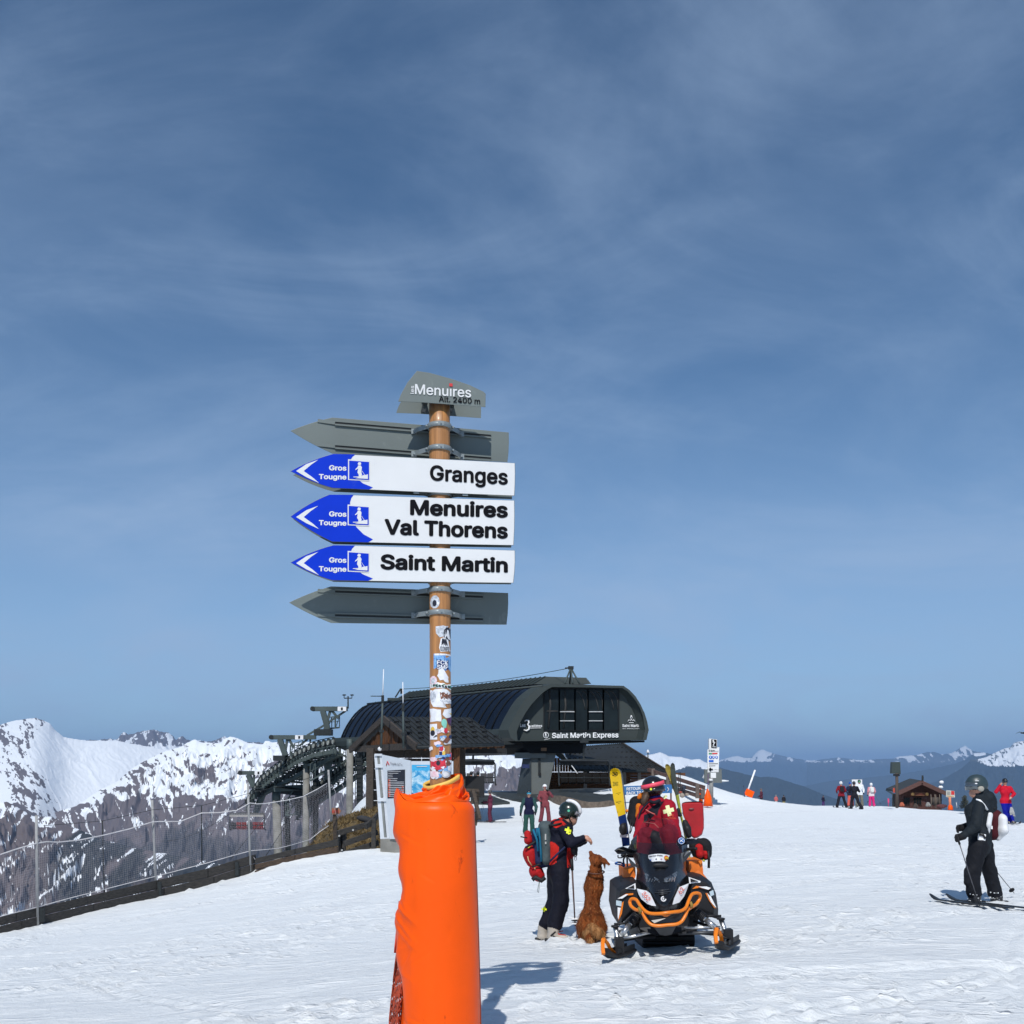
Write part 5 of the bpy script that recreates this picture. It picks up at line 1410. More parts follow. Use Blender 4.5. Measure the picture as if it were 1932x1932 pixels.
for k in range(8):
 y=1472+k*4.3;mb=MB();mb.box(ipf(734.5,y,.036),(0.07,0.012,0.04));mb.build('print_mark',ORI,dsp)
 if k>2:mb=MB();mb.box(ipf(760,y,.036),(0.06,0.012,0.035));mb.build('print_mark',ORI,dsp)
mb=MB();mb.tube([ipf(728.8,1444.5,.02),ipf(731,1436.5,.02),ipf(734,1443.5,.02)],0.014,5);mb.build('red_mark',RED_P,ip)
a,b=ipf(736,1442.2,.03),ipf(759,1445.5,.03)
mb=MB();text_on(mb,'Tougnète 2437 m',lambda u,v:a+(b-a).normalized()*u+Vector((0,0,v)),(b-a).length,0.07,0.0);mb.build('lettering',mat('print_grey',(0.08,0.08,0.10),0.6),ip)
mb=MB();q=[P(717.5,1583,DI+.05),P(777,1583,DI-.3),P(777,1640,DI-.3),P(717.5,1640,DI+.05)];mb.prism(q,Vector((0,0.4,0)));mb.build('concrete_foot',CONC,ip)
# map board
mp_=thing('map_board','white framed board with a blue painted piste map, partly behind the signpost','map board',P(815,1600,29.6))
f=lambda x,y,l=0.0:P(x,y,29.6-l)
mb=MB();mb.prism([f(775,1590),f(855,1590),f(855,1436),f(775,1436)],(0,0.12,0));mb.build('board',SILV,mp_)
mm_=bpy.data.materials.new('painted_piste_map');mm_.use_nodes=True;t=mm_.node_tree;bb_=t.nodes['Principled BSDF'];bb_.inputs['Roughness'].default_value=0.4
tcn=nd(t,'ShaderNodeTexCoord');no=nd(t,'ShaderNodeTexNoise',Scale=3.2,Detail=8,Roughness=0.7,Distortion=1.2);t.links.new(tcn.outputs['Object'],no.inputs[0])
rp=nd(t,'ShaderNodeValToRGB');e=rp.color_ramp.elements;e[0].position=0.38;e[0].color=(0.02,0.22,0.50,1);e[1].position=0.62;e[1].color=(0.62,0.75,0.82,1)
x_=e.new(0.5);x_.color=(0.22,0.48,0.66,1);x_=e.new(0.46);x_.color=(0.05,0.33,0.58,1)
t.links.new(no.outputs['Fac'],rp.inputs[0]);t.links.new(rp.outputs[0],bb_.inputs['Base Color'])
mb=MB();mb.prism([f(777,1560,.02),f(852,1560,.02),f(852,1454,.02),f(777,1454,.02)],(0,0.015,0));mpf=mb.build('map_print',mm_,mp_)
mb=MB();mb.prism([f(777,1454,.02),f(852,1454,.02),f(852,1443,.02),f(777,1443,.02)],(0,0.015,0));mb.build('map_sky',mat('map_blue',(0.05,0.38,0.66),0.4),mp_)
mb=MB();mb.bar(f(786,1446.4,.03),f(806,1446.0,.03),0.01,0.02);mb.build('map_title',WHI,mp_)
# wooden trestle right of the pad
tr=thing('wooden_trestle','rough wooden trestle barrier standing in the snow right of the orange pad','trestle',P(885,1557,38))
GT=mat('grey_brown_timber',(0.09,0.065,0.045),0.85,col2=(0.035,0.026,0.02),vscale=6,stretch=(1,1,5),bump=0.3)
for(a,b,w,nm) in[((862,1490,38),(903,1491,38),0.10,'top_rail'),((892,1491,38),(905,1545,37.2),0.12,'leg'),((878,1492,38.4),(872,1556,38.8),0.12,'leg'),((902,1492,38.2),(898,1552,38.9),0.10,'leg'),((866,1512,38),(902,1514,38),0.07,'rail'),((866,1532,38),(904,1534,38),0.07,'rail'),((868,1553,37.8),(900,1555,37.8),0.10,'foot_rail'),((870,1540,38),(900,1498,38),0.06,'brace')]:
 mb=MB();mb.bar(P(*a),P(*b),w,w);mb.build(nm,GT,tr)
 # -- net fence
fn=thing('net_fence','white net fence on leaning poles along the timber edge at the left','net fence',P(290,1660,25))
FD=[(-60,20.2),(72,21.8),(295,25.2),(472,27.2),(625,29.6)]
def fd(px):return float(np.interp(px,[q[0] for q in FD],[q[1] for q in FD]))
POLE=mat('pale_plastic_pole',(0.32,0.32,0.315),0.6,spec=0.2,var=0.1)
for(x0,y0,x1,y1) in((68.5,1538.5,72.3,1718),(287,1509.5,295.6,1665),(467.5,1478,472.8,1622),(619.6,1452.5,625.5,1530)):
 mb=MB();mb.cyl(P(x1,y1,fd(x1))-Vector((0,0,0.3)),P(x0,y0,fd(x1)),0.030,10);mb.build('pole',POLE,fn)
for(x0,y0,x1,y1) in((193,1549,197,1692),(380,1520,381,1630)):
 mb=MB();mb.cyl(P(x1,y1,fd(x1)+.05),P(x0,y0,fd(x1)+.05),0.014,8);mb.build('stake',STEEL_D,fn)
topn=[(-60,1632),(0,1612.5),(34,1601),(67,1591.7),(88,1588),(109,1589),(150,1585),(197,1575.5),(244,1564),(287,1551),(300,1550),(340,1550),(380,1534),(415,1533),(447,1529),(471.5,1515),(485,1517),(501.6,1516),(540,1510),(571,1503),(597,1490),(617,1478)]
botn=[(-60,1745),(0,1729.5),(72,1711),(130,1695),(185,1681),(240,1667),(295,1653),(345,1640),(393,1627.6),(440,1614),(474,1605),(500,1603),(525,1600.6),(555,1593),(585,1584),(605,1568),(620,1558)]
def ny(px,pts):return float(np.interp(px,[q[0] for q in pts],[q[1] for q in pts]))
def npnt(px,v):
 y0,y1=ny(px,topn),ny(px,botn);return P(px,y0+(y1-y0)*v,fd(px)+0.04*math.sin(px*0.05+v*2)+0.02)
cols=330
pxs=[-60+680*((k/cols)) for k in range(cols+1)]
acc=[0];cellpx=[]
x=-60.0;pxs=[x]
while x<617:x+=0.044/fd(x)*FOC;pxs.append(min(x,617.0))
vs=[];fs=[]
NV=26
def strand(pts,wd):
 """flat cord: a thin strip with a twin at right angles, so that it has width from every side"""
 global vs,fs
 for ax in(Vector((1,0,0)),Vector((0,0,1)),Vector((0,1,0))):
  o=len(vs)
  d0=(pts[-1]-pts[0]).normalized()
  if abs(d0.dot(ax))>0.8:continue
  for p in pts:vs.append(p-ax*wd);vs.append(p+ax*wd)
  for i in range(len(pts)-1):fs.append((o+2*i,o+2*i+1,o+2*i+3,o+2*i+2))
grid=[[npnt(px+(0.7*(j%2))+0.5*math.sin(i*1.7+j),j/NV) for j in range(NV+1)] for i,px in enumerate(pxs)]
for i in range(len(pxs)):
 strand(grid[i],0.0016)
for j in range(1,NV):
 strand([grid[i][j] for i in range(len(pxs))],0.0016)
mb=MB();mb.v=[tuple(v) for v in vs];mb.f=[list(f_) for f_ in fs];mb.mi=[0]*len(fs);mb.sm=[False]*len(fs)
NETW=mat('faded_white_cord',(0.36,0.35,0.38),0.8)
me_o=mb.build('netting',NETW,fn,kind='stuff')
for pts,r in((topn,0.013),(botn,0.010)):
 mb=MB();mb.tube([P(x,y,fd(x)+0.02) for x,y in pts],r,6);mb.build('edge_rope',mat('white_rope',(0.6,0.58,0.58),0.8),fn)
for seg in([(82,1558),(193,1549),(287,1528),(380,1520),(470,1497)],[(470,1497),(560,1475),(619,1457)]):
 mb=MB();mb.tube([P(x,y,fd(x)) for x,y in seg],0.006,5);mb.build('wire',STEEL_D,fn)
for(x,y) in((478,1616),(625,1480),(640,1470)):
 mb=MB();mb.tube([P(x,y,fd(x)),P(x+8,y+14,fd(x)),P(x+4,y+38,fd(x)),P(x+10,y+60,fd(x))],0.007,5);mb.build('loose_cord',NETW,fn)
 # -- timber edging under the net: two courses of beams
te=thing('timber_edging','dark weathered beams laid two high along the snow edge below the net','timber edging',P(290,1680,25))
TE=mat('dark_edge_beam',(0.050,0.045,0.040),0.85,col2=(0.020,0.019,0.018),vscale=9,stretch=(1,1,5),bump=0.5,bscale=20)
topb=[(-70,1748),(0,1730.6),(69,1712),(185,1686.6),(299,1660),(394,1638),(447,1621.8),(480,1612)]
botb=[(-70,1776),(0,1757),(81,1737.4),(201,1710),(294,1690),(394,1668),(447,1650),(480,1640)]
cuts=[(-70,30),(31,165),(166,298),(299,392),(393,479)]
for(xa,xb) in cuts:
 for c_ in range(2):
  q=[]
  for x in(xa+(12*c_ if xa>0 else 0),xb-0.5+(12*c_ if xb<470 else 0)):
   y0,y1=ny(x,topb),ny(x,botb)+6;a=y0+(y1-y0)*(c_*0.5)+(0.4 if c_ else 0);b=y0+(y1-y0)*(c_*0.5+0.485)
   q+=[P(x,a,fd(x)-0.02),P(x,b,fd(x)-0.02)]
  e=Vector((0.02,0.16,0));off=Vector((0,-0.03*c_,0))
  mb=MB();q=[p+off for p in q];mb.hexa([q[1],q[3],q[3]+e,q[1]+e,q[0],q[2],q[2]+e,q[0]+e]);mb.build('beam',TE,te,bevel=0.012)
for x in(80,301,447):
 mb=MB();a,b=P(x,ny(x,topb)+4,fd(x)-0.08),P(x,ny(x,botb)+2,fd(x)-0.08);mb.bar(a,b,0.09,0.05);mb.build('steel_clamp',STEEL_D,te)
 # lower course turns to a retaining wall of boards towards the panel
rw=thing('retaining_boards','brown retaining boards between the net fence and the grassy knoll','retaining wall',P(560,1620,28.5))
BRB=mat('brown_retaining_board',(0.10,0.062,0.038),0.85,col2=(0.04,0.028,0.02),vscale=8,stretch=(1,1,5),bump=0.5)
t1=[(479,1620),(553,1602),(600,1592),(636,1582.5)];b1=[(479,1650),(553,1632),(600,1624),(636,1622)]
for c_ in range(3):
 for(xa,xb) in((481,556),(557,637)):
  q=[]
  for x in(xa,xb):
   y0,y1=ny(x,t1),ny(x,b1)+4;a=y0+(y1-y0)*c_/3+.3;b=y0+(y1-y0)*(c_+0.93)/3
   d=float(np.interp(x,[479,640],[27.2,28.9]));q+=[P(x,a,d),P(x,b,d)]
  e=Vector((0.02,0.14,0));off=Vector((0,-0.02*c_,0));q=[p+off for p in q]
  mb=MB();mb.hexa([q[1],q[3],q[3]+e,q[1]+e,q[0],q[2],q[2]+e,q[0]+e]);mb.build('board',TE if c_==0 else BRB,rw,bevel=0.01)
  # rail fence in front of the knoll
rf=thing('log_rail_fence','dark wooden rail fence in front of the dry grass beside the information board','rail fence',P(675,1612,29.5))
for(xa,ya,xb,yb) in((637,1572,705,1552),(649,1592,712,1570),(649,1611,714,1590),(636,1584,652,1578),(690,1560,716,1536)):
 a,b=P(xa,ya,29.2),P(xb,yb,29.9);mb=MB();mb.bar(a,b,0.07,0.155);mb.build('rail',TE,rf,bevel=0.01)
for(x,y0,y1) in((648,1566,1624),(705,1544,1622),(642,1574,1620)):
 a,b=P(x,y0,29.5),P(x,y1,29.5);mb=MB();mb.bar(a,b,0.12,0.12);mb.build('post',TE,rf)
for(x,y) in((640,1577),(645,1604),(666,1566)):
 mb=MB();mb.cyl(P(x,y,29.0),P(x,y,29.1),0.028,10);mb.build('bolt_cap',POLE,rf)
ws=thing('wooden_arrow_sign','small wooden arrow sign with worn red letters on a short grey post','sign',P(633,1585,30.5))
mb=MB();mb.bar(P(632.5,1585,30.5),P(632,1536,30.5),0.11,0.11);mb.build('post',GT,ws)
f=lambda x,y,l=0.0:P(x,y,30.4-l)
mb=MB();mb.prism([f(623.3,1524.8),f(638,1523.6),f(643.5,1530),f(640,1536),f(623.8,1537)],(0,0.05,0));wb=mb.build('board',mat('arrow_sign_wood',(0.26,0.12,0.07),0.8),ws)
a=f(624.5,1533.8,.01);mb=MB();text_on(mb,'MAYA',lambda u,v:a+Vector((u,0,v)),0.235,0.10,0.03);mb.build('lettering',mat('worn_red',(0.42,0.05,0.03),0.7),wb)
# grassy knoll
kx=np.linspace(0,1,90)[None,:];ky=np.linspace(0,1,60)[:,None]
ridge_pts=[(580,1600),(592,1589),(600,1572),(612,1558),(639,1540),(679,1530),(712,1521),(760,1512),(820,1512)]
PX=580+240*kx+0*ky
YT=np.interp(PX,[p[0] for p in ridge_pts],[p[1] for p in ridge_pts])
Dg=30.0+9.0*ky+0*kx
YB=1634.0
yy=YB+(YT-YB)*ky**0.8
rr_=np.zeros(PX.shape+(3,))
for i in range(PX.shape[0]):
 for j in range(PX.shape[1]):
  rr_[i,j]=P(PX[i,j],yy[i,j],Dg[i,j])
lump=(fbm(rr_[...,0]*1.6,rr_[...,1]*1.2,5,3,0.6)-0.5)*0.75
# ridge back face falls away
KX,KY,KZ=rr_[...,0],rr_[...,1],rr_[...,2]+lump*np.minimum(ky*4,1)*0.8
bx=KX[-1:],KY[-1:]+3,KZ[-1:]-3
KX,KY,KZ=np.vstack([KX,bx[0]]),np.vstack([KY,bx[1]]),np.vstack([KZ,bx[2]])
grid_mesh('grass_bank',KX,KY,KZ,mat('dry_grass_earth',(0.17,0.115,0.045),0.95,col2=(0.045,0.036,0.022),vscale=2.2,bump=0.6,bscale=9,detail=8),kind='structure')
rnd=random.Random(9);vs=[];fs=[]
for k in range(9000):
 i=rnd.randrange(1,59);j=rnd.randrange(0,89)
 if PX[i,j]>725:continue
 u,v=rnd.random(),rnd.random()
 p=Vector((KX[i,j]+(KX[i,j+1]-KX[i,j])*u,KY[i,j]+(KY[i+1 if i<59 else i,j]-KY[i,j])*v,KZ[i,j]+(KZ[i,j+1]-KZ[i,j])*u+(KZ[i+1 if i<59 else i,j]-KZ[i,j])*v))
 h=rnd.uniform(0.08,0.24);a=rnd.uniform(0,6.28);d=Vector((math.cos(a),math.sin(a),0))*0.018;ln=Vector((rnd.uniform(-.12,.16),rnd.uniform(-.16,.02),h*0.7))
 o=len(vs);vs+=[p-d,p+d,p+ln];fs.append((o,o+1,o+2))
mb=MB();mb.add(vs,fs,False);mb.build('dry_grass',mat('straw',(0.30,0.20,0.08),0.9,col2=(0.12,0.085,0.035),vscale=1.5),None,kind='stuff')
bt=thing('boulder','dark flat rock lying in the dry grass of the knoll','rock',P(690,1546,33))
mb=MB();mb.ell(P(690,1546,33.5),(0.32,0.25,0.11),Matrix.Rotation(0.25,3,'Y'),9,5);o=mb.build('rock',mat('dark_rock',(0.03,0.03,0.032),0.9,bump=0.5),bt)
# ====================== BODY MODELLER: smooth union of tapered limbs, one continuous skin
class Body:
 def __init__(s,lo,hi,h):
  s.lo=np.array(lo,float);s.h=h
  s.n=np.ceil((np.array(hi,float)-s.lo)/h).astype(int)+1
  s.F=np.full(tuple(s.n),1.0,np.float32);s.L=np.zeros(tuple(s.n),np.int8)
 def _sub(s,lo,hi):
  a=np.clip(np.floor((np.array(lo)-s.lo)/s.h).astype(int),0,s.n-1);b=np.clip(np.ceil((np.array(hi)-s.lo)/s.h).astype(int)+1,1,s.n)
  if(b<=a).any():return None
  g=[s.lo[k]+s.h*np.arange(a[k],b[k]) for k in range(3)]
  X,Y,Z=np.meshgrid(*g,indexing='ij');return(slice(a[0],b[0]),slice(a[1],b[1]),slice(a[2],b[2])),X,Y,Z
 def _mix(s,sl,d,lab,k,cut=False):
  f=s.F[sl]
  if cut:
   s.F[sl]=np.maximum(f,-d);return
  L=s.L[sl];L[d<f]=lab;s.L[sl]=L
  if k>0:
   hh=np.clip(0.5+0.5*(f-d)/k,0,1);s.F[sl]=f+(d-f)*hh-k*hh*(1-hh)
  else:s.F[sl]=np.minimum(f,d)
 def cap(s,a,b,r1,r2,lab=0,k=0.03,sq=None,cut=False):
  """tapered limb from a to b; sq = (direction, factor) flattens it"""
  a,b=np.array(a,float),np.array(b,float);m=max(r1,r2)*(max(1,sq[1]) if sq else 1)+2.5*k+2*s.h
  q=s._sub(np.minimum(a,b)-m,np.maximum(a,b)+m)
  if q is None:return s
  sl,X,Y,Z=q;d=b-a;dd=max((d*d).sum(),1e-9)
  t=np.clip(((X-a[0])*d[0]+(Y-a[1])*d[1]+(Z-a[2])*d[2])/dd,0,1)
  vx,vy,vz=X-a[0]-t*d[0],Y-a[1]-t*d[1],Z-a[2]-t*d[2]
  if sq:
   u=np.array(sq[0],float);u/=np.linalg.norm(u);w=(vx*u[0]+vy*u[1]+vz*u[2])*(1/sq[1]-1)
   vx,vy,vz=vx+w*u[0],vy+w*u[1],vz+w*u[2]
  s._mix(sl,np.sqrt(vx*vx+vy*vy+vz*vz)-(r1+(r2-r1)*t),lab,k,cut);return s
 def ell(s,c,r,lab=0,k=0.02,rot=None,cut=False):
  c=np.array(c,float);r=np.array(r if hasattr(r,'__len__') else(r,r,r),float);m=r.max()+2.5*k+2*s.h
  q=s._sub(c-m,c+m)
  if q is None:return s
  sl,X,Y,Z=q;V=np.stack([X-c[0],Y-c[1],Z-c[2]],-1)
  if rot is not None:V=V@np.array(rot)
  k0=np.sqrt(((V/r)**2).sum(-1));k1=np.sqrt(((V/(r*r))**2).sum(-1))+1e-9
  s._mix(sl,k0*(k0-1)/k1,lab,k,cut);return s
 def box(s,c,r,lab=0,k=0.01,rd=0.02,rot=None,cut=False):
  c=np.array(c,float);r=np.array(r,float);m=np.linalg.norm(r)+2.5*k+2*s.h
  q=s._sub(c-m,c+m)
  if q is None:return s
  sl,X,Y,Z=q;V=np.stack([X-c[0],Y-c[1],Z-c[2]],-1)
  if rot is not None:V=V@np.array(rot)
  Q=np.abs(V)-(r-rd);d=np.sqrt((np.maximum(Q,0)**2).sum(-1))+np.minimum(Q.max(-1),0)-rd
  s._mix(sl,d,lab,k,cut);return s
 def wrinkle(s,amp,sc,seed=1,labs=None,stretch=(1,1,1)):
  idx=np.argwhere(np.abs(s.F)<0.05)
  if not len(idx):return s
  p=s.lo+idx*s.h
  n=fbm(p[:,0]*sc*stretch[0]+p[:,1]*sc*0.7,p[:,2]*sc*stretch[2]+p[:,1]*sc*0.4,3,seed)-0.5
  n2=fbm(p[:,0]*sc*1.3+p[:,2]*sc,p[:,1]*sc*1.4-p[:,2]*sc*.6,3,seed+5,0.5,ridged=True)-0.6
  v=(n+0.6*n2)*amp
  if labs is not None:v=v*np.isin(s.L[idx[:,0],idx[:,1],idx[:,2]],labs)
  s.F[idx[:,0],idx[:,1],idx[:,2]]+=v.astype(np.float32);return s
 def mesh(s,name,mats,parent,recolor=None,base=None,rotz=None,**kw):
  F=s.F;F[0]=F[-1]=1;F[:,0]=F[:,-1]=1;F[:,:,0]=F[:,:,-1]=1
  nx,ny_,nz=F.shape;ins=F<0
  c=np.zeros((nx-1,ny_-1,nz-1),int)
  for i in(0,1):
   for j in(0,1):
    for k in(0,1):c+=ins[i:nx-1+i,j:ny_-1+j,k:nz-1+k]
  act=(c>0)&(c<8);ids=np.full(act.shape,-1,int);A=np.argwhere(act);ids[act]=np.arange(len(A))
  pos=np.zeros((len(A),3));cnt=np.zeros(len(A))
  cor=[(i,j,k) for i in(0,1) for j in(0,1) for k in(0,1)]
  for a in range(8):
   for b in range(a+1,8):
    if sum(abs(cor[a][q]-cor[b][q]) for q in range(3))!=1:continue
    fa=F[A[:,0]+cor[a][0],A[:,1]+cor[a][1],A[:,2]+cor[a][2]];fb=F[A[:,0]+cor[b][0],A[:,1]+cor[b][1],A[:,2]+cor[b][2]]
    x=(fa<0)!=(fb<0);t=np.where(x,fa/np.where(x,fa-fb,1),0)[:,None]
    p=np.array(cor[a])+t*(np.array(cor[b])-np.array(cor[a]));pos+=np.where(x[:,None],p,0);cnt+=x
  pos=pos/np.maximum(cnt,1)[:,None];V=s.lo+(A+pos)*s.h
  qs=[]
  for ax in range(3):
   o=[q for q in range(3) if q!=ax];sh=[slice(1,-1)]*3;sh[ax]=slice(0,-1)
   sh2=[slice(1,-1)]*3;sh2[ax]=slice(1,None)
   e0,e1=ins[tuple(sh)],ins[tuple(sh2)];E=np.argwhere(e0!=e1)
   if not len(E):continue
   flip=e0[E[:,0],E[:,1],E[:,2]];E=E+1;E[:,ax]-=1
   def cid(d0,d1):
    q=E.copy();q[:,o[0]]-=d0;q[:,o[1]]-=d1;return ids[q[:,0],q[:,1],q[:,2]]
   Q=np.stack([cid(0,0),cid(1,0),cid(1,1),cid(0,1)],-1)
   if ax==1:flip=~flip
   Q[flip]=Q[flip][:,::-1];qs.append(Q)
  Q=np.concatenate(qs);Q=Q[(Q>=0).all(1)]
  # a light smoothing keeps the skin free of grid steps
  e=np.concatenate([Q[:,[0,1]],Q[:,[1,2]],Q[:,[2,3]],Q[:,[3,0]]])
  for _ in range(2):
   sm=np.zeros_like(V);ct=np.zeros(len(V));np.add.at(sm,e[:,0],V[e[:,1]]);np.add.at(sm,e[:,1],V[e[:,0]]);np.add.at(ct,e[:,0],1);np.add.at(ct,e[:,1],1)
   V=0.5*V+0.5*sm/np.maximum(ct,1)[:,None]
  C=V[Q].mean(1);gi=np.clip(np.round((C-s.lo)/s.h).astype(int),0,s.n-1);lab=s.L[gi[:,0],gi[:,1],gi[:,2]].astype(int)
  if recolor is not None:lab=recolor(C,lab)
  if rotz is not None:
   ca,sa=math.cos(rotz),math.sin(rotz);V=np.stack([V[:,0]*ca-V[:,1]*sa,V[:,0]*sa+V[:,1]*ca,V[:,2]],-1)
  me=np_mesh(name,V,Q);
  for m in mats:me.materials.append(m)
  me.polygons.foreach_set('material_index',lab.astype(np.int32));me.update()
  bm=bmesh.new();bm.from_mesh(me);bmesh.ops.recalc_face_normals(bm,faces=bm.faces);bm.to_mesh(me);bm.free()
  return link(name,me,parent,base,**kw)
FAB=dict(bump=0.35,bscale=55,var=0.12,vscale=9,spec=0.2)
def fab(name,col,**k):
 d=dict(FAB);d.update(k);return mat('cloth_'+name,col,0.75,**d)
SKIN=mat('skin',(0.52,0.27,0.185),0.5,var=0.10,vscale=20,spec=0.35)
HAIR=mat('brown_hair',(0.06,0.03,0.015),0.6,var=0.4,vscale=60)
def xf(o,yaw):
 """local (right, forward, up) -> world, origin at the feet; yaw 0 looks away from the camera (+y)"""
 ca,sa=math.cos(yaw),math.sin(yaw)
 return lambda p:Vector((o[0]+p[0]*ca-p[1]*sa,o[1]+p[0]*sa+p[1]*ca,o[2]+p[2]))
def skier(label,px,py,D,H=1.72,yaw=math.pi,jacket=(0.1,0.1,0.1),pants=(0.1,0.1,0.1),boots=(0.03,0.03,0.03),helmet=(0.7,0.7,0.7),lean=0.0,arms=None,legs=None,voxel=0.022,goggles=None,hair=False,group='skiers standing on the piste',gl=(0.02,0.02,0.02),sleeves=None,extra=None,slim=1.0,head=True,skis=None,poles=None,pack=None,twist=0.0):
 """a dressed figure built from joints; px, py: where the feet stand in the picture"""
 p0=P(px,py,D);o=(p0.x,p0.y,p0.z);s_=H/1.78
 t=thing('person',label,'person',o,group)
 X=xf(o,yaw)
 L=dict(hip=(0,0,0.93),hl=(-0.10,0,0.90),hr=(0.10,0,0.90),kl=(-0.13,0.04,0.50),kr=(0.13,0.04,0.50),al=(-0.15,-0.02,0.10),ar=(0.15,-0.02,0.10),chest=(0,0.0,1.30),neck=(0,0.0,1.48),head=(0,0.03,1.66),sl=(-0.19,0,1.41),sr=(0.19,0,1.41),el=(-0.27,-0.03,1.14),er=(0.27,-0.03,1.14),wl=(-0.24,0.14,0.95),wr=(0.24,0.14,0.95))
 if arms:L.update(arms)
 if legs:L.update(legs)
 for kk in('chest','neck','head','sl','sr','el','er','wl','wr'):
  q=L[kk];f=(q[2]-0.93)/0.73;L[kk]=(q[0],q[1]+lean*f,q[2])
 L={k:tuple(c*s_ for c in v) for k,v in L.items()}
 pts=np.array(list(L.values()));lo=pts.min(0)-0.27;hi=pts.max(0)+0.27;lo[2]=-0.03
 B=Body(lo,hi,voxel);w=slim*s_
 # 0 jacket 1 pants 2 boots 3 gloves 4 skin 5 sleeves
 B.cap(L['hip'],L['chest'],.145*w,.165*w,0,.05,((0,1,0),0.78));B.cap(L['chest'],L['neck'],.15*w,.075*w,0,.05,((0,1,0),0.8))
 B.cap(L['sl'],L['sr'],.075*w,.075*w,0,.05)
 hx_,hy_,hz_=L['hip'];B.cap((hx_-.055*w,hy_,hz_+.0),(hx_+.055*w,hy_,hz_+.0),.13*w,.13*w,0,.03);B.cap((hx_-.06*w,hy_,hz_-.09*w),(hx_+.06*w,hy_,hz_-.09*w),.115*w,.115*w,0,.02)
 B.cap((hx_-.06*w,hy_,hz_+.3*w),(hx_+.06*w,hy_,hz_+.3*w),.13*w,.13*w,0,.04)
 for a,b,c in(('hl','kl','al'),('hr','kr','ar')):
  B.cap(L[a],L[b],.118*w,.090*w,1,.035);B.cap(L[b],L[c],.090*w,.102*w,1,.03)
  f=L[c];B.cap((f[0],f[1]+.0,f[2]-.01),(f[0],f[1]-.01,.06*s_),.072*s_,.065*s_,2,.01);B.cap((f[0],f[1]-.05,.045*s_),(f[0],f[1]+.17*s_,.045*s_),.052*s_,.046*s_,2,.02)
 sl_=5 if sleeves else 0
 for a,b,c in(('sl','el','wl'),('sr','er','wr')):
  B.cap(L[a],L[b],.082*w,.068*w,sl_,.03);B.cap(L[b],L[c],.067*w,.054*w,sl_,.02)
  d=np.array(L[c])-np.array(L[b]);d=d/np.linalg.norm(d);e=np.array(L[c])+d*0.03
  B.cap(e,e+d*0.06,.043*s_,.040*s_,3,.015);side=np.cross(d,(0,0,1));side/=max(np.linalg.norm(side),1e-6)
  for q in range(4):
   g0=e+d*0.07+side*(q-1.5)*0.018*s_;B.cap(g0,g0+d*0.035+np.array((0,0,-0.02)),.013*s_,.012*s_,3,.008)
  g0=e+side*0.04*s_;B.cap(g0,g0+d*0.05+np.array((0,0,.01)),.013*s_,.012*s_,3,.01)
 h=np.array(L['head']);B.cap(L['neck'],tuple(h-(0,0.02,0.06)),.058*s_,.052*s_,4,.03);B.ell(h,(.078*s_,.098*s_,.118*s_),4,.02);B.ell(h+np.array((0,.10,-.02))*s_,(.013,.02,.025),4,.01)
 if extra:extra(B,L,s_)
 B.wrinkle(0.022,9,int(px)%50,[0,1,5])
 mats=[fab('j%d'%int(px),jacket),fab('p%d'%int(px),pants),mat('boot_shell_%d'%int(px),boots,0.35),fab('g%d'%int(px),gl),SKIN,fab('s%d'%int(px),sleeves or jacket)]
 hem=.80*s_
 def rc(C,lab):
  lab=lab.copy();lab[(lab==1)&(C[:,2]>hem)]=0;lab[(lab==0)&(C[:,2]<hem)]=1;return lab
 B.mesh('body',mats,t,recolor=rc,base=o,rotz=yaw)
 if head:
  hx=lambda q:X(tuple(h+np.array(q)*s_))
  R3=Matrix.Rotation(yaw,3,'Z')
  mb=MB();mb.ell(hx((0,-0.012,0.035)),(.107*s_,.128*s_,.112*s_),R3,18,12,-28,90);mb.ell(hx((0,-0.03,0.0)),(.104*s_,.105*s_,.10*s_),R3,14,8,-60,20);mb.build('helmet',mat('helmet_%d'%int(px),helmet,0.3,var=0.03),t)
  if goggles:
   mb=MB();secs=[]
   for k in range(9):
    a=R(-62+15.5*k);secs.append([hx((math.sin(a)*.098,math.cos(a)*.118+0.004,zz_)) for zz_ in(-.028,.035)]+[hx((math.sin(a)*.088,math.cos(a)*.106,zz_)) for zz_ in(.035,-.028)])
   mb.loft(secs);mb.build('goggles',mat('lens_%d'%int(px),goggles,0.12,spec=0.8),t)
  if hair:
   mb=MB();mb.tube([hx((0,-.09,-.04)),hx((0,-.12,-.14)),hx((0.01,-.11,-.26))],[.035,.04,.015],8);mb.build('hair',HAIR,t)
 if skis:
  for k,c in(('al',-1),('ar',1)):
   f=L[k];a=skis if not isinstance(skis,dict) else skis.get('yaw',0)
   ski_pair(X,(f[0],f[1],0.012),0.0,'left' if k=='al' else 'right',label,px)
 if poles:
  for(wk,tip) in poles:
   q=X(L[wk]);tp=X(tip);pole(q+(q-tp).normalized()*0.10,tp,label,lab=' '.join((('left' if wk=='wl' else 'right')+' hand ski pole of the '+label).split()[:16]))
 if pack:
  c=np.array(L['chest'])+np.array((0,-.20,-.02))*s_
  pk=thing('backpack','small backpack worn by the '+pack[1],'backpack',tuple(X(tuple(c))))
  b2=Body(c-.3,c+.3,voxel);b2.box(c,(.13*s_,.075*s_,.19*s_),0,0,.05);b2.mesh('bag',[fab('pack%d'%int(px),pack[0])],pk,rotz=yaw,base=o)
 return t,X,L
SKI_T=mat('black_ski',(0.02,0.022,0.025),0.35,var=0.3,vscale=6)
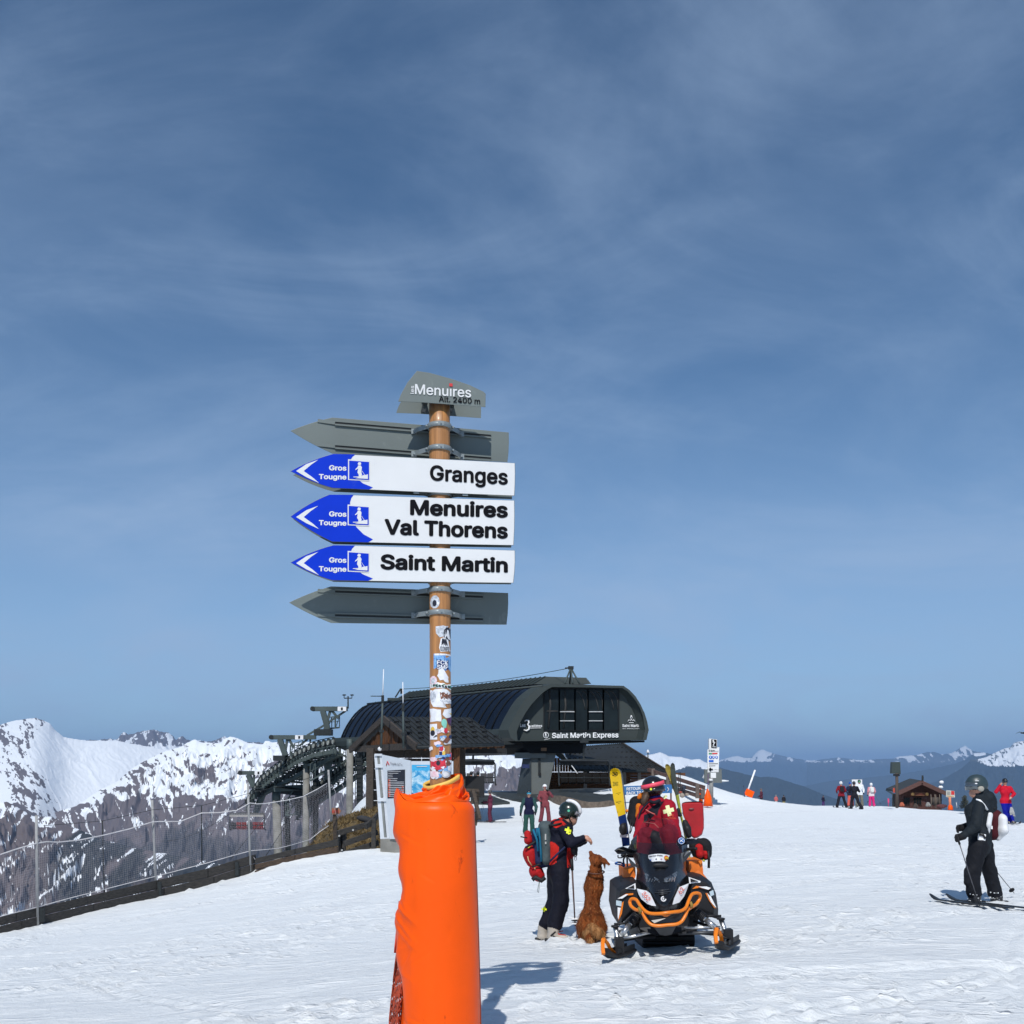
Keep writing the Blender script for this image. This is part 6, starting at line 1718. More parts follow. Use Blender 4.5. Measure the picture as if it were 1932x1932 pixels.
def ski_pair(X,c,a,who,label,px):
 L_=1.62;pts=[]
 mb=MB();secs=[]
 for k in range(15):
  u=k/14;y=-0.75+L_*u;w_=0.042+0.018*abs(u-0.5)*2;w_*=min(1,(1-u)*9+0.25);z=0.0+(0.10*max(0,(u-0.88)/0.12)**1.6)
  cx,cy=-y*math.sin(a),y*math.cos(a)
  sx,sy=math.cos(a)*w_,math.sin(a)*w_
  secs.append([X((c[0]+cx-sx,c[1]+cy-sy,c[2]+z)),X((c[0]+cx+sx,c[1]+cy+sy,c[2]+z)),X((c[0]+cx+sx,c[1]+cy+sy,c[2]+z+.012)),X((c[0]+cx-sx,c[1]+cy-sy,c[2]+z+.012))])
 mb.loft(secs)
 r=thing('ski','%s foot ski worn by the %s'%(who,label),'ski',tuple(X(c)));r['label']=' '.join(r['label'].split()[:16])
 mb.build('ski_blade',SKI_T,r);mb=MB()
 for dy in(-.15,.17):mb.box(X((c[0],c[1]+dy,c[2]+.04)),(.07,.07,.05))
 mb.build('binding',RUBBER,r,kind='stuff')
POLE_M=mat('pole_shaft',(0.10,0.10,0.11),0.4,metal=0.4)
def pole(a,b,label,m=None,lab=None):
 a,b=Vector(a),Vector(b);r=thing('ski_pole',lab or ' '.join(('ski pole held by the '+label).split()[:16]),'ski pole',tuple(b));d=(b-a).normalized()
 mb=MB();mb.tube([a,b],[.0085,.005],7);mb.build('shaft',m or POLE_M,r)
 mb=MB();mb.cyl(a-d*0.01,a+d*0.13,.016,8);mb.build('grip',RUBBER,r)
 mb=MB();mb.cyl(b-d*0.07,b-d*0.06,.045,10,.03);mb.build('basket',RUBBER,r)
 # ====================== RIGHT SIDE: boards, fence, cones, cabin
def c4(x,y,D):return P(x/5.4+1239.5,y/5.4+1367,D)
sg=thing('piste_sign_totem','tall white sign totem with arrow and skier symbol on a post by the snow bank','sign',c4(555,770,57))
DQ=57
mb=MB();mb.prism([c4(515,255,DQ),c4(515,492,DQ),c4(628,485,DQ),c4(636,230,DQ)],(0,0.10,0));fpn=mb.build('white_panel',WHITE_P,sg)
mb=MB();mb.prism([c4(532,143,DQ),c4(532,248,DQ),c4(612,243,DQ),c4(612,152,DQ)],(0,0.30,0));tp=mb.build('top_box',WHITE_P,sg)
q=lambda x,y,l=0.0:c4(x,y,DQ-l)
def flat4(pts,m,nm,par,l=0.02):mb=MB();mb.prism([q(*p,l) for p in pts],(0,.015,0));return mb.build(nm,m,par)
flat4([(553,150),(553,238),(608,233),(608,156)],BLACK_P,'symbol_field',tp,.02)
mb=MB();mb.ell(q(573,163,.03),(.045,.01,.045),None,8,6);mb.tube([q(575,170,.035),q(584,192,.035),q(574,205,.035),q(580,225,.035)],.035,5);mb.tube([q(562,178,.035),q(596,182,.035)],.018,5);mb.tube([q(564,222,.035),q(598,226,.035)],.02,5);mb.build('symbol_skier',WHITE_P,tp,kind='stuff')
def txt4(s,x0,x1,y,cap,m,par,b=0.0):
 a=q(x0,y,.025);w=q(x1,y).x-q(x0,y).x;h=q(x0,y-cap).z-q(x0,y).z;mb=MB();text_on(mb,s,lambda u,v:a+Vector((u,0,v)),w,h,b);mb.build('lettering',m,par)
txt4('St Martin',527,590,277,20,BLACK_P,fpn,.02);txt4('Express',594,628,277,10,BLACK_P,fpn)
flat4([(528,290),(528,303),(560,303),(560,290)],mat('print_green',(0.02,0.25,0.10),0.5),'piste_bar',fpn);flat4([(562,290),(562,303),(617,301),(617,288)],RED_P,'piste_bar',fpn)
for(x,w) in((545,16),(574,14),(607,14)):
 mb=MB();mb.cyl(q(x,333,.03),q(x,333,.0),w/5.4/FOC*DQ,14);dd_=mb.build('mandatory_disc',mat('print_blue',(0.0,0.10,0.50),0.5),fpn)
 mb=MB();mb.ell(q(x,333,.04),(.035,.008,.05),None,8,6);mb.build('pictogram',WHITE_P,dd_)
flat4([(529,362),(529,383),(577,383),(577,361)],MATS['print_blue'],'blue_bar',fpn);flat4([(529,397),(529,403),(622,401),(622,395)],mat('print_dark',(0.1,0.1,0.1),0.5),'print_line',fpn);flat4([(530,419),(530,424),(594,422),(594,417)],MATS['print_dark'],'print_line',fpn)
mb=MB();mb.bar(q(536,458,.03),q(570,457,.03),.02,.07);mb.bar(q(534,458,.03),q(549,441,.03),.02,.07);mb.bar(q(534,458,.03),q(550,474,.03),.02,.07);mb.build('arrow',BLACK_P,fpn)
mb=MB();mb.box(q(570,525,-.1),(.95,.2,.75));mb.build('backing_box',COLG,sg);flat4([(547,492),(547,545),(602,545),(602,490)],WHITE_P,'notice',sg,-0.0+.03)
mb=MB();mb.cyl(q(553,800),q(553,545),.12,10);mb.build('post',mat('post_grey',(0.2,0.2,0.19),0.6),sg);mb=MB();mb.cyl(q(548,575,.1),q(548,553,.1),.11,8);mb.build('cap_ball',WHITE_P,sg)
mb=MB();mb.ell(q(612,574,-0.4),(.7,.3,.07),None,12,5);mb.build('snow_cap',SNOW,sg)
def cone_pad(x0,x1,y0,y1,D,label,name='orange_marker',ext=None):
 t=thing(name,label,'marker',c4((x0+x1)/2,y1,D));mb=MB();a,b=c4((x0+x1)/2-4,y0,D),c4((x0+x1)/2,y1,D);r=(x1-x0)/2/5.4/FOC*D
 mb.tube([b-Vector((0,0,.3)),b+(a-b)*.3,b+(a-b)*.7,a],[r,r*.75,r*.4,r*.12],14);mb.build('padding',ORANGE,t)
 if ext:mb=MB();mb.cyl(a+(b-a)*.5,c4(*ext,D),.03,8);mb.build('pole',mat('purple_pole',(0.10,0.06,0.12),0.5),t)
cone_pad(472,568,655,775,56,'orange padded cone at the foot of the sign totem',ext=(522,500))
cone_pad(425,470,640,755,58.5,'orange padding behind the end of the wooden rail fence')
# wooden rail fence coming down from the lodge
r2=thing('wooden_rail_fence','brown three-rail fence running down from the lodge towards the sign totem','rail fence',c4(400,750,57))
BRN=mat('red_brown_rail',(0.10,0.055,0.045),0.8,var=0.3)
for(xa,ya,xb,yb) in((-90,460,482,642),(-60,540,478,690),(0,590,474,745)):
 mb=MB();mb.bar(c4(xa,ya,64),c4(xb,yb,57.2),.12,.20);mb.build('rail',BRN,r2)
for(x,y0,y1) in((-40,448,560),(112,520,690),(412,605,752),(468,660,752)):
 mb=MB();d=64-7*(x+90)/572;mb.bar(c4(x,y1,d-.15),c4(x,y0,d-.15),.2,.2);mb.build('post',mat('fence_post_brown',(0.13,0.10,0.085),0.8),r2)
 # blue banner
bn=thing('blue_banner','long blue banner lettered RETOUR ST MARTIN BACK TO ST MARTIN behind the snowmobile rider','banner',P(1180,1507,56))
f=lambda x,y,l=0.0:P(x,y,56-l)
mb=MB();mb.prism([f(1170,1500.5),f(1268,1496),f(1268,1480),f(1170,1483.5)],(0,.04,0));bb2=mb.build('cloth',mat('banner_blue',(0.02,0.12,0.30),0.5),bn)
for s,x0,x1,y0 in(('RETOUR ST MARTIN',1182,1247,1491.2),('BACK TO ST MARTIN',1182,1247,1499.2)):
 a=f(x0,y0,.02);w=f(x1,y0).x-a.x;mb=MB();text_on(mb,s,lambda u,v:a+Vector((u,0,v+u*0.045)),w,.155,.02);mb.build('lettering',WHITE_P,bb2)
for x in(1252,1259):
 mb=MB();mb.tube([f(x,1485.5,.03),f(x+3,1489,.03),f(x,1493,.03)],.02,5);mb.build('arrow',WHITE_P,bb2)
for x in(1171,1266):
 mb=MB();p=f(x,1480);mb.bar(p+Vector((0,.08,.1)),Vector((p.x,p.y+.08,gz(p.x,p.y)-.2)),.08,.08);mb.build('post',BRN,bn)
 # orange flag sign on slanted pole, thin bamboo
fl=thing('orange_flag_board','orange board on a slanting white pole stuck in the snow bank','marker flag',c4(905,800,64))
mb=MB();mb.cyl(c4(905,730,64.1),c4(1000,463,64.1),.055,8);mb.build('pole',WHT,fl);mb=MB();mb.prism([c4(886,712,64),c4(916,652,64),c4(995,685,64),c4(968,748,64)],(0,.05,0));mb.build('board',ORANGE,fl)
b1_=thing('marker_stick','thin dark stick standing in the snow beside the orange flag board','stick',c4(903,828,62));mb=MB();mb.cyl(c4(904,835,62),c4(883,620,62),.03,6);mb.build('stick',mat('blue_stick',(0.03,0.05,0.10),0.5),b1_)
wp=thing('white_slalom_pole','short white pole slanting out of the snow bank left of the sign totem','pole',c4(470,560,61));mb=MB();mb.cyl(c4(470,545,61),c4(522,440,61),.06,8);mb.build('shaft',WHT,wp)
wf=thing('white_marker','small white pointed marker above the lodge roof edge','marker',P(1223,1440,78));mb=MB();mb.cyl(P(1222.5,1440,78),P(1222.5,1420,78),.05,6);mb.build('pole',COLG,wf);mb=MB();mb.tube([P(1222.5,1420,78),P(1222.5,1414,78)],[.16,.01],8);mb.build('cone',WHT,wf)
for k,x in enumerate((1280,1283)):
 t=thing('thin_pole',['left','right'][k]+' one of two thin dark poles before the snow bank','pole',P(x,1500,54));mb=MB();mb.cyl(P(x,1503,54),P(x+1,1457,54),.02,6);mb.build('shaft',STEEL_D,t)
 # clutter at the end of the rail fence (gear hung on the fence)
gr=thing('gear_heap','heap of dark ski gear and bags leaning on the rail fence','gear',P(1292,1497,50))
rnd=random.Random(4)
for k in range(9):
 mb=MB();mb.ell(P(1283+rnd.uniform(0,14),1484+rnd.uniform(0,18),50+rnd.uniform(-.2,.2)),(rnd.uniform(.06,.14),.1,rnd.uniform(.05,.14)),None,8,6)
 mb.build('bag',mat('gear%d'%(k%4),[(0.02,0.02,0.025),(0.3,0.05,0.03),(0.02,0.03,0.05),(0.3,0.25,0.2)][k%4],0.7),gr)
 # lamp / loudspeaker post
def c9(x,y,D):return P(x/6.573+1533.4,y/6.573+1380,D)
lpst=thing('box_post','tall wooden post carrying a dark grey tapered box beside the cabin','post',c9(1045,925,88))
mb=MB();mb.tube([c9(1045,950,88),c9(1043,520,88)],.13,8);mb.build('post',mat('post_brown',(0.075,0.055,0.045),0.8),lpst)
mb=MB();s_=88;b_=[c9(982,520,s_),c9(1092,528,s_),c9(1086,380,s_),c9(990,380,s_)];mb.prism(b_,(0,.5,0));mb.build('box',mat('box_green_grey',(0.035,0.05,0.045),0.6),lpst)
mb=MB();mb.box(c9(1038,540,s_),(.45,.3,.18));mb.build('bracket',RUBBER,lpst)
mb=MB();mb.bar(c9(1008,700,88.3),c9(1008,760,88.3),.16,.1);mb.build('red_strip',mat('red_strip',(0.5,0.08,0.05),0.5),lpst)
cb=thing('alpine_cabin','dark brown alpine cabin with gable roof and name board far behind','cabin',c9(1300,960,104))
DC=104
q=lambda x,y,l=0.0:c9(x,y,DC-l)
RB=mat('red_brown_timber',(0.065,0.022,0.015),0.8,var=0.3)
nl=11
for k in range(nl):
 z0,z1=800+k*17,800+(k+.95)*17
 mb=MB();mb.prism([q(1075,z1),q(1600,z1),q(1600,z0),q(1075,z0)],(0,.18,0));mb.build('log',RB,cb)
mb=MB();mb.prism([q(1075,800),q(1600,800),q(1600,770),q(1340,655),q(1075,770)],(0,.15,0));gb=mb.build('gable',RB,cb)
roofc=mat('brown_fascia',(0.10,0.045,0.035),0.7)
A2,L_2,R_2=q(1350,632,1.2),q(1060,765,1.2),q(1660,775,1.2)
mb=MB();mb.bar(A2,L_2,.25,.38);mb.build('bargeboard',roofc,cb);mb=MB();mb.bar(A2,R_2,.25,.38);mb.build('bargeboard',roofc,cb)
mb=MB();bk_=c9(1205,605,116);bl=c9(912,728,111)
mb.hexa([L_2,A2,bk_,bl,L_2+Vector((0,0,.2)),A2+Vector((0,0,.2)),bk_+Vector((0,0,.2)),bl+Vector((0,0,.2))]);mb.build('roof',mat('cabin_roof',(0.03,0.033,0.03),0.7),cb)
br2=bk_+(R_2-A2);mb=MB();mb.hexa([A2,R_2,br2,bk_,A2+Vector((0,0,.19)),R_2+Vector((0,0,.19)),br2+Vector((0,0,.19)),bk_+Vector((0,0,.19))]);mb.build('roof',MATS['cabin_roof'],cb)
mb=MB();lw=c9(985,950,110);mb.prism([q(1075,960),lw,c9(985,770,110),q(1075,775)],(.15,.1,0));mb.build('side_wall',RB,cb);mb=MB();mb.tube([bl,q(1000,780,-2),q(1005,940,-2)],.08,6);mb.build('downpipe',STEEL,cb)
for(x0,x1) in((1128,1210),(1250,1355)):
 mb=MB();mb.prism([q(x0,915,.1),q(x1,915,.1),q(x1,815,.1),q(x0,815,.1)],(0,.1,0));wf_=mb.build('window',RB,cb)
 for k in range(3):
  a=x0+5+(x1-x0-8)*k/3;b=x0+(x1-x0-8)*(k+1)/3;mb=MB();mb.prism([q(a,908,.14),q(b,908,.14),q(b,822,.14),q(a,822,.14)],(0,.03,0));mb.build('pane',GLASS_F,wf_)
mb=MB();mb.prism([q(1222,797,.5),q(1436,797,.5),q(1436,760,.5),q(1222,758,.5)],(0,.1,0));nb_=mb.build('name_plank',mat('name_plank',(0.26,0.11,0.05),0.7),cb)
for x in(1240,1418):mb=MB();mb.cyl(q(x,777,.5),q(x,777,.62),.16,6);mb.build('star',mat('ochre',(0.5,0.28,0.08),0.6),nb_)
mb=MB();mb.bar(q(1265,777,.55),q(1395,777,.55),.03,.12);mb.build('worn_lettering',mat('dark_red_letter',(0.10,0.02,0.01),0.7),nb_)
mb=MB();mb.cyl(q(1362,660,-3),q(1362,545,-3),.10,8);mb.bar(q(1350,575,-3),q(1375,575,-3),.05,.05);mb.build('flue',STEEL_D,cb);mb=MB();mb.box(q(1376,640,-3),(.2,.2,.35));mb.build('vent',WHT,cb)
for k,(x,lab) in enumerate(((1498,'left one of two large upright cable reels beside the cabin'),(1545,'right one of two large upright cable reels beside the cabin'))):
 t=thing('cable_reel',lab,'cable reel',q(x,945,2),'cable reels at the cabin');r=82/6.573/FOC*102;c=q(x,862,2)
 ax_=Vector((.93,-.36,0)).normalized()
 for sg_ in(-.22,.22):mb=MB();mb.cyl(c+ax_*sg_-ax_*.03,c+ax_*sg_+ax_*.03,r,20);mb.build('flange',mat('reel_wood',(0.17,0.13,0.10),0.8,var=0.3),t)
 mb=MB();mb.cyl(c-ax_*.2,c+ax_*.2,r*.55,16);mb.build('drum',mat('reel_drum',(0.06,0.05,0.045),0.8),t)
lp2=thing('lamp_post','slim dark post with two white lamps behind the cable reels','lamp post',q(1585,940))
mb=MB();mb.cyl(q(1583,945,.5),q(1583,665,.5),.06,8);mb.build('pole',STEEL_D,lp2)
for(x,y) in((1598,630),(1588,692)):mb=MB();mb.ell(q(x,y,.5),(.24,.12,.17),None,10,6);mb.build('lamp_head',WHT,lp2)
mb=MB();mb.bar(q(1583,670,.5),q(1595,640,.5),.04,.04);mb.build('arm',STEEL_D,lp2)
sb=thing('orange_foot_sign','white and red notice board on an orange padded foot right of the cabin','sign',c9(1708,958,80))
q=lambda x,y,l=0.0:c9(x,y,80-l)
mb=MB();mb.prism([q(1657,815),q(1763,818),q(1757,738),q(1657,730)],(0,.06,0));bo=mb.build('board',mat('cream_board',(0.6,0.58,0.5),0.5),sb)
flat=lambda pts,m,nm:MB().prism([q(*p,.02) for p in pts],(0,.01,0)).build(nm,m,bo)
flat([(1716,785),(1757,787),(1754,740),(1718,738)],RED_P,'red_print');flat([(1662,806),(1750,809),(1750,800),(1662,797)],mat('ochre_print',(0.5,0.3,0.1),0.6),'print_line')
for k in range(4):flat([(1664,750+k*12),(1706,751+k*12),(1706,747+k*12),(1664,746+k*12)],MATS['print_dark'],'print_line')
mb=MB();mb.cyl(q(1705,960),q(1700,815),.10,8);mb.build('post',mat('orange_post',(0.6,0.2,0.1),0.6),sb);mb=MB();mb.tube([q(1708,975),q(1706,930),q(1703,905)],[.20,.17,.08],12);mb.build('padding',ORANGE,sb)
for(x0,y0,x1,y1,lab,col,D) in((938,930,937,845,'small pink marker flag left of the cabin',(0.6,0.05,0.15),84),(1790,945,1780,880,'short pale stick on the snow edge right of the orange foot sign',(0.5,0.5,0.5),76),(675,880,690,868,'dark tip of a pole by the pink skier',(0.02,0.02,0.02),71)):
 t=thing('marker_stick',lab,'marker',c9(x0,y0,D));mb=MB();mb.cyl(c9(x0,y0,D),c9(x1,y1,D),.03,6);mb.build('stick',mat('stick%d'%x0,col,0.6),t)
 if x0==938:mb=MB();mb.box(c9(938,858,D),(.12,.03,.35));mb.build('flag',mat('stick938',col),t)
 # people and gear in front of the cabin: low shapes
for k,(x,y,col,nm) in enumerate(((1105,900,(0.4,0.1,0.05),'red bucket by the cabin wall'),(1275,915,(0.06,0.04,0.03),'dark bundle below the cabin windows'),(1430,900,(0.25,0.24,0.22),'pale sack by the cable reels'),(1600,925,(0.10,0.03,0.03),'low dark red heap right of the cable reels'))):
 t=thing('bundle',nm,'bundle',c9(x,y+25,100));mb=MB();mb.ell(c9(x,y,100),(.2+.35*(k==3),.2,.18),None,10,7);mb.ell(c9(x+14,y+14,99.8),(.15,.2,.14),None,10,7);mb.ell(c9(x-12,y+16,99.7),(.14,.2,.13),None,10,7)
 mb.build('sacking',mat('bundle%d'%k,col,0.8),t)
 # bush just below the edge, right
bs=thing('dark_bush','small dark conifer top showing over the snow edge behind the dark-clad skier','bush',P(1822,1528,60))
vs=[];fs=[];rnd=random.Random(8)
for k in range(700):
 u=rnd.random();c=P(1820+rnd.gauss(0,5.0)*(1.1-u),1526-u*24,60+rnd.gauss(0,.4));d=Vector((rnd.gauss(0,1),rnd.gauss(0,1),rnd.gauss(.6,.5))).normalized()*.13;e=d.orthogonal().normalized()*.022;o=len(vs);vs+=[c-e,c+e,c+d];fs.append((o,o+1,o+2))
mb=MB();mb.add(vs,fs,False);mb.build('needles',mat('dark_needles',(0.035,0.04,0.03),0.9),bs,kind='stuff')
mb=MB();mb.cyl(P(1820,1545,60),P(1820,1506,60),.04,6,.01);mb.build('trunk',TIMB,bs)
# bird, top right
bd_=thing('bird','small black bird gliding above the right-hand snow mountain','bird',P(1929,1383,60))
B_=Body((-.5,-.25,-.2),(.6,.25,.25),.012);B_.cap((-.02,-.10,0),(.02,.14,0),.035,.05,0,.02);B_.ell((.03,.17,.01),(.03,.045,.03),0,.02);B_.cap((0,-.1,0),(-.01,-.24,-.01),.03,.035,0,.02,((0,0,1),.3))
B_.cap((0,.05,.02),(-.20,.08,.07),.045,.035,0,.02,((0,0,1),.35));B_.cap((-.20,.08,.07),(-.42,-.02,-.04),.035,.012,0,.02,((0,0,1),.4));B_.cap((0,.05,.02),(.22,.08,.08),.045,.035,0,.02,((0,0,1),.35));B_.cap((.22,.08,.08),(.46,-.02,.02),.035,.012,0,.02,((0,0,1),.4))
B_.mesh('body',[RUBBER],bd_,rotz=-.9)
# ====================== PEOPLE FARTHER OFF
def pyg(px,D):
 p=P(px,1500,D);return 1464+(CAM_Z-gz(p.x,p.y))/D*FOC
GRP='skiers and walkers on the piste'
skier('person in plum ski suit facing left with poles beside the wooden trestle',925,1551,49.5,1.52,R(85),(0.13,0.026,0.055),(0.10,0.020,0.042),(0.05,0.02,0.02),(0.06,0.06,0.07),group=GRP,voxel=0.02,arms=dict(el=(0.2,0.05,1.12),er=(0.2,0.05,1.12),wl=(-0.12,0.38,1.10),wr=(0.12,0.34,1.06)),poles=[('wl',(-0.2,0.55,0.02)),('wr',(0.22,0.5,0.02))],skis=True,gl=(0.01,0.01,0.01),goggles=(0.3,0.3,0.32))
skier('person in teal ski trousers and navy body warmer with bright blue goggles',998,1574,41,1.72,R(180),(0.006,0.008,0.035),(0.022,0.075,0.062),(0.02,0.03,0.03),(0.015,0.015,0.02),group=GRP,voxel=0.016,sleeves=(0.025,0.07,0.065),goggles=(0.02,0.30,0.45),gl=(0.01,0.01,0.015),arms=dict(el=(-0.30,0.0,1.12),er=(0.30,0.02,1.12),wl=(-0.27,0.16,0.92),wr=(0.33,0.10,0.90)),poles=[('wl',(-0.15,-0.55,0.02)),('wr',(0.15,-0.6,0.02))],skis=True)
skier('person in dusty pink ski suit and white helmet holding a hand to the face',1028,1553,47,1.74,R(180),(0.20,0.045,0.055),(0.17,0.038,0.047),(0.015,0.02,0.03),(0.75,0.75,0.75),group=GRP,voxel=0.017,gl=(0.01,0.01,0.012),arms=dict(el=(-0.34,0.05,1.24),wl=(-0.15,0.20,1.46),er=(0.28,0.05,1.14),wr=(0.20,0.2,1.0)),legs=dict(kl=(-0.16,0.05,0.5),al=(-0.20,0,0.1),kr=(0.13,0.02,0.5),ar=(0.20,-0.06,0.1)),goggles=(0.25,0.10,0.08))
skier('person in dark red coat walking along the foot of the snow bank',1437,pyg(1437,76),76,1.28,R(60),(0.09,0.02,0.035),(0.015,0.015,0.02),(0.01,0.01,0.01),(0.12,0.09,0.08),group=GRP,voxel=0.03,poles=[('wr',(0.3,0.9,0.0))],arms=dict(wr=(0.24,0.35,1.0)))
for(px,top,D,H,jc,pc,hc,lab) in((1464.5,1504.5,98,0.95,(0.45,0.12,0.12),(0.45,0.45,0.42),(0.2,0.2,0.2),'small child in pink and white standing on the far snow edge'),(1479,1504.5,98,0.95,(0.015,0.015,0.02),(0.3,0.25,0.1),(0.02,0.02,0.02),'small child in black standing on the far snow edge')):
 skier(lab,px,pyg(px,84),84,H,R(180),jc,pc,helmet=hc,group=GRP,voxel=0.035)
skier('distant small person in black jacket and purple trousers on the snow edge',1553.5,1521.5,105,1.10,R(200),(0.012,0.012,0.03),(0.07,0.02,0.12),helmet=(0.02,0.02,0.03),group=GRP,voxel=0.03)
skier('person in red jacket with black backpack and white helmet standing legs apart, seen from behind',1588,1524,69,1.74,0,(0.22,0.01,0.02),(0.012,0.012,0.018),(0.03,0.03,0.03),(0.7,0.7,0.7),group=GRP,voxel=0.022,skis=True,legs=dict(kl=(-0.20,0.03,0.5),al=(-0.31,0,0.1),kr=(0.20,0.03,0.5),ar=(0.33,0,0.1)),arms=dict(el=(-0.30,0.02,1.16),er=(0.30,0.02,1.16),wl=(-0.24,0.18,1.05),wr=(0.24,0.18,1.05)),pack=((0.015,0.015,0.02),'person in red jacket'))
skier('person all in black standing in front of the distant group by the white board',1613,1527.5,66,1.78,R(-8),(0.010,0.010,0.016),(0.012,0.012,0.018),(0.04,0.03,0.03),(0.012,0.012,0.02),group=GRP,voxel=0.022,skis=True,legs=dict(kl=(-0.16,0.1,0.52),al=(-0.22,0.05,0.1),kr=(0.22,0.0,0.48),ar=(0.42,-0.06,0.1)),lean=0.06,arms=dict(el=(-0.3,0.1,1.12),wl=(-0.2,0.3,1.05),er=(0.32,0.08,1.15),wr=(0.27,0.28,1.2)))
skier('person in white shirt and khaki trousers with green helmet behind the one in black',1622.5,1522.5,71,1.84,R(170),(0.72,0.74,0.76),(0.16,0.15,0.12),helmet=(0.02,0.06,0.03),group=GRP,voxel=0.024,goggles=(0.05,0.3,0.12),gl=(0.02,0.02,0.02))
skier('person in dark jacket with coral trousers and blue helmet, left of the one in black',1605,1522,72,1.70,R(180),(0.012,0.018,0.05),(0.62,0.12,0.09),helmet=(0.02,0.08,0.35),group=GRP,voxel=0.024)
t=thing('white_board','plain white board standing behind the distant group','board',P(1617,1524,76))
mb=MB();mb.box(P(1617,1481,76),(0.75,.06,.8));mb.build('board',WHITE_P,t);mb=MB();mb.cyl(P(1615,1524,76.1),P(1615,1480,76.1),.05,8);mb.build('post',GREY_B,t)
skier('person in white patterned jacket and bright pink trousers with white backpack',1645,1522,74,1.68,0,(0.72,0.62,0.62),(0.62,0.02,0.17),(0.5,0.35,0.35),(0.75,0.75,0.75),group=GRP,voxel=0.022,sleeves=(0.6,0.25,0.28),legs=dict(kl=(-0.12,0.02,0.5),al=(-0.15,0,0.1),kr=(0.12,0.02,0.5),ar=(0.17,0,0.1)),poles=[('wr',(0.6,-0.15,0.15))],pack=((0.7,0.7,0.66),'person in pink trousers'))
for(px_,lab) in((889,'left of two dark figures riding the lift chair behind the timber hut'),(902,'right of two dark figures riding the lift chair behind the timber hut')):
 skier(lab,px_,1509,62.8,1.70,R(0),(0.006,0.006,0.008),(0.006,0.006,0.008),helmet=(0.01,0.01,0.012),group='riders on the lift chair',voxel=0.03,legs=dict(kl=(-.12,.42,.88),kr=(.12,.42,.88),al=(-.13,.5,.45),ar=(.13,.5,.45)))  # clothing coloured near black in place of the shade they sit in
skier('person in bright red jacket and blue ski trousers with black helmet near the right edge',1899,1553.5,42,1.80,R(176),(0.50,0.006,0.025),(0.003,0.008,0.26),(0.40,0.36,0.30),(0.012,0.012,0.015),group=GRP,voxel=0.016,skis=True,slim=1.02,gl=(0.50,0.27,0.2),goggles=(0.01,0.01,0.012),arms=dict(er=(0.36,0.02,1.26),wr=(0.22,0.10,1.52),el=(-0.33,0.05,1.18),wl=(-0.14,0.22,1.05)),legs=dict(kl=(-0.16,0.0,0.5),al=(-0.22,-0.02,0.1),kr=(0.05,0.05,0.5),ar=(-0.02,0.02,0.1)))
gp=thing('gloves','pair of grey gloves hanging from the hand of the person in the red jacket','gloves',P(1909,1530,41.6))
B=Body((-.2,-.12,-.35),(.2,.12,.2),.012);B.cap((-.02,0,.12),(-.04,0,-.05),.045,.06,0,.02,((0,1,0),.6));B.cap((.02,0,.1),(.06,0,-.10),.04,.055,0,.02,((0,1,0),.6))
for k in range(4):B.cap((-.06+k*.02,0,-.07),(-.08+k*.025,0,-.16),.014,.011,0,.01);B.cap((.03+k*.02,0,-.12),(.05+k*.03,0,-.22),.013,.010,0,.01)
B.mesh('knit',[fab('glovegrey',(0.35,0.35,0.34))],gp)
# ====================== SKIER ON THE RIGHT (near, in profile)
def cr(x,y,D):return P(x/6.302+1737.8,y/6.302+1431.1,D)
DR=14.9
o=P(1860,1706,DR)
rs=thing('person','skier in black jacket and trousers with grey visor helmet, standing in profile at the right','person',tuple(o),GRP)
def J(x,y,D=DR):return tuple(cr(x,y,D)-o)
B=Body((-0.85,-.55,-.1),(0.62,.55,1.95),0.011)
hip,chest=J(715,985),J(705,640)
B.cap(hip,chest,.150,.165,0,.06,((1,0,0),.86));B.cap(chest,J(690,470),.15,.09,0,.05);B.cap(J(640,800),J(600,620),.11,.10,0,.06)
B.cap(J(830,640),J(800,470),.09,.10,0,.05);B.cap(J(760,480),J(840,500),.075,.07,0,.03)
B.cap(J(700,900),J(690,1060),.165,.15,0,.05,((1,0,0),.92));B.cap(J(700,450),J(730,400),.075,.085,0,.02)
B.cap(J(690,570,14.72),J(650,800,14.62),.082,.075,0,.02);B.cap(J(650,800,14.62),J(500,920,14.64),.074,.052,0,.02);B.cap(J(690,570,15.08),J(650,760,15.15),.080,.07,0,.03);B.cap(J(650,760,15.15),J(520,815,15.1),.07,.055,0,.03)
for(wx,wy,d) in((455,935,14.64),(470,825,15.08)):
 B.cap(J(wx+45,wy-10,d),J(wx,wy,d),.050,.048,3,.01);B.cap(J(wx,wy,d),J(wx-22,wy+5,d),.048,.044,3,.02)
 for q in range(4):B.cap(J(wx-40,wy-22+q*20,d-.03),J(wx-30,wy-8+q*20,d-.07),.018,.017,3,.008)
 B.cap(J(wx-10,wy-30,d-.03),J(wx-40,wy-20,d-.055),.018,.016,3,.01)
B.cap(J(680,1040,14.8),J(615,1330,14.78),.130,.100,1,.05);B.cap(J(615,1330,14.78),J(625,1590,14.78),.098,.104,1,.03)
B.cap(J(745,1040,15.0),J(815,1340,15.05),.130,.098,1,.05);B.cap(J(815,1340,15.05),J(878,1590,15.05),.096,.100,1,.03)
B.cap(J(545,1330,14.75),J(545,1480,14.75),.035,.04,1,.04)
for(fx,fy,d) in((640,1700,14.78),(900,1715,15.05)):
 B.cap(J(fx,fy-60,d),J(fx-5,fy+10,d),.085,.075,2,.02);B.cap(J(fx+20,fy+28,d),J(fx-120,fy+30,d+.02),.06,.055,2,.03);B.box(J(fx+10,fy-20,d-.08),(.03,.02,.05),2,.01)
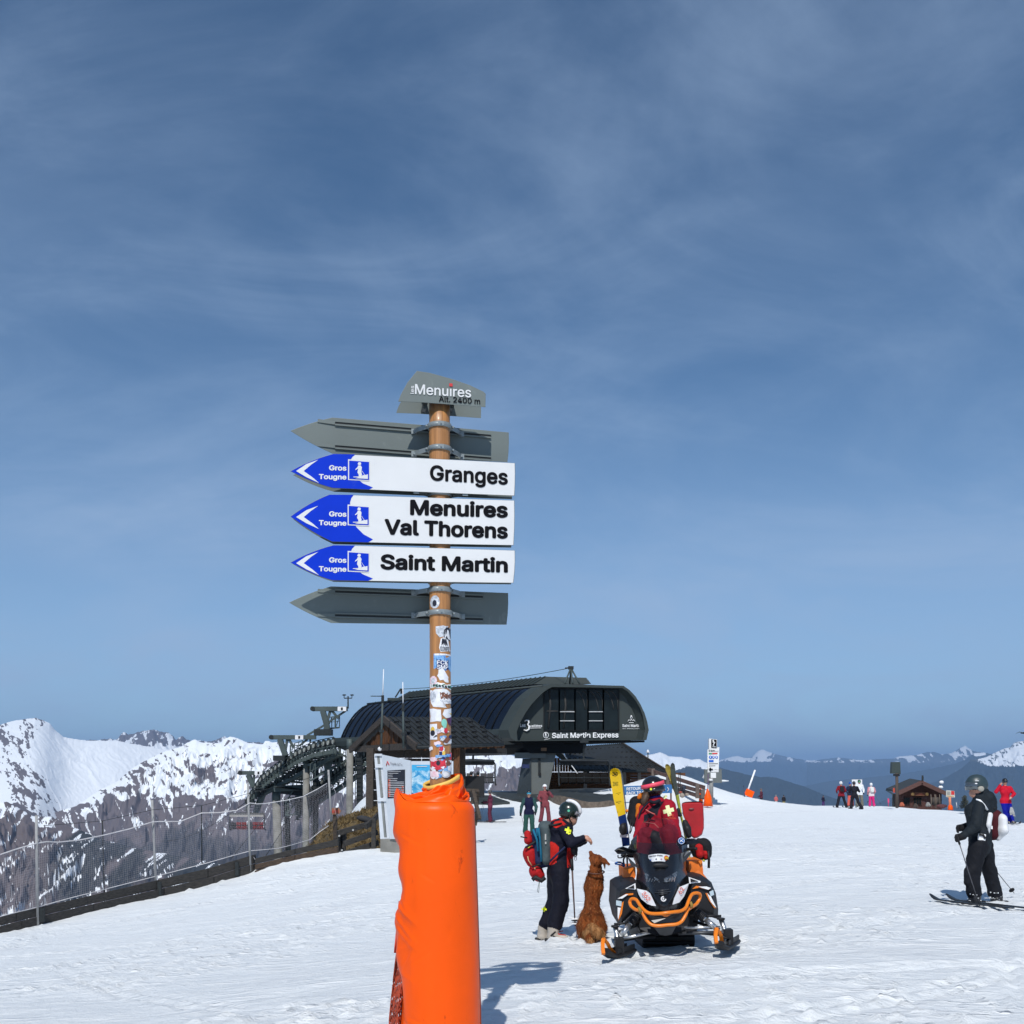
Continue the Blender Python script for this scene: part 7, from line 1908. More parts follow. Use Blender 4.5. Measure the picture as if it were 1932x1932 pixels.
h=np.array(J(650,345));B.cap(J(700,430),J(665,380),.065,.06,4,.02)
B.ell(h+(0.0,0,.03),(.105,.085,.125),4,.02);B.ell(J(612,425),(.045,.045,.045),4,.03);B.ell(J(585,405),(.022,.018,.022),4,.015);B.ell(J(590,428),(.018,.026,.008),4,.006);B.ell(J(592,440),(.018,.024,.008),4,.006)
B.wrinkle(0.020,9,3,[0,1]);B.wrinkle(0.012,22,8,[0,1])
BLKJ=fab('anthracite_jacket',(0.012,0.017,0.022));BLKP=fab('black_trousers',(0.008,0.009,0.013))
B.mesh('body',[BLKJ,BLKP,mat('black_boot',(0.02,0.02,0.022),0.4),fab('black_glove',(0.012,0.012,0.014)),SKIN],rs)
mb=MB();hc=cr(660,300,DR);mb.ell(hc,(.155,.125,.138),Matrix.Rotation(R(-8),3,'Y'),28,16,-14,90);mb.ell(hc+Vector((.05,0,-.02)),(.112,.118,.10),None,20,10,-60,30)
mb.build('helmet',mat('petrol_helmet',(0.030,0.050,0.056),0.4,var=0.05),rs)
mb=MB();mb.ell(cr(712,360,14.79),(.048,.022,.042),None,12,8);mb.build('ear_pad',mat('cream_pad',(0.36,0.34,0.29),0.8),rs)
mb=MB();secs=[]
for k in range(13):
 a=R(105+150*k/12);c0=cr(662,330,DR)
 dx,dy=math.cos(a),math.sin(a)
 secs.append([c0+Vector((dx*.158-.004,dy*.132,zz_*(1-.25*abs(k-6)/6))) for zz_ in(.065,.0,-.06)]+[c0+Vector((dx*.140,dy*.115,zz_)) for zz_ in(-.05,.06)])
mb.loft(secs);mb.build('visor',mat('mirror_visor',(0.16,0.18,0.19),0.12,metal=0.7,spec=0.8),rs)
mb=MB();mb.box(cr(655,297,14.77),(.03,.006,.016));mb.box(cr(665,265,14.765),(.05,.006,.008));mb.build('logo_print',WHT,rs,kind='stuff')
rs2=random.Random(6);mb=MB()
for k in range(26):
 x_,d_=rs2.choice(((620,14.66),(880,14.93)));p=cr(x_+rs2.uniform(-70,110),rs2.uniform(1585,1740),d_+.01);mb.ell(p,rs2.uniform(.004,.011),None,5,4)
mb.build('snow_specks',SNOW,rs,kind='stuff')
# backpack
bp_=thing('backpack','white hard-shell backpack with dark red side, worn by the skier in black','backpack',cr(860,820,DR))
def blob(name,m,parent,prims,lo,hi,h=.011,wr=0.0):
 B=Body(lo,hi,h)
 for p_ in prims:getattr(B,p_[0])(*p_[1:])
 if wr:B.wrinkle(wr,14,4)
 return B.mesh(name,m if isinstance(m,list) else[m],parent)
wl_=wloc(bp_);K=lambda x,y,D=DR:tuple(cr(x,y,D)-wl_)
blob('shell',mat('white_shell',(0.72,0.72,0.72),0.35,var=0.03),bp_,[('cap',K(942,715,14.84),K(948,850,14.84),.078,.080,0,.04,((0,1,0),1.9)),('cap',K(948,850,14.84),K(915,950,14.84),.078,.035,0,.04,((0,1,0),1.9))],(-.2,-.25,-.4),(.4,.25,.4))
blob('main_bag',[fab('wine',(0.06,0.008,0.012)),mat('black_trim',(0.012,0.012,0.013),0.6)],bp_,[('cap',K(855,700),K(850,890),.105,.10,0,.04,((0,1,0),1.3)),('cap',K(880,690),K(875,860),.10,.10,0,.04,((0,1,0),1.2))],(-.35,-.28,-.42),(.4,.28,.42))
blob('side_panel',mat('white_panel',(0.66,0.67,0.68),0.4),bp_,[('cap',K(822,670,14.74),K(806,790,14.72),.040,.036,0,.02,((0,1,0),.6)),('cap',K(806,790,14.72),K(812,900,14.74),.036,.008,0,.02,((0,1,0),.6))],(-.3,-.3,-.4),(.3,.2,.4))
mb=MB();mb.tube([cr(655,485,14.72),cr(700,500,14.69),cr(745,550,14.69),cr(790,610,14.72)],[.010,.016,.018,.014],8);mb.build('strap',WHT,bp_)
mb=MB();mb.tube([cr(870,560,14.86),cr(872,600,14.8)],.012,6);mb.tube([cr(790,640,14.77),cr(775,780,14.76),cr(800,930,14.78)],.010,6);mb.build('piping',RUBBER,bp_,kind='stuff')
mb=MB();mb.box(cr(840,820,14.72),(.02,.012,.045));mb.box(cr(960,798,14.77),(.03,.01,.010));mb.build('label_print',WHT,bp_,kind='stuff')
wbx=thing('waist_pouch','small white printed pouch at the hip of the skier in black','pouch',cr(730,940,14.7));mb=MB();mb.box(cr(722,935,14.72),(.105,.03,.095),Matrix.Rotation(.15,3,'Y'));mb.build('pouch',WHT,wbx,bevel=.01)
mb=MB();mb.tube([cr(690,905,14.7),cr(740,910,14.69),cr(762,950,14.7)],.016,6);mb.build('print',RUBBER,wbx)
def near_ski(tip,tail,w0,d_tip,d_tail,label,y_foot):
 fx=lambda q,d:P(q[0]/6.302+1737.8,q[1]/6.302+1431.1,on_ground(q[0]/6.302+1737.8,q[1]/6.302+1431.1,d))+Vector((0,0,.012));a,b=fx(tip,d_tip),fx(tail,d_tail);t=thing('ski',label,'ski',tuple((a+b)/2))
 d=(b-a);L_=d.length;d.normalize();sd_=d.cross(Vector((0,0,1))).normalized();secs=[]
 for k in range(25):
  u=k/24;w_=w0*(1-.25*math.sin(math.pi*u))*min(1,.25+u*12)*min(1,.4+(1-u)*14);z=.07*max(0,(1-u/.11))**1.5+.02;p=a+d*(L_*u)+Vector((0,0,z-.11*(u<0)))
  secs.append([p-sd_*w_,p+sd_*w_,p+sd_*w_+Vector((0,0,.014)),p-sd_*w_+Vector((0,0,.014))])
 mb=MB();mb.loft(secs);mb.build('ski_blade',SKI_T,t)
 for(x,dd) in y_foot:
  p=cr(*x,dd);mb=MB();mb.box(p,(.09,.08,.07));mb.box(p+Vector((0,0,.04)),(.05,.06,.05));mb.build('binding',RUBBER,t,kind='stuff')
near_ski((108,1700),(1100,1815),.055,15.25,14.55,'left foot ski of the skier in black, its tip furthest left',[((500,1740),14.85),((740,1745),14.75)])
near_ski((302,1700),(1420,1830),.055,15.45,14.65,'right foot ski of the skier in black, running out of frame',[((790,1755),15.05),((1010,1745),14.98)])
pole(cr(425,915,14.58),cr(708,1790,14.5),'',lab='near ski pole of the skier in black, held upright in front')
pole(cr(455,800,15.05),cr(1108,1602,15.5),'',lab='far ski pole of the skier in black, slanting back behind the legs')
# ====================== SKI PATROLLER with backpack
def cp_(x,y,D):return P(x/6.302+958.3,y/6.302+1495.0,D)
DP=13.0
o=cp_(540,1745,DP)
pt=thing('person','ski patroller in navy and red with yellow shoulder cross, bending towards the dog','person',tuple(o))
J=lambda x,y,D=DP:tuple(cp_(x,y,D)-o)
B=Body((-.62,-.42,-.08),(.62,.42,1.80),0.0085)
B.cap(J(605,830),J(620,560),.135,.155,0,.06,((1,0,0),.92));B.cap(J(620,560),J(620,430),.15,.12,0,.06);B.cap(J(560,430),J(690,430),.09,.09,0,.05,((0,1,0),1.9))
B.cap(J(690,700),J(680,830),.09,.085,0,.05);B.cap(J(575,400),J(680,400),.085,.075,5,.03);B.cap(J(640,345),J(700,390),.055,.055,5,.02)
B.cap(J(735,690),J(725,850),.055,.05,6,.03);B.cap(J(560,620),J(550,800),.10,.085,6,.02,((0,1,0),1.5))
B.cap(J(610,880),J(605,960),.155,.15,1,.04,((1,0,0),.85))
B.cap(J(620,950,12.9),J(630,1270,12.88),.118,.098,1,.05);B.cap(J(630,1270,12.88),J(560,1560,12.88),.094,.100,1,.03)
B.cap(J(580,950,13.1),J(560,1290,13.12),.125,.10,1,.05);B.cap(J(560,1290,13.12),J(455,1560,13.12),.098,.092,1,.03);B.cap(J(680,1340,12.86),J(670,1400,12.86),.03,.03,1,.04)
# arms: both bent forward, hands together in front of the chest
B.cap(J(675,455,12.82),J(760,600,12.76),.078,.068,0,.03);B.cap(J(760,600,12.76),J(890,555,12.80),.066,.048,0,.02)
B.cap(J(680,460,13.18),J(775,620,13.22),.075,.065,0,.03);B.cap(J(775,620,13.22),J(905,575,13.05),.062,.046,0,.02)
for(d,dx,dy) in((12.80,0,0),(13.02,8,16)):
 w0=(905+dx,545+dy);B.cap(J(w0[0]-8,w0[1],d),J(w0[0]+10,w0[1]-4,d),.031,.033,4,.01)
 B.cap(J(w0[0]+8,w0[1]-5,d),J(w0[0]+34,w0[1]-12,d+.01),.034,.032,4,.015,((0,0,1),.72))
 for q in range(4):
  zz=q*.018-.03;f0=np.array(J(w0[0]+34,w0[1]-14,d))+(0,zz,0);f1=f0+(.040-.003*q,0,-.018);f2=f1+(.014,0,-.034);f3=f2+(-.010,0,-.022)
  B.cap(f0,f1,.0115,.0105,4,.006);B.cap(f1,f2,.0105,.0098,4,.004);B.cap(f2,f3,.0098,.0085,4,.003)
 t0=np.array(J(w0[0]+22,w0[1],d))+(0,-.03,0);t1=t0+(.030,-.010,-.022);B.cap(t0,t1,.013,.011,4,.008);B.cap(t1,t1+(.022,.004,-.020),.011,.009,4,.004)
 # head, bowed, looking down to the right
hd=np.array(J(735,300));B.cap(J(655,375),J(715,325),.062,.060,4,.02)
rot=np.array(Matrix.Rotation(R(32),3,'Y'));
B.ell(hd,(.098,.078,.112),4,.02,rot);B.ell(J(780,350),(.038,.045,.040),4,.025);B.ell(J(800,318),(.020,.014,.020),4,.012);B.ell(J(755,300,12.925),(.017,.012,.028),4,.006);B.ell(J(800,342),(.012,.022,.006),4,.005)
for(fx,fy,d,mi) in((560,1690,12.86,2),(440,1680,13.12,2)):
 B.cap(J(fx-20,fy-60,d),J(fx-25,fy+10,d),.072,.066,mi,.02);B.cap(J(fx-40,fy+28,d),J(fx+118,fy+36,d),.050,.044,mi,.035,((0,0,1),.85));B.box(J(fx+35,fy+62,d),(.165,.045,.016),7,.004,.01)
B.wrinkle(0.018,9,13,[0,1,6]);B.wrinkle(0.009,26,14,[0,1])
NAVY=fab('navy_black',(0.0065,0.0075,0.018));REDF=fab('patrol_red',(0.50,0.018,0.012));NAVT=fab('navy_trouser',(0.0055,0.006,0.013))
B.mesh('body',[NAVY,NAVT,mat('beige_boot',(0.42,0.37,0.31),0.45,var=0.15),NAVY,SKIN,REDF,REDF,RUBBER],pt)
wl_=o
mb=MB();hc=cp_(728,225,DP);Rt=Matrix.Rotation(R(28),3,'Y');mb.ell(hc,(.135,.118,.125),Rt,28,14,-18,90);mb.ell(hc+Vector((-.035,0,-.03)),(.10,.108,.085),Rt,20,10,-50,20)
he=mb.build('helmet',mat('dark_green_helmet',(0.012,0.022,0.018),0.25,var=0.2,coat=0.3),pt)
mb=MB()
for(a0,dyy) in((0,.05),(0,-.05),(0,0.0)):
 mb.tube([hc+Rt@Vector((math.cos(R(a))*.138,dyy*(1.0-.3*abs(a-60)/60)-.0,math.sin(R(a))*.129)) for a in range(12,135,12)],[.010]+[.024]*9+[.010],8)
mb.build('white_stripe',mat('white_helmet_stripe',(0.75,0.75,0.76),0.3),he)
mb=MB();secs=[]
for k in range(9):
 a=R(-60+15*k);secs.append([hc+Rt@Vector((math.cos(a)*r_,math.sin(a)*r_*.86,z_)) for(r_,z_) in((.138,-.002),(.143,.045),(.150,.046),(.150,-.004))])
mb.loft(secs);mb.build('goggles',mat('clear_goggle',(0.35,0.33,0.34),0.15,metal=0.5),he)
mb=MB();mb.tube([cp_(735,268,12.90),cp_(732,320,12.90),cp_(760,365,12.93),cp_(775,370,13.0)],.008,6);mb.build('chin_strap',RUBBER,he)
mb=MB();mb.cyl(cp_(722,218,12.885),cp_(722,218,12.87),.016,10);mb.build('badge',mat('green_badge',(0.1,0.5,0.3),0.4),he)
mb=MB();mb.ell(cp_(712,275,13.0),(.085,.082,.05),Rt,14,8);mb.build('hair',HAIR,pt)
YCR=mat('fluorescent_yellow',(0.80,0.88,0.03),0.6,var=0.03)
def proj_shape(name,polys,f,target,m,parent,lift=.004):
 """flat patch laid on a body: every point dropped on to the surface along the view of the wearer's side"""
 me=target.data;bv=BVHTree.FromPolygons([v.co+Vector(wl_) for v in me.vertices],[tuple(p.vertices) for p in me.polygons])
 mb=MB();cam_p=Vector((0,0,CAM_Z))
 for poly in polys:
  n=len(poly);c=(sum(q[0] for q in poly)/n,sum(q[1] for q in poly)/n);rings=[]
  for r_ in(1.0,.66,.33,0.02):
   ring=[]
   for i in range(n):
    a,b=poly[i],poly[(i+1)%n]
    for k in range(3):
     x=a[0]+(b[0]-a[0])*k/3;y=a[1]+(b[1]-a[1])*k/3;x=c[0]+(x-c[0])*r_;y=c[1]+(y-c[1])*r_
     p=f(x,y);d=(p-cam_p).normalized();hit=bv.ray_cast(p-d*.8,d,2.0)
     ring.append((hit[0] if hit[0] is not None else p)-d*lift)
   rings.append(ring)
  mb.loft(rings,cap=False,smooth=True)
 return mb.build(name,m,parent)
cross=lambda cx,cy,r,a=0.2,w=.36:[(cx+(x*math.cos(a)-y*math.sin(a))*r,cy+(x*math.sin(a)+y*math.cos(a))*r) for x,y in((-w,-1),(w,-1),(w,-w),(1,-w),(1,w),(w,w),(w,1),(-w,1),(-w,w),(-1,w),(-1,-w),(-w,-w))]
body=[c for c in pt.children if c.name.startswith('body')][0]
# the cross is five squares so that each patch stays convex
def crossp(cx,cy,r,a,w=.36):
 T=lambda x,y:(cx+(x*math.cos(a)-y*math.sin(a))*r,cy+(x*math.sin(a)+y*math.cos(a))*r)
 return[[T(-w,-1),T(w,-1),T(w,1),T(-w,1)],[T(-1,-w),T(-w,-w),T(-w,w),T(-1,w)],[T(w,-w),T(1,-w),T(1,w),T(w,w)]]
proj_shape('shoulder_cross',crossp(715,450,40,.25),lambda x,y:cp_(x,y,DP),body,YCR,pt)
proj_shape('shoulder_flash',[[(712,485),(745,475),(748,492),(716,502)]],lambda x,y:cp_(x,y,DP),body,YCR,pt)
proj_shape('red_yoke',[[(520,402),(560,345),(640,330),(700,385),(640,400),(575,425)]],lambda x,y:cp_(x,y,DP),body,REDF,pt,.006)
proj_shape('red_side',[[(505,640),(560,600),(608,650),(600,740),(570,830),(520,825)]],lambda x,y:cp_(x,y,DP),body,REDF,pt,.005)
proj_shape('red_front',[[(705,660),(745,660),(760,760),(752,880),(705,900),(700,760)]],lambda x,y:cp_(x,y,DP),body,REDF,pt,.005)
proj_shape('knee_cross',crossp(430,1390,30,0.1),lambda x,y:cp_(x,y,DP),body,YCR,pt)
proj_shape('boot_buckle',[[(595,1670),(690,1690),(690,1702),(598,1690)],[(600,1650),(650,1640),(660,1652),(604,1664)]],lambda x,y:cp_(x,y,DP),body,mat('boot_red',(0.5,0.03,0.02),0.4),pt)
proj_shape('boot_strap',[[(460,1740),(620,1752),(622,1766),(462,1760)],[(500,1700),(560,1650),(575,1660),(520,1715)],[(540,1700),(600,1730),(592,1742),(530,1715)]],lambda x,y:cp_(x,y,DP),body,RUBBER,pt)
# rucksack
rk=thing('backpack','large grey and teal rucksack with red bags strapped on, worn by the ski patroller','backpack',cp_(430,620,DP));wk=wloc(rk);K=lambda x,y,D=DP:tuple(cp_(x,y,D)-wk)
GREYR=fab('grey_rucksack',(0.072,0.095,0.10));TEAL=fab('teal_trim',(0.012,0.13,0.22));NAVR=fab('blue_navy_rucksack',(0.018,0.025,0.07))
blob('main_bag',[GREYR],rk,[('cap',K(448,430),K(448,790),.085,.088,0,.04,((0,1,0),1.6)),('cap',K(420,400),K(470,400),.05,.05,0,.05,((0,1,0),1.6))],(-.3,-.3,-.45),(.3,.3,.45),.009,.008)
blob('rear_bag',[NAVR],rk,[('cap',K(345,490),K(365,810),.072,.07,0,.04,((0,1,0),1.7)),('cap',K(400,850),K(470,840),.05,.05,0,.05,((0,1,0),1.6))],(-.3,-.3,-.45),(.3,.3,.45),.009,.008)
for pts in([(362,420),(382,560),(392,700),(398,820)],[(300,440),(345,560),(360,700)],[(345,425),(350,520)]):
 mb=MB();mb.tube([cp_(x,y,12.83) for x,y in pts],[.014]*len(pts),8);mb.build('teal_strap',TEAL,rk)
mb=MB();mb.tube([cp_(485,395,12.86),cp_(560,385,12.84),cp_(640,370,12.86)],.014,6);mb.build('shoulder_strap',RUBBER,rk)
mb=MB();mb.tube([cp_(500,820,12.84),cp_(580,740,12.80),cp_(680,650,12.80)],.013,6);mb.build('hip_strap',NAVR,rk)
for(x,y,w,h_) in((447,530,.018,.075),(449,600,.018,.03)):
 mb=MB();mb.box(cp_(x,y,12.845),(w,.008,h_));mb.build('label_print',mat('pale_print',(0.4,0.4,0.38),0.6),rk)
for nm,lab,pr in(('red_pouch','dark red rolled pouch at the top of the patroller rucksack',[('cap',(235,490),(245,570),.045,.055)]),('red_bag','large red bag strapped to the back of the patroller rucksack',[('cap',(265,700),(285,820),.085,.075),('cap',(250,740),(262,770),.07,.07)]),('red_bag','lower red bag hanging below the patroller rucksack',[('cap',(340,940),(370,990),.085,.075),('cap',(310,920),(320,960),.06,.05)])):
 t=thing(nm,lab,'bag',cp_(*pr[0][1],DP));w0=wloc(t);q=[('cap',tuple(cp_(*a[1],DP)-w0),tuple(cp_(*a[2],DP)-w0),a[3],a[4],0,.04,((0,1,0),1.35)) for a in pr]
 blob('cloth',[fab('deep_red',(0.42,0.012,0.014))],t,q,(-.3,-.25,-.35),(.3,.25,.3),.009,.012)
for pts,m,r_ in(([(150,525),(190,535),(230,540)],RUBBER,.008),([(205,660),(280,615),(345,575)],RUBBER,.016),([(235,760),(245,810),(285,870)],mat('buff_piping',(0.6,0.4,0.2),0.6),.006),([(240,660),(262,640),(280,620)],YCR,.009),([(320,895),(322,915)],MATS['buff_piping'],.007),([(285,890),(360,860),(400,850)],RUBBER,.012),([(372,1060),(358,1130),(350,1180),(362,1195),(370,1150),(376,1065)],GREY_B,.004),([(290,1040),(330,1010),(400,1050),(440,1010)],RUBBER,.03)):
 mb=MB();mb.tube([cp_(x,y,12.87) for x,y in pts],r_,6);mb.build('strap',m,rk)
 # radio and gloves at the chest
mb=MB();mb.ell(cp_(790,680,12.85),(.045,.05,.06));mb.ell(cp_(800,725,12.84),(.03,.04,.05));mb.box(cp_(812,690,12.82),(.02,.02,.12));mb.build('chest_gear',RUBBER,pt,kind='stuff')
cb2=thing('carabiner','steel carabiner hanging at the patroller belt','carabiner',cp_(803,790,12.8));mb=MB();mb.tube([cp_(x,y,12.8) for x,y in((795,755),(790,790),(802,815),(815,800),(814,765),(805,752))],.005,6,closed=True);mb.build('ring',mat('bright_steel',(0.5,0.5,0.5),0.3,metal=0.9),cb2)
PB=mat('pole_brown',(0.10,0.05,0.04),0.4)
for(x0,x1,d,lab) in((755,797,12.8,'left of two brown ski poles planted between the patroller and the dog'),(762,803,12.86,'right of two brown ski poles planted between the patroller and the dog')):
 pole(cp_(x0,800,d),cp_(x1,1590,d),'',PB,lab);
for(x,y) in((797,1502),(797,1558)):
 t=thing('pole_basket','%s white ring basket on the poles by the dog'%('upper' if y<1530 else 'lower'),'pole basket',cp_(x,y,12.8));mb=MB();mb.tube([cp_(x,y,12.8)+Vector((math.cos(a)*.045,math.sin(a)*.04,0)) for a in[k*.5236 for k in range(12)]],.008,6,closed=True)
 mb.bar(cp_(x,y,12.8)-Vector((.045,0,0)),cp_(x,y,12.8)+Vector((.045,0,0)),.014,.006);mb.build('ring',WHT,t)
 # ====================== DOG: sits upright with its back to us, muzzle raised to the left
DD=12.6
o=cp_(990,1755,DD)
dg_=thing('dog','russet long-haired dog sitting upright with raised head, looking up at the patroller','dog',tuple(o))
J=lambda x,y,D=DD:tuple(cp_(x,y,D)-o)
B=Body((-.32,-.32,-.08),(.36,.62,1.22),0.008)
B.cap(J(985,1600,12.62),J(995,1500,12.65),.120,.108,0,.05,((1,0,0),1.12));B.cap(J(995,1500,12.65),J(1000,1350,12.70),.100,.076,0,.05)
B.cap(J(1000,1350,12.70),J(1020,1130,12.72),.080,.112,0,.05);B.cap(J(1020,1130,12.72),J(1033,1030,12.68),.112,.098,0,.05);B.cap(J(1038,1010,12.68),J(1055,900,12.62),.080,.068,0,.05)
# haunches, hocks and hind feet
for(x,d,fx,fd_) in((905,12.58,870,12.56),(1085,12.60,1110,12.60)):
 B.cap(J(x+(40 if x<1000 else-40),1480,12.68),J(x,1600,d),.085,.088,0,.05);B.cap(J(x,1600,d),J(x+(-20 if x<1000 else 15),1680,d+.02),.075,.05,0,.04);B.cap(J(x+(-20 if x<1000 else 15),1690,d+.02),J(fx,1715,fd_+.08),.035,.034,0,.02)
 for q in(-1,0,1):B.cap(J(fx+q*14,1722,fd_+.10),J(fx+q*16,1726,fd_+.16),.018,.014,0,.01)
B.cap(J(975,1650,12.5),J(980,1770,12.42),.07,.045,0,.05);
# forelegs stand on the far side
for x in(985,1045):
 B.cap(J(x,1060,12.80),J(x-4,1300,12.93),.060,.042,0,.04);B.cap(J(x-4,1300,12.93),J(x-6,1600,12.96),.040,.030,0,.02);B.cap(J(x-6,1600,12.96),J(x-6,1640,13.02),.034,.028,0,.02)
 # tail sweeping to the right on the snow
B.cap(J(1000,1600,12.46),J(1060,1660,12.36),.045,.050,1,.03);B.cap(J(1060,1660,12.36),J(1130,1690,12.40),.048,.038,1,.03);B.cap(J(1130,1690,12.40),J(1165,1668,12.44),.03,.01,1,.02)
# head: skull, raised muzzle, ears
B.ell(J(1062,812),(.082,.085,.074),0,.02);B.cap(J(1035,800),J(998,738),.046,.026,0,.03);B.cap(J(998,740),J(984,712),.030,.024,0,.015);B.ell(J(981,705),(.016,.020,.013),2,.004)
B.cap(J(1010,830),J(978,785),.032,.016,0,.015);B.cap(J(1005,800),J(985,770),.012,.010,3,.002)
B.cap(J(1105,800,12.56),J(1150,818,12.50),.036,.036,0,.015,((0,1,0),.45));B.cap(J(1150,818,12.50),J(1205,852,12.48),.036,.012,0,.015,((0,1,0),.45));B.cap(J(1140,840,12.55),J(1150,890,12.56),.022,.008,1,.02)
B.ell(J(1030,765,12.525),(.010,.008,.008),2,.003);B.cap(J(1000,890,12.6),J(1020,940,12.6),.030,.04,0,.03)
B.wrinkle(0.020,26,31,[0,1],(1,1,.35));B.wrinkle(0.016,60,33,[0,1],(1,1,.3))
F1=mat('russet_fur',(0.31,0.082,0.017),0.75,col2=(0.13,0.032,0.007),vscale=16,stretch=(1,1,.25),bump=0.9,bscale=120,spec=0.25);F2=mat('blond_fur',(0.46,0.24,0.10),0.8,col2=(0.28,0.115,0.035),vscale=30,stretch=(1,1,.3),bump=0.6,bscale=100,spec=0.2)
def dogcol(C,lab):
 n=vnoise(C[:,0]*14,C[:,2]*9+C[:,1]*11,3)
 lab=lab.copy();low=(lab==0)&(C[:,2]<0.10+0.10*n)&(n>.42);lab[low]=1;return lab
db=B.mesh('body',[F1,F2,mat('dog_nose',(0.012,0.008,0.007),0.3),mat('dog_mouth',(0.05,0.01,0.01),0.5)],dg_,recolor=dogcol)
# loose hair: thousands of fine tapering locks lying down the coat
me=db.data;rs_=random.Random(12);vs=[];fs=[];mis=[]
polys=me.polygons
cs=np.array([p.center for p in polys]);ns=np.array([p.normal for p in polys]);lb=np.array([p.material_index for p in polys])
ctr=np.array(J(1020,1300,12.7))
for k in range(15000):
 i=rs_.randrange(len(cs))
 if lb[i]>1:continue
 p=Vector(cs[i]);n=Vector(ns[i])
 if p.x>J(1090,0)[0] and p.z>1.0 and rs_.random()<.5:continue
 if p.z>0.93 and p.x<J(1030,0)[0]:continue
 ln=rs_.uniform(.018,.042)*(1.6 if p.z<.40 else 1.0)*(.55 if p.z>.80 else 1);dn_=Vector((rs_.gauss(0,.25),rs_.gauss(0,.25),-1.0));dn_=(dn_-n*dn_.dot(n))
 if dn_.length<.1:dn_=n.orthogonal()
 d=(dn_.normalized()+n*rs_.uniform(.12,.45)).normalized();sdv=d.cross(n).normalized()*rs_.uniform(.0022,.0045);o_=len(vs);vs+=[p-sdv-n*.004,p+sdv-n*.004,p+d*ln];fs.append((o_,o_+1,o_+2));mis.append(int(lb[i]) if rs_.random()>.12 else 1)
mb=MB();mb.v=[tuple(Vector(v)+o) for v in vs];mb.f=[list(f_) for f_ in fs];mb.mi=mis;mb.sm=[False]*len(fs);mb.build('fur',[F1,F2],dg_,kind='stuff')
mb=MB();mb.tube([cp_(1050,945,12.62)+Vector((math.cos(a)*.098,math.sin(a)*.10,.015*math.sin(a))) for a in[k*.3927 for k in range(16)]],.009,6,closed=True);mb.build('collar',mat('brown_collar',(0.09,0.03,0.015),0.6),dg_)
mb=MB();mb.tube([cp_(x,y,12.5) for x,y in((965,865),(955,875),(962,890),(972,878))],.003,5,closed=True);mb.build('collar_ring',GREY_B,dg_)
# ====================== SNOWMOBILE with rider
def c10(x,y,D):return P(x/4.878+1111.7,y/4.878+1431.1,D)
sm=thing('snowmobile','black white and orange rescue snowmobile facing the camera with turned skis','snowmobile',c10(700,1700,11.0))
BLKG=mat('gloss_black_plastic',(0.010,0.011,0.014),0.22,var=0.2,spec=0.45);MATB=mat('matt_black_plastic',(0.014,0.014,0.016),0.55,spec=0.3)
WHG=mat('gloss_white_plastic',(0.82,0.82,0.82),0.28,var=0.02);ORG=mat('orange_frame_paint',(0.78,0.20,0.008),0.35,var=0.06);GUN=mat('gunmetal',(0.05,0.053,0.058),0.4,metal=0.3)
CHR=mat('bright_shock_steel',(0.55,0.56,0.57),0.28,metal=0.85);ORB=mat('orange_box_plastic',(0.72,0.16,0.01),0.5)
def panel(name,pts,th,m,parent=sm,bevel=0.006):
 """pts: (x, y, D) in crop units; thickened backwards"""
 mb=MB();v=[c10(*p) for p in pts];n=len(v);c=sum(v,Vector())/n
 b=[p+Vector((0,th,0)) for p in v]
 vs=v+b+[c,c+Vector((0,th,0))];fs=[(i,(i+1)%n,2*n) for i in range(n)]+[(n+(i+1)%n,n+i,2*n+1) for i in range(n)]+[(i,n+i,n+(i+1)%n,(i+1)%n) for i in range(n)]
 mb.add(vs,fs,False);return mb.build(name,m,parent)
def tubep(name,pts,r,m,parent=sm,n=10,closed=False):
 mb=MB();mb.tube([c10(*p) for p in pts],r,n,closed=closed);return mb.build(name,m,parent)
def smoothpath(pts,k=4,closed=False):
 out=[];n=len(pts)
 for i in range(n if closed else n-1):
  p0,p1,p2,p3=[pts[(j)%n] if closed else pts[max(0,min(n-1,j))] for j in(i-1,i,i+1,i+2)]
  for s_ in range(k):
   t=s_/k;out.append(tuple(.5*((2*p1[q])+(-p0[q]+p2[q])*t+(2*p0[q]-5*p1[q]+4*p2[q]-p3[q])*t*t+(-p0[q]+3*p1[q]-3*p2[q]+p3[q])*t**3) for q in range(3)))
 if not closed:out.append(pts[-1])
 return out
def slab(name,rows,m,parent=sm,smooth=True):
 """lofted sheet through rows of (x, y, D)"""
 mb=MB();mb.loft([[c10(*p) for p in r] for r in rows],smooth=smooth,cap=False,closed=False);return mb.build(name,m,parent)
 # tunnel, track and seat behind
w0=wloc(sm)
mb=MB();mb.hexa([c10(470,1640,11.2),c10(990,1610,11.2),c10(960,1500,13.6),c10(520,1530,13.6),c10(420,1380,11.2),c10(1020,1360,11.2),c10(930,1250,13.6),c10(520,1260,13.6)]);mb.build('tunnel',MATB,sm,bevel=.02)
mb=MB()
sec=[]
for k in range(13):
 a=R(90+180*k/12);sec.append((math.cos(a),math.sin(a)))
pc_=c10(740,1612,11.9)
prof_t=[(11.75+0.16*math.cos(R(a)),pc_.z-.02+.12*math.sin(R(a))) for a in range(90,271,20)]+[(13.4,pc_.z-.12),(13.6,pc_.z),(13.4,pc_.z+.1)]
xl,xr=c10(500,1640,11.5).x,c10(985,1640,11.5).x
mb.loft([[Vector((x,y,z)) for y,z in prof_t] for x in(xl,xr)],smooth=False);tk=mb.build('track',MATB,sm)
mb=MB()
for k in range(9):
 a=R(92+20*k);y,z=11.75+.175*math.cos(a),pc_.z-.02+.135*math.sin(a);mb.box(((xl+xr)/2,y,z),(xr-xl-.02,.03,.03),Matrix.Rotation(a,3,'X'))
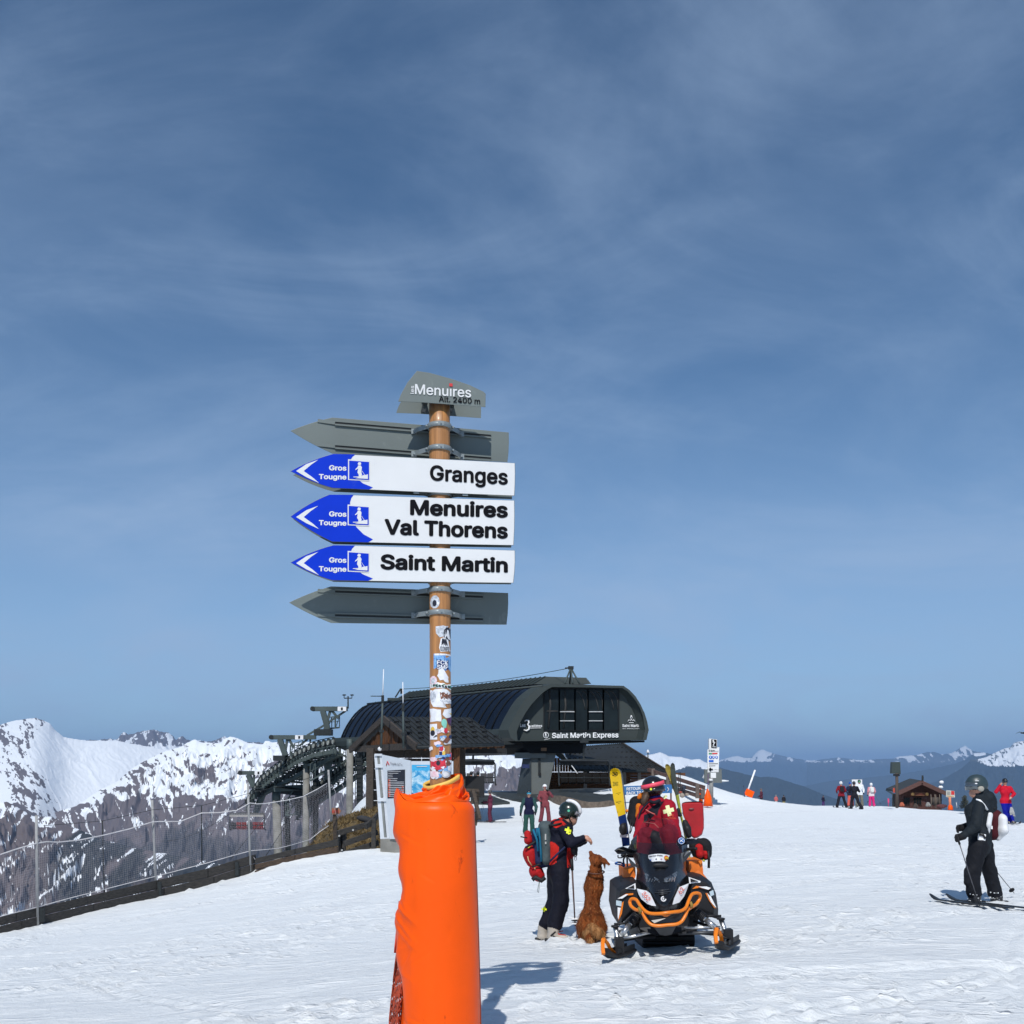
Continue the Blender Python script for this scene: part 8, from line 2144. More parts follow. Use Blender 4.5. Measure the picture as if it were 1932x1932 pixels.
mb.build('track_lug',RUBBER,tk,kind='stuff')
slab('seat',[[(500,1000,12.0),(560,930,12.0),(720,920,12.0),(800,990,12.0)],[(500,980,13.4),(560,900,13.4),(720,890,13.4),(800,960,13.4)]],MATB)
mb=MB();mb.hexa([c10(500,1300,11.7),c10(820,1300,11.7),c10(790,1200,13.4),c10(540,1200,13.4),c10(480,1000,11.7),c10(830,980,11.7),c10(800,890,13.4),c10(540,900,13.4)]);mb.build('seat_base',MATB,sm,bevel=.04)
# hood: central cowl, built in rows from the windshield foot down to the nose
rows=[[(385,850,11.45),(450,868,11.1),(560,885,10.98),(650,890,10.95),(740,888,10.97),(845,870,11.1),(925,848,11.45)],[(420,940,11.42),(480,960,11.05),(570,975,10.88),(655,985,10.84),(740,975,10.87),(835,955,11.03),(890,930,11.42)],[(440,1030,11.38),(505,1052,10.98),(580,1092,10.78),(658,1110,10.72),(735,1090,10.77),(815,1038,10.96),(890,1020,11.36)],[(430,1120,11.30),(515,1112,10.92),(590,1150,10.70),(662,1165,10.62),(740,1148,10.69),(820,1105,10.90),(915,1100,11.28)],[(430,1200,11.22),(530,1225,10.80),(600,1270,10.58),(680,1285,10.50),(760,1262,10.57),(830,1200,10.78),(920,1160,11.20)],[(470,1280,11.15),(560,1340,10.72),(620,1362,10.50),(685,1372,10.42),(750,1362,10.49),(830,1322,10.70),(900,1240,11.12)],[(500,1380,11.1),(570,1420,10.78),(630,1440,10.6),(700,1450,10.55),(770,1440,10.6),(840,1410,10.76),(890,1360,11.1)]]
slab('hood',rows,BLKG)
for side,q in((-1,[(240,1400),(250,1200),(300,1170),(335,1160),(440,1130),(500,1200),(520,1300),(480,1400),(400,1420),(275,1545)]),(1,[(900,1180),(915,1090),(1010,1085),(1085,1105),(1125,1140),(1165,1240),(1188,1390),(1185,1480),(1060,1440),(950,1400),(880,1330)])):
 n=len(q);cx,cy=sum(p[0] for p in q)/n,sum(p[1] for p in q)/n
 D0_=11.05
 front=[(p[0],p[1],D0_+.05) for p in q]
 mb=MB();ring0=[c10(*p) for p in front];ring1=[c10(cx+(p[0]-cx)*.72,cy+(p[1]-cy)*.78,D0_-.10) for p in q];ringb=[p+Vector((0,.75,0.02)) for p in ring0]
 mb.loft([ringb,ring0,ring1],smooth=False,cap=True);mb.build('side_pod',MATB if side>0 else MATB,sm,bevel=.012)
 # white hood wings
wl2=panel('white_wing',[(438,1198,10.90),(530,1218,10.735),(560,1240,10.65),(616,1358,10.43),(575,1354,10.50),(535,1338,10.60),(480,1295,10.76),(455,1250,10.84)],.02,WHG)
wr2=panel('white_wing',[(918,1150,10.92),(900,1205,10.86),(872,1272,10.74),(830,1325,10.58),(768,1345,10.44),(782,1290,10.53),(805,1240,10.63),(830,1185,10.75)],.02,WHG)
def tilt_text(s,x,y,ang,size,m,parent,pts,b=.02,w=.1):
 """lettering laid on the flat panel through the three frame points pts"""
 q=[c10(*p) for p in pts];n_=(q[1]-q[0]).cross(q[2]-q[0]).normalized();n_=n_ if n_.y<0 else-n_
 ca,sa=math.cos(ang),math.sin(ang);k=4.878*FOC/10.7;mb=MB()
 def f(u,v):
  u-=w/2;v-=size/2;X_,Y_=x+(u*ca-v*sa)*k,y-(u*sa+v*ca)*k
  return PL(X_/4.878+1111.7,Y_/4.878+1431.1,q[0]+n_*.012,n_)
 text_on(mb,s,f,w,size,b);mb.build('lettering',m,parent)
ORT=mat('orange_lettering',(0.75,0.10,0.03),0.4)
tilt_text('S62',524,1266,R(-52),.045,ORT,wl2,((438,1198,10.90),(560,1240,10.65),(616,1358,10.43)),.01,.10);tilt_text('62',846,1214,R(60),.045,ORT,wr2,((918,1150,10.92),(830,1185,10.75),(768,1345,10.44)),.01,.065)
# pod graphics
def gfx(name,pts,D,m,sidept=1):return panel(name,[(x,y,D) for x,y in pts],.012,m)
gfx('white_outline',[(333,1197),(425,1148),(430,1200),(415,1208)],10.94,WHG);gfx('black_inset',[(352,1194),(412,1165),(415,1196)],10.925,MATB)
gfx('white_outline',[(915,1090),(1025,1128),(1022,1142),(922,1152)],10.94,WHG);gfx('black_inset',[(932,1104),(1005,1130),(935,1138)],10.925,MATB)
gfx('orange_stripe',[(262,1290),(340,1245),(405,1240),(405,1255),(345,1262),(300,1290)],10.93,ORG);gfx('white_stripe',[(262,1290),(335,1250),(360,1250),(305,1288)],10.92,WHG)
gfx('orange_stripe',[(950,1200),(985,1172),(1120,1190),(1100,1208),(1010,1190)],10.93,ORG);gfx('white_stripe',[(1005,1180),(1080,1178),(1120,1192),(1095,1208)],10.92,WHG)
gfx('maker_plate',[(248,1305),(300,1315),(295,1362),(248,1350)],10.92,mat('pale_plate',(0.45,0.55,0.60),0.4));gfx('maker_plate',[(1105,1228),(1142,1210),(1150,1255),(1118,1268)],10.92,MATS['pale_plate'])
gfx('white_stripe',[(262,1370),(290,1375),(268,1480),(262,1460)],10.92,WHG);gfx('orange_stripe',[(300,1330),(318,1315),(300,1430),(268,1492),(275,1450)],10.93,ORG)
gfx('white_stripe',[(1085,1240),(1120,1270),(1170,1370),(1160,1368),(1120,1320)],10.92,WHG);gfx('orange_stripe',[(1070,1240),(1092,1240),(1125,1320),(1172,1380),(1150,1375),(1105,1310)],10.93,ORG)
# headlights
LENS=mat('headlight_glass',(0.20,0.22,0.24),0.10,col2=(0.02,0.02,0.025),vscale=30,spec=0.6,metal=0.3)
for pts in([(505,1053,10.95),(560,1070,10.85),(640,1112,10.68),(650,1140,10.66),(600,1142,10.72),(545,1140,10.82),(520,1100,10.9)],[(812,1035,10.95),(770,1060,10.85),(690,1108,10.68),(688,1140,10.66),(740,1134,10.70),(785,1115,10.80),(808,1080,10.9)]):
 h_=panel('headlight',pts,.04,LENS)
 cx=sum(p[0] for p in pts)/7
 mb=MB()
 for k in range(4):mb.bar(c10(cx-38+k*24,1098+(6 if cx<650 else-6)*k-(0 if cx<650 else-8),10.70),c10(cx-46+k*24,1132,10.72),.008,.006)
 mb.build('reflector_ribs',CHR,h_,kind='stuff')
for k,(y0,w) in enumerate(((1213,60),(1232,74),(1248,62))):
 tubep('vent_slat',[(675-w,y0+4,10.60),(675,y0,10.50),(675+w,y0-8,10.60)],.007,GUN)
mb=MB();mb.tube([c10(684+21*math.cos(a),1292+21*math.sin(a),10.44) for a in[k*.4 for k in range(13)]],.006,6);mb.tube([c10(688,1283,10.44),c10(676,1292,10.44),c10(690,1300,10.44)],.007,6);mb.build('round_logo',WHG,sm)
mb=MB();mb.ell(c10(655,985,10.82),(.085,.02,.028),None,14,8);mb.build('cowl_scoop',MATB,sm)
# windshield, smoked and see-through
wm=bpy.data.materials.new('smoked_windshield');wm.use_nodes=True;t=wm.node_tree;b=t.nodes['Principled BSDF'];b.inputs['Base Color'].default_value=(0.02,0.016,0.022,1);b.inputs['Roughness'].default_value=0.06;b.inputs['Alpha'].default_value=0.24
rows=[]
for k,(y,xl_,xr_,d) in enumerate([(548,560,700,11.42),(556,520,745,11.40),(585,490,785,11.36),(640,468,808,11.30),(720,452,828,11.22),(800,442,842,11.14),(870,440,848,11.05)]):
 rows.append([(xl_+(xr_-xl_)*i/10,y+10*math.sin(math.pi*i/10)*(1 if y>700 else 0),d+.16*((i-5)/5)**2) for i in range(11)])
slab('windshield',rows,wm)
dk=[]
for(y,d) in((770,11.15),(820,11.10),(880,11.03)):
 dk.append([(442+406*i/10,y+12*math.sin(math.pi*i/10),d+.16*((i-5)/5)**2-.008) for i in range(11)])
wm2=wm.copy();wm2.name='dark_windshield_band';wm2.node_tree.nodes['Principled BSDF'].inputs['Alpha'].default_value=0.6;wm2.node_tree.nodes['Principled BSDF'].inputs['Base Color'].default_value=(0.01,0.01,0.014,1)
slab('windshield_band',dk,wm2)
for x0,sg_ in((440,-1),(848,1)):
 panel('wind_deflector',[(x0,700,11.36),(x0+sg_*5,870,11.22),(x0+sg_*60,900,11.45),(x0+sg_*55,760,11.5)],.015,BLKG)
 # sticker on the windshield: Service-Pistes with the rescue cross
fst=lambda u,v:c10(545+195*u,957-v*68-12*math.sin(math.pi*u)*-1*-1,10.86+.10*(2*u-1)**2)
mb=MB();secs=[[fst(i/12,v) for i in range(13)] for v in(0,1)];mb.loft(secs,cap=False,closed=False);stk_=mb.build('service_sticker',WHT,sm)
mb=MB();text_on(mb,'Service-Pistes',lambda u,v:fst(.03+u,.68+v)+Vector((0,-.004,0)),.64,.22,.02);mb.build('lettering',BLACK_P,stk_)
mb=MB();mb.add([fst(.845+.105*math.cos(a),.52+.36*math.sin(a))+Vector((0,-.005,0)) for a in[k*.3307 for k in range(19)]],[tuple(range(19))]);mb.build('round_emblem',mat('emblem_orange',(0.65,0.12,0.01),0.4),stk_)
mb=MB()
for(a,b_) in(((.79,.42),(.90,.62)),((.79,.62),(.90,.42))):mb.bar(fst(*a)+Vector((0,-.008,0)),fst(*b_)+Vector((0,-.008,0)),.022,.006)
mb.build('emblem_cross',mat('emblem_yellow',(0.8,0.6,0.05),0.4),stk_)
for k,(x,c_) in enumerate(((.09,'print_blue'),(.36,'print_grey'),(.60,'print_pink'))):
 mb=MB();mb.add([fst(x-.03,.22)+Vector((0,-.004,0)),fst(x+.04,.22)+Vector((0,-.004,0)),fst(x+.04,.38)+Vector((0,-.004,0)),fst(x-.03,.38)+Vector((0,-.004,0))],[(0,1,2,3)]);mb.build('small_print',mat(c_,{'print_blue':(0.0,0.2,0.5),'print_grey':(0.08,0.08,0.1),'print_pink':(0.5,0.2,0.4)}[c_],0.5),stk_)
 # mirrors / hand guards
panel('mirror',[(235,850,11.35),(270,825,11.3),(315,812,11.3),(420,850,11.35),(435,868,11.4),(395,880,11.36),(262,880,11.3)],.07,BLKG)
panel('mirror',[(862,752,11.45),(905,740,11.4),(960,738,11.35),(1030,755,11.3),(1000,775,11.3),(900,795,11.35)],.07,BLKG)
tubep('handlebar',smoothpath([(300,890,11.55),(420,900,11.65),(640,880,11.75),(860,840,11.65),(990,830,11.55)]),.018,MATB)
tubep('brake_lever',smoothpath([(236,968,11.4),(262,955,11.4),(300,962,11.42),(325,990,11.45)]),.010,mat('blue_lever',(0.02,0.09,0.30),0.3,metal=0.5));tubep('lever_tip',[(238,970,11.4),(290,978,11.42),(318,995,11.45)],.008,MATS['blue_lever'])
tubep('cable',smoothpath([(265,890,11.4),(268,912,11.4),(300,912,11.4),(325,895,11.42)]),.007,RUBBER);tubep('cable',smoothpath([(295,1150,11.4),(292,1115,11.4),(312,1098,11.42)]),.006,RUBBER);tubep('cable',smoothpath([(325,990,11.45),(315,930,11.5),(345,900,11.55),(350,990,11.4)]),.010,RUBBER)
panel('knee_guard',[(350,900,11.3),(440,985,11.2),(455,1010,11.2),(385,980,11.3)],.03,GUN);panel('knee_guard',[(848,930,11.2),(935,855,11.35),(945,870,11.35),(845,990,11.2)],.03,GUN)
# orange side boxes
panel('side_box',[(312,1008,11.6),(425,1000,11.5),(428,1080,11.5),(398,1152,11.5),(320,1168,11.6)],.5,ORB);panel('side_box',[(918,948,11.5),(1040,938,11.55),(1050,1060,11.55),(1088,1108,11.5),(925,1082,11.5)],.5,ORB)
for pts in([(315,1005,11.5),(370,1060,11.5),(425,998,11.5)],[(1000,940,11.5),(1025,975,11.5),(1045,940,11.5)]):panel('box_flap',pts,.02,ORG)
# bumper
B1=smoothpath([(372,1318,10.62),(392,1292,10.60),(432,1300,10.55),(468,1352,10.46),(510,1400,10.38),(560,1425,10.33),(640,1428,10.28),(710,1420,10.26),(780,1412,10.28),(845,1402,10.33),(890,1372,10.38),(915,1310,10.46),(945,1252,10.55),(990,1238,10.60),(1020,1252,10.64),(1016,1290,10.66),(985,1340,10.62),(935,1372,10.50),(905,1392,10.42)],4)
tubep('bumper_tube',B1,.017,ORG,n=12)
B2=smoothpath([(372,1318,10.62),(385,1358,10.58),(430,1392,10.50),(480,1402,10.42),(500,1440,10.40),(530,1492,10.38),(575,1530,10.36),(640,1540,10.34),(720,1532,10.34),(800,1525,10.34),(850,1500,10.36),(882,1450,10.38),(905,1392,10.42)],4)
tubep('bumper_tube',B2,.017,ORG,n=12)
panel('bumper_grille',[(545,1440,10.5),(700,1440,10.46),(865,1415,10.5),(850,1480,10.5),(815,1505,10.48),(600,1515,10.48),(570,1490,10.5)],.12,BLKG);panel('bumper_tab',[(665,1442,10.28),(748,1438,10.28),(720,1456,10.28),(690,1457,10.28)],.02,ORG)
for pts in([(455,1370,10.4),(472,1400,10.38),(468,1420,10.4)],[(930,1320,10.44),(945,1350,10.44),(935,1370,10.44)]):tubep('tow_strap',pts,.016,mat('webbing',(0.25,0.16,0.03),0.7))
panel('belly_pan',[(500,1430,10.75),(900,1400,10.75),(930,1540,10.8),(820,1600,10.75),(700,1625,10.7),(560,1610,10.75),(450,1560,10.8)],.5,MATB)
panel('skid_plate',[(600,1560,10.6),(800,1545,10.6),(760,1620,10.65),(700,1632,10.65),(650,1622,10.65)],.05,GUN)
# suspension, spindles and steering skis
for nm,a,b_,r_,m in[('upper_arm',(480,1520,10.9),(262,1600,10.75),.016,GUN),('lower_arm',(620,1585,10.8),(268,1668,10.72),.018,CHR),('lower_arm',(420,1650,10.9),(270,1672,10.78),.020,MATB),('lower_arm',(610,1640,10.95),(275,1655,10.85),.018,MATB),('tie_rod',(440,1508,10.9),(232,1525,10.8),.013,MATB),('upper_arm',(860,1556,10.8),(1205,1556,10.75),.017,CHR),('lower_arm',(820,1610,10.8),(1225,1600,10.72),.018,GUN),('lower_arm',(950,1600,10.95),(1230,1622,10.85),.018,MATB),('tie_rod',(930,1450,10.9),(1215,1450,10.8),.013,MATB),('upper_arm',(960,1500,10.95),(1200,1570,10.85),.016,MATB)]:
 tubep(nm,[a,b_],r_,m)
def shock(a,b_):
 a,b_=c10(*a),c10(*b_);d=(b_-a);L_=d.length;d.normalize();mb=MB();mb.cyl(a,a+d*L_*.55,.026,12);mb.cyl(a+d*L_*.5,b_,.030,14);o=mb.build('shock',CHR,sm)
 n1=d.orthogonal().normalized();n2=d.cross(n1);mb=MB();mb.tube([a+d*(L_*.48*k/60)+(n1*math.cos(k*.75)+n2*math.sin(k*.75))*.045 for k in range(61)],.009,6);mb.build('spring',MATB,o)
shock((440,1445,10.85),(300,1620,10.72));shock((985,1410,10.85),(1165,1560,10.72))
for(pts,bits) in(([(238,1545,10.75),(252,1610,10.72),(258,1668,10.70),(270,1720,10.66),(272,1790,10.64)],0),([(1212,1475,10.75),(1240,1560,10.72),(1248,1615,10.70),(1252,1650,10.66),(1250,1712,10.64)],0)):
 mb=MB();mb.tube([c10(*p) for p in pts],[.028,.026,.032,.026,.030],10);sp_=mb.build('spindle',CHR,sm)
 for p in(pts[0],pts[2],pts[3]):
  mb=MB();mb.cyl(c10(p[0],p[1]-8,p[2]-.02),c10(p[0],p[1]+8,p[2]-.02),.042,10);mb.build('joint',MATB,sp_)
tubep('white_brace',smoothpath([(1222,1468,10.78),(1250,1540,10.78),(1256,1600,10.76)]),.014,WHG);tubep('white_brace',smoothpath([(262,1545,10.8),(288,1590,10.8),(292,1620,10.8)]),.012,WHG)
def msk(front,back,width,lift,curl,label):
 """steering ski: wide plastic blade with an upturned tip and an orange loop"""
 a,b_=c10(*front),c10(*back);d=(b_-a);d.z=0;L_=d.length;d.normalize();s_=Vector((d.y,-d.x,0));zb=0
 za,zb_=a.z,b_.z;secs=[];n=22
 for k in range(n+1):
  u=k/n;p=a+(b_-a)*u;z=za+(zb_-za)*u;up=curl*max(0,1-u/.30)**1.8;w_=width*(.55+.45*min(1,u/.22))*(1-.25*max(0,(u-.75)/.25));c=Vector((p.x,p.y,z+up))
  secs.append([c-s_*w_,c-s_*w_*.5-Vector((0,0,.020)),c+s_*w_*.5-Vector((0,0,.020)),c+s_*w_,c+s_*w_*.85+Vector((0,0,.022)),c-s_*w_*.85+Vector((0,0,.022))])
 mb=MB();mb.loft(secs);o=mb.build('steering_ski',MATB,sm)
 for q in(-.55,.55):mb=MB();mb.bar(a+(b_-a)*.30+s_*width*q+Vector((0,0,.05)),b_+(a-b_)*.05+s_*width*q+Vector((0,0,.05)),.012,.05);mb.build('ski_rib',MATB,o)
 mb=MB();mb.box(a+(b_-a)*.52+Vector((0,0,.09)),(.09,.12,.16));mb.build('ski_saddle',MATB,o)
 return o
k1=msk((145,1850,10.25),(390,1765,10.95),.080,0,.09,'l');k2=msk((1195,1775,10.30),(1345,1680,11.05),.080,0,.08,'r')
def loopy(pts,parent):
 mb=MB();v=[c10(*p) for p in pts]
 for i in range(len(v)-1):mb.bar(v[i],v[i+1]+(v[i+1]-v[i]).normalized()*.012,.035,.028,(0,1,0))
 mb.build('ski_loop',ORG,parent)
loopy(smoothpath([(130,1800,10.20),(124,1735,10.26),(126,1672,10.34),(142,1672,10.38),(172,1708,10.42),(195,1755,10.48),(240,1800,10.58)],2),k1);loopy(smoothpath([(1170,1700,10.30),(1162,1630,10.36),(1168,1575,10.42),(1182,1580,10.46),(1208,1620,10.50),(1218,1680,10.56)],2),k2)
mb=MB();mb.cyl(c10(848,758,11.28),c10(848,758,11.26),31/4.878/FOC*11.28,20);rb=mb.build('blue_badge',mat('badge_blue',(0.0,0.13,0.42),0.4),sm)
mb=MB();cc_=c10(848,758,11.25);mb.tube([cc_+Vector((math.cos(a),0,math.sin(a)))*.032 for a in[k*.3142 for k in range(20)]],.0025,5,closed=True);mb.bar(cc_+Vector((-.015,0,.012)),cc_+Vector((.018,0,-.012)),.010,.006);mb.bar(cc_+Vector((.014,0,.016)),cc_+Vector((-.014,0,-.010)),.008,.006);mb.build('badge_print',WHT,rb)
# -- rider, turned away over the shoulder
o=c10(620,1000,12.0)
rd=thing('person','red-clad patroller with pink-banded black helmet sitting on the snowmobile','person',tuple(o))
J=lambda x,y,D=12.0:tuple(c10(x,y,D)-o)
B=Body((-.62,-.70,-.45),(.62,.60,1.05),0.010)
B.cap(J(600,700),J(610,520),.15,.155,0,.05,((0,1,0),.85));B.cap(J(610,520),J(615,430),.15,.12,0,.05,((0,1,0),.85));B.cap(J(555,440),J(705,425),.08,.085,0,.04)
B.cap(J(620,400),J(600,350),.07,.07,6,.02);B.cap(J(600,690),J(620,760),.17,.17,0,.05)
B.cap(J(728,440,11.92),J(755,590,11.74),.098,.088,0,.012);B.cap(J(755,590,11.74),J(800,720,11.56),.082,.062,0,.012);B.cap(J(790,720,11.6),J(830,800,11.5),.05,.048,3,.02)
B.cap(J(530,470,11.95),J(478,610,11.82),.085,.075,0,.012);B.cap(J(478,610,11.82),J(430,780,11.58),.072,.055,0,.012);B.cap(J(430,780,11.65),J(380,860,11.5),.048,.046,3,.02)
B.cap(J(560,800,12.0),J(520,700,11.62),.11,.095,1,.015);B.cap(J(520,700,11.62),J(480,900,11.55),.09,.085,1,.012)
B.cap(J(600,790,12.0),J(735,705,11.55),.12,.10,1,.05);B.cap(J(640,720,11.7),J(760,780,11.55),.09,.09,1,.05);B.cap(J(735,705,11.55),J(775,860,11.52),.10,.085,1,.03);B.cap(J(600,720,11.58),J(660,800,11.58),.07,.08,2,.01)
h=J(588,262);B.ell(h,(.095,.10,.118),4,.02);B.ell(J(530,290),(.03,.03,.03),4,.02)
B.wrinkle(.034,8,41,[0,1]);B.wrinkle(.012,24,42,[0,1])
REDJ=fab('crimson_jacket',(0.30,0.006,0.018));REDP=fab('crimson_trouser',(0.20,0.006,0.018))
bo_=B.mesh('body',[REDJ,REDP,RUBBER,RUBBER,SKIN,REDJ,fab('blue_buff',(0.02,0.03,0.22))],rd)
hc=c10(585,250,12.0);Rt=Matrix.Rotation(R(-8),3,'Y')
mb=MB();mb.ell(hc,(.128,.14,.115),Rt,28,14,-20,90);mb.ell(hc+Vector((.005,0,-.045)),(.118,.12,.095),Rt,20,10,-60,20);hm_=mb.build('helmet',BLKG,rd)
mb=MB();secs=[]
for k in range(25):
 a=R(160+220*k/24);rr=.138;secs.append([hc+Rt@Vector((math.cos(a)*rr,math.sin(a)*(rr+.01),z+.012*math.cos(a))) for z in(-.012,.034)]+[hc+Rt@Vector((math.cos(a)*(rr-.012),math.sin(a)*(rr-.002),z+.012*math.cos(a))) for z in(.034,-.012)])
mb.loft(secs);mb.build('pink_band',mat('neon_pink',(0.80,0.07,0.12),0.5),hm_)
mb=MB();secs=[]
for k in range(11):
 a=R(235+105*k/10);secs.append([hc+Rt@Vector((math.cos(a)*.135,math.sin(a)*.142,z)) for z in(-.075,-.022)]+[hc+Rt@Vector((math.cos(a)*.12,math.sin(a)*.125,z)) for z in(-.022,-.075)])
mb.loft(secs);mb.build('goggles',mat('dark_goggle',(0.01,0.011,0.012),0.08,spec=0.9),hm_)
mb=MB();mb.cyl(c10(568,282,11.865),c10(568,282,11.855),.014,8);mb.box(c10(612,186,11.95),(.07,.02,.02),Matrix.Rotation(.3,3,'Y'));mb.build('yellow_mark',YCR,hm_,kind='stuff')
mb=MB();mb.tube([c10(545,300,11.96),c10(522,350,11.93),c10(505,400,11.90),c10(500,440,11.90)],[.03,.045,.04,.012],8);mb.build('hair',HAIR,rd)
wl_=o;YP=mat('pale_reflective_yellow',(0.72,0.75,0.38),0.5)
proj_shape('sleeve_cross',crossp(730,480,50,-.25),lambda x,y:c10(x,y,12.0),bo_,YP,rd);proj_shape('shoulder_flash',[[(678,358),(705,330),(722,348),(692,378)]],lambda x,y:c10(x,y,12.0),bo_,YP,rd)
a=c10(738,530,11.66);mb=MB();text_on(mb,'SKI',lambda u,v:a+Vector((u,0,v-u*.1)),.045,.022,.03);text_on(mb,'PATROL',lambda u,v:a+Vector((u,0,v-.026-u*.1)),.075,.014,.03);mb.build('lettering',ORT,rd,kind='stuff')
tubep('zip_line',smoothpath([(520,470,11.82),(570,500,11.80),(605,515,11.80)]),.007,mat('salmon_zip',(0.5,0.12,0.10),0.5),rd);tubep('pocket_zip',[(505,585,11.66),(600,600,11.58),(640,640,11.54)],.005,MATS['salmon_zip'],rd)
tubep('shoulder_strap',smoothpath([(545,400,11.84),(500,450,11.80),(470,500,11.80),(455,570,11.80)]),.012,fab('yoke_navy',(0.012,0.012,0.02)),rd)
proj_shape('dark_yoke',[[(540,480),(585,440),(640,400),(690,392),(668,425),(640,470),(625,530),(600,500)],[(505,520),(560,500),(600,520),(560,560),(500,590)]],lambda x,y:c10(x,y,12.0),bo_,MATS['cloth_yoke_navy'],rd,.004)
tubep('collar_band',smoothpath([(560,395,11.87),(600,405,11.83),(650,385,11.85)]),.02,MATS['cloth_yoke_navy'],rd)
def blobk(tn,lab,cat,base,parts,parent=None):
 t=thing(tn,lab,cat,base);w=wloc(t)
 for(nm,m,prims,h_) in parts:
  B=Body((-.42,-.35,-.5),(.42,.35,.5),h_)
  for(x0,y0,d0,x1,y1,d1,r0,r1,k,sq) in prims:B.cap(tuple(c10(x0,y0,d0)-w),tuple(c10(x1,y1,d1)-w),r0,r1,0,k,sq)
  B.wrinkle(.018,14,7);B.mesh(nm,[m],t)
 return t
blobk('backpack','black backpack with orange panel worn by the snowmobile rider','backpack',tuple(c10(430,500,12.1)),[('main_bag',fab('black_pack',(0.010,0.010,0.012)),[(430,410,12.15,420,560,12.1,.085,.09,.03,None),(480,400,12.15,520,390,12.15,.06,.05,.04,None),(400,540,12.1,410,600,12.0,.06,.03,.03,None)],.011),('orange_panel',fab('orange_pack',(0.60,0.15,0.01)),[(458,440,11.98,450,530,11.96,.040,.034,.02,None),(470,345,12.1,495,330,12.1,.028,.028,.03,None),(455,365,12.1,470,345,12.1,.022,.026,.03,None)],.009)])
tubep('strap',smoothpath([(385,560,11.95),(378,640,11.9),(372,690,11.9),(388,660,11.9),(400,600,11.92)]),.006,RUBBER,rd)
# orange scarf of padding right of the neck, orange shovel handle left
tubep('orange_strap',[(430,735,11.6),(428,790,11.6),(442,835,11.6)],.030,ORB,sm);tubep('orange_strap',[(432,900,11.5),(436,935,11.5)],.018,ORB,sm)
# -- skis and bags carried on the machine
def carried_ski(name,label,edgeL,edgeR,D,mats,th=.018,seg=None):
 t=thing(name,label,'ski',tuple(c10(*edgeL[-1],D)))
 n=len(edgeL);secs=[[c10(*edgeL[i],D+.02*i),c10(*edgeR[i],D+.02*i),c10(*edgeR[i],D+.02*i)+Vector((.006,th,0)),c10(*edgeL[i],D+.02*i)+Vector((.006,th,0))] for i in range(n)]
 mb=MB();k=seg or n-1;mb.loft(secs[:k+1],smooth=False);a_=mb.build('upper_blade',mats[0],t)
 if seg:mb=MB();mb.loft(secs[k:],smooth=False);mb.build('lower_blade',mats[1],t)
 return t
YS=mat('yellow_ski_base',(0.82,0.52,0.004),0.3,var=0.04);BS=mat('blue_ski_base',(0.008,0.035,0.16),0.3,var=0.3)
y1=carried_ski('ski','upright yellow and blue ski fixed on the left side of the snowmobile',[(228,88),(205,98),(192,118),(190,150),(200,230),(225,380),(266,536),(286,650),(304,790),(306,810)],[(236,88),(262,94),(280,112),(290,140),(300,220),(318,370),(333,510),(352,620),(370,760),(372,800)],12.15,[YS,BS],seg=6)
a,b_=c10(212,160,12.13),c10(262,156,12.13);mb=MB();text_on(mb,'ZAG',lambda u,v:a+Vector((u,-.004,v+.05*u)),(b_-a).length,.042,.05);mb.build('lettering',BLACK_P,y1)
for pts in([(244,322),(290,316)],[(262,332),(275,330)],[(246,405),(262,402)],[(228,168),(250,165)]):mb=MB();mb.tube([c10(x,y,12.16) for x,y in pts],.003,4);mb.build('print_line',BLACK_P,y1)
mb=MB();mb.hexa([c10(283,690,12.2),c10(352,672,12.2),c10(352,672,12.32),c10(283,690,12.32),c10(290,600,12.2),c10(340,590,12.2),c10(340,590,12.32),c10(290,600,12.32)]);mb.ell(c10(312,650,12.12),(.05,.04,.07),None,10,7);mb.build('binding',MATB,y1);mb=MB();mb.box(c10(320,712,12.26),(.10,.02,.035));mb.build('binding_plate',WHT,y1)
e1=carried_ski('ski','second ski of the yellow pair, seen edge-on behind it',[(240,86),(270,100),(285,115),(294,142),(304,220),(322,370),(340,510)],[(246,86),(276,98),(292,113),(301,140),(311,218),(330,368),(347,508)],12.22,[mat('grey_ski_edge',(0.10,0.11,0.12),0.3)])
tubep('ski_carrier_arm',[(335,482,12.3),(370,480,12.3),(375,492,12.3)],.018,ORG)
carried_ski('ski','slim ski with yellow face carried upright on the right side of the snowmobile',[(705,52),(698,70),(705,110),(735,180),(790,330),(850,600),(880,740)],[(722,52),(740,66),(752,100),(765,180),(812,330),(868,600),(896,740)],12.3,[mat('olive_yellow_ski',(0.36,0.27,0.04),0.4,var=0.3,vscale=12)])
carried_ski('ski','slim ski with dark face carried upright on the right side of the snowmobile',[(760,42),(748,60),(746,100),(760,200),(800,340),(838,520),(888,742)],[(772,40),(785,58),(790,100),(800,200),(822,330),(852,520),(900,738)],12.24,[mat('dark_olive_ski',(0.045,0.055,0.045),0.4),mat('lime_ski',(0.38,0.42,0.03),0.4,var=0.3,vscale=15)],seg=4)
blobk('binding_gear','black ski bindings bunched beside the red bag','ski binding',tuple(c10(900,640,12.2)),[('binding',MATB,[(880,590,12.25,900,640,12.2,.04,.045,.02,None),(905,660,12.2,915,700,12.2,.05,.04,.02,None),(820,470,12.3,830,520,12.3,.03,.03,.02,None)],.010)])
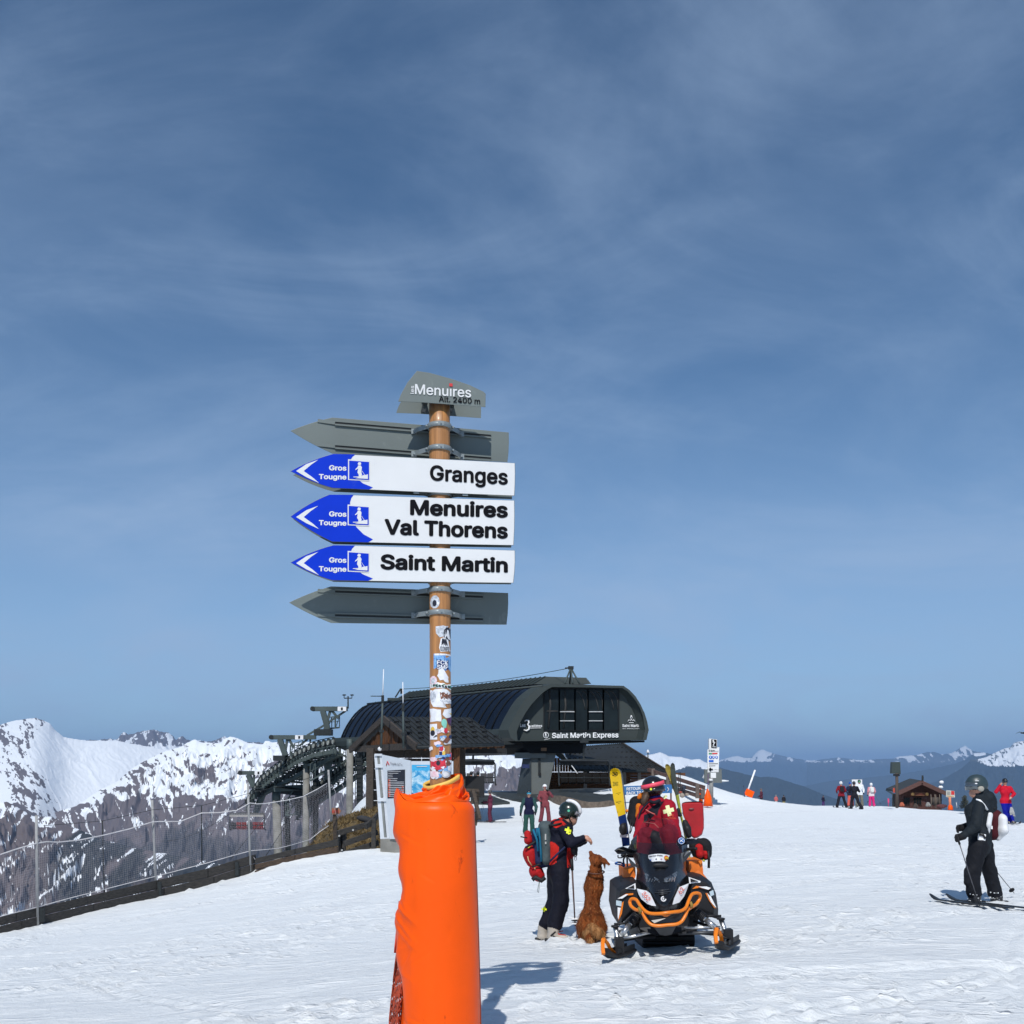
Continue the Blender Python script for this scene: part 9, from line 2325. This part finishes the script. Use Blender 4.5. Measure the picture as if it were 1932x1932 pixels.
# red sledge bag
t=thing('red_case','upright red rescue case with rounded corners on the right rear of the snowmobile','case',tuple(c10(950,700,12.5)))
q=[(850,425),(856,410),(875,404),(950,402),(1025,400),(1043,410),(1050,435),(1056,560),(1056,640),(1040,700),(1000,728),(965,738),(938,715),(905,620),(862,520)]
mb=MB();n=len(q);cx,cy=sum(p[0] for p in q)/n,sum(p[1] for p in q)/n;rg=lambda s_,d:[c10(cx+(x-cx)*s_,cy+(y-cy)*s_,d) for x,y in q]
mb.loft([rg(.93,12.42),rg(1.0,12.46),rg(1.0,12.60),rg(.92,12.66)],smooth=False);mb.build('shell',mat('red_case_cloth',(0.40,0.006,0.010),0.5,var=0.15,bump=0.15,bscale=12),t,bevel=.006)
mb=MB();mb.ell(c10(940,465,12.41),(.035,.008,.014),Matrix.Rotation(-.1,3,'Y'),8,5);mb.build('maker_mark',mat('dull_red_print',(0.20,0.05,0.05),0.5),t);mb=MB();mb.tube([c10(x,y,12.45) for x,y in smoothpath([(860,415,12),(900,402,12),(1020,397,12),(1042,408,12)]) for _ in(0,)] if False else[c10(x,y,12.45) for(x,y,d) in smoothpath([(858,412,0),(900,402,0),(1020,398,0),(1042,408,0)])],.007,5);mb.build('piping',MATB,t)
blobk('gear_bag','red and black gear bag with hanging strap at the right rear of the snowmobile','bag',tuple(c10(1045,850,12.2)),[('bag',fab('black_gear',(0.012,0.012,0.014)),[(1060,800,12.2,1070,870,12.2,.085,.08,.03,None),(1010,770,12.2,1050,780,12.2,.05,.05,.03,None),(960,810,12.2,1000,890,12.2,.06,.06,.03,None)],.011),('red_pocket',fab('red_gear',(0.42,0.012,0.012)),[(1010,820,12.1,1020,880,12.1,.05,.05,.02,None),(1065,880,12.12,1070,905,12.12,.045,.03,.02,None)],.010)])
tubep('hanging_strap',[(1095,850,12.1),(1102,930,12.1),(1100,1008,12.1)],.016,MATB);tubep('lime_cord',smoothpath([(890,820,12.0),(905,850,12.0),(925,900,12.0),(930,945,12.0)]),.008,MATS['lime_ski'])
tubep('lime_cord',[(1048,945,12.1),(1060,935,12.1)],.015,MATS['lime_ski'])
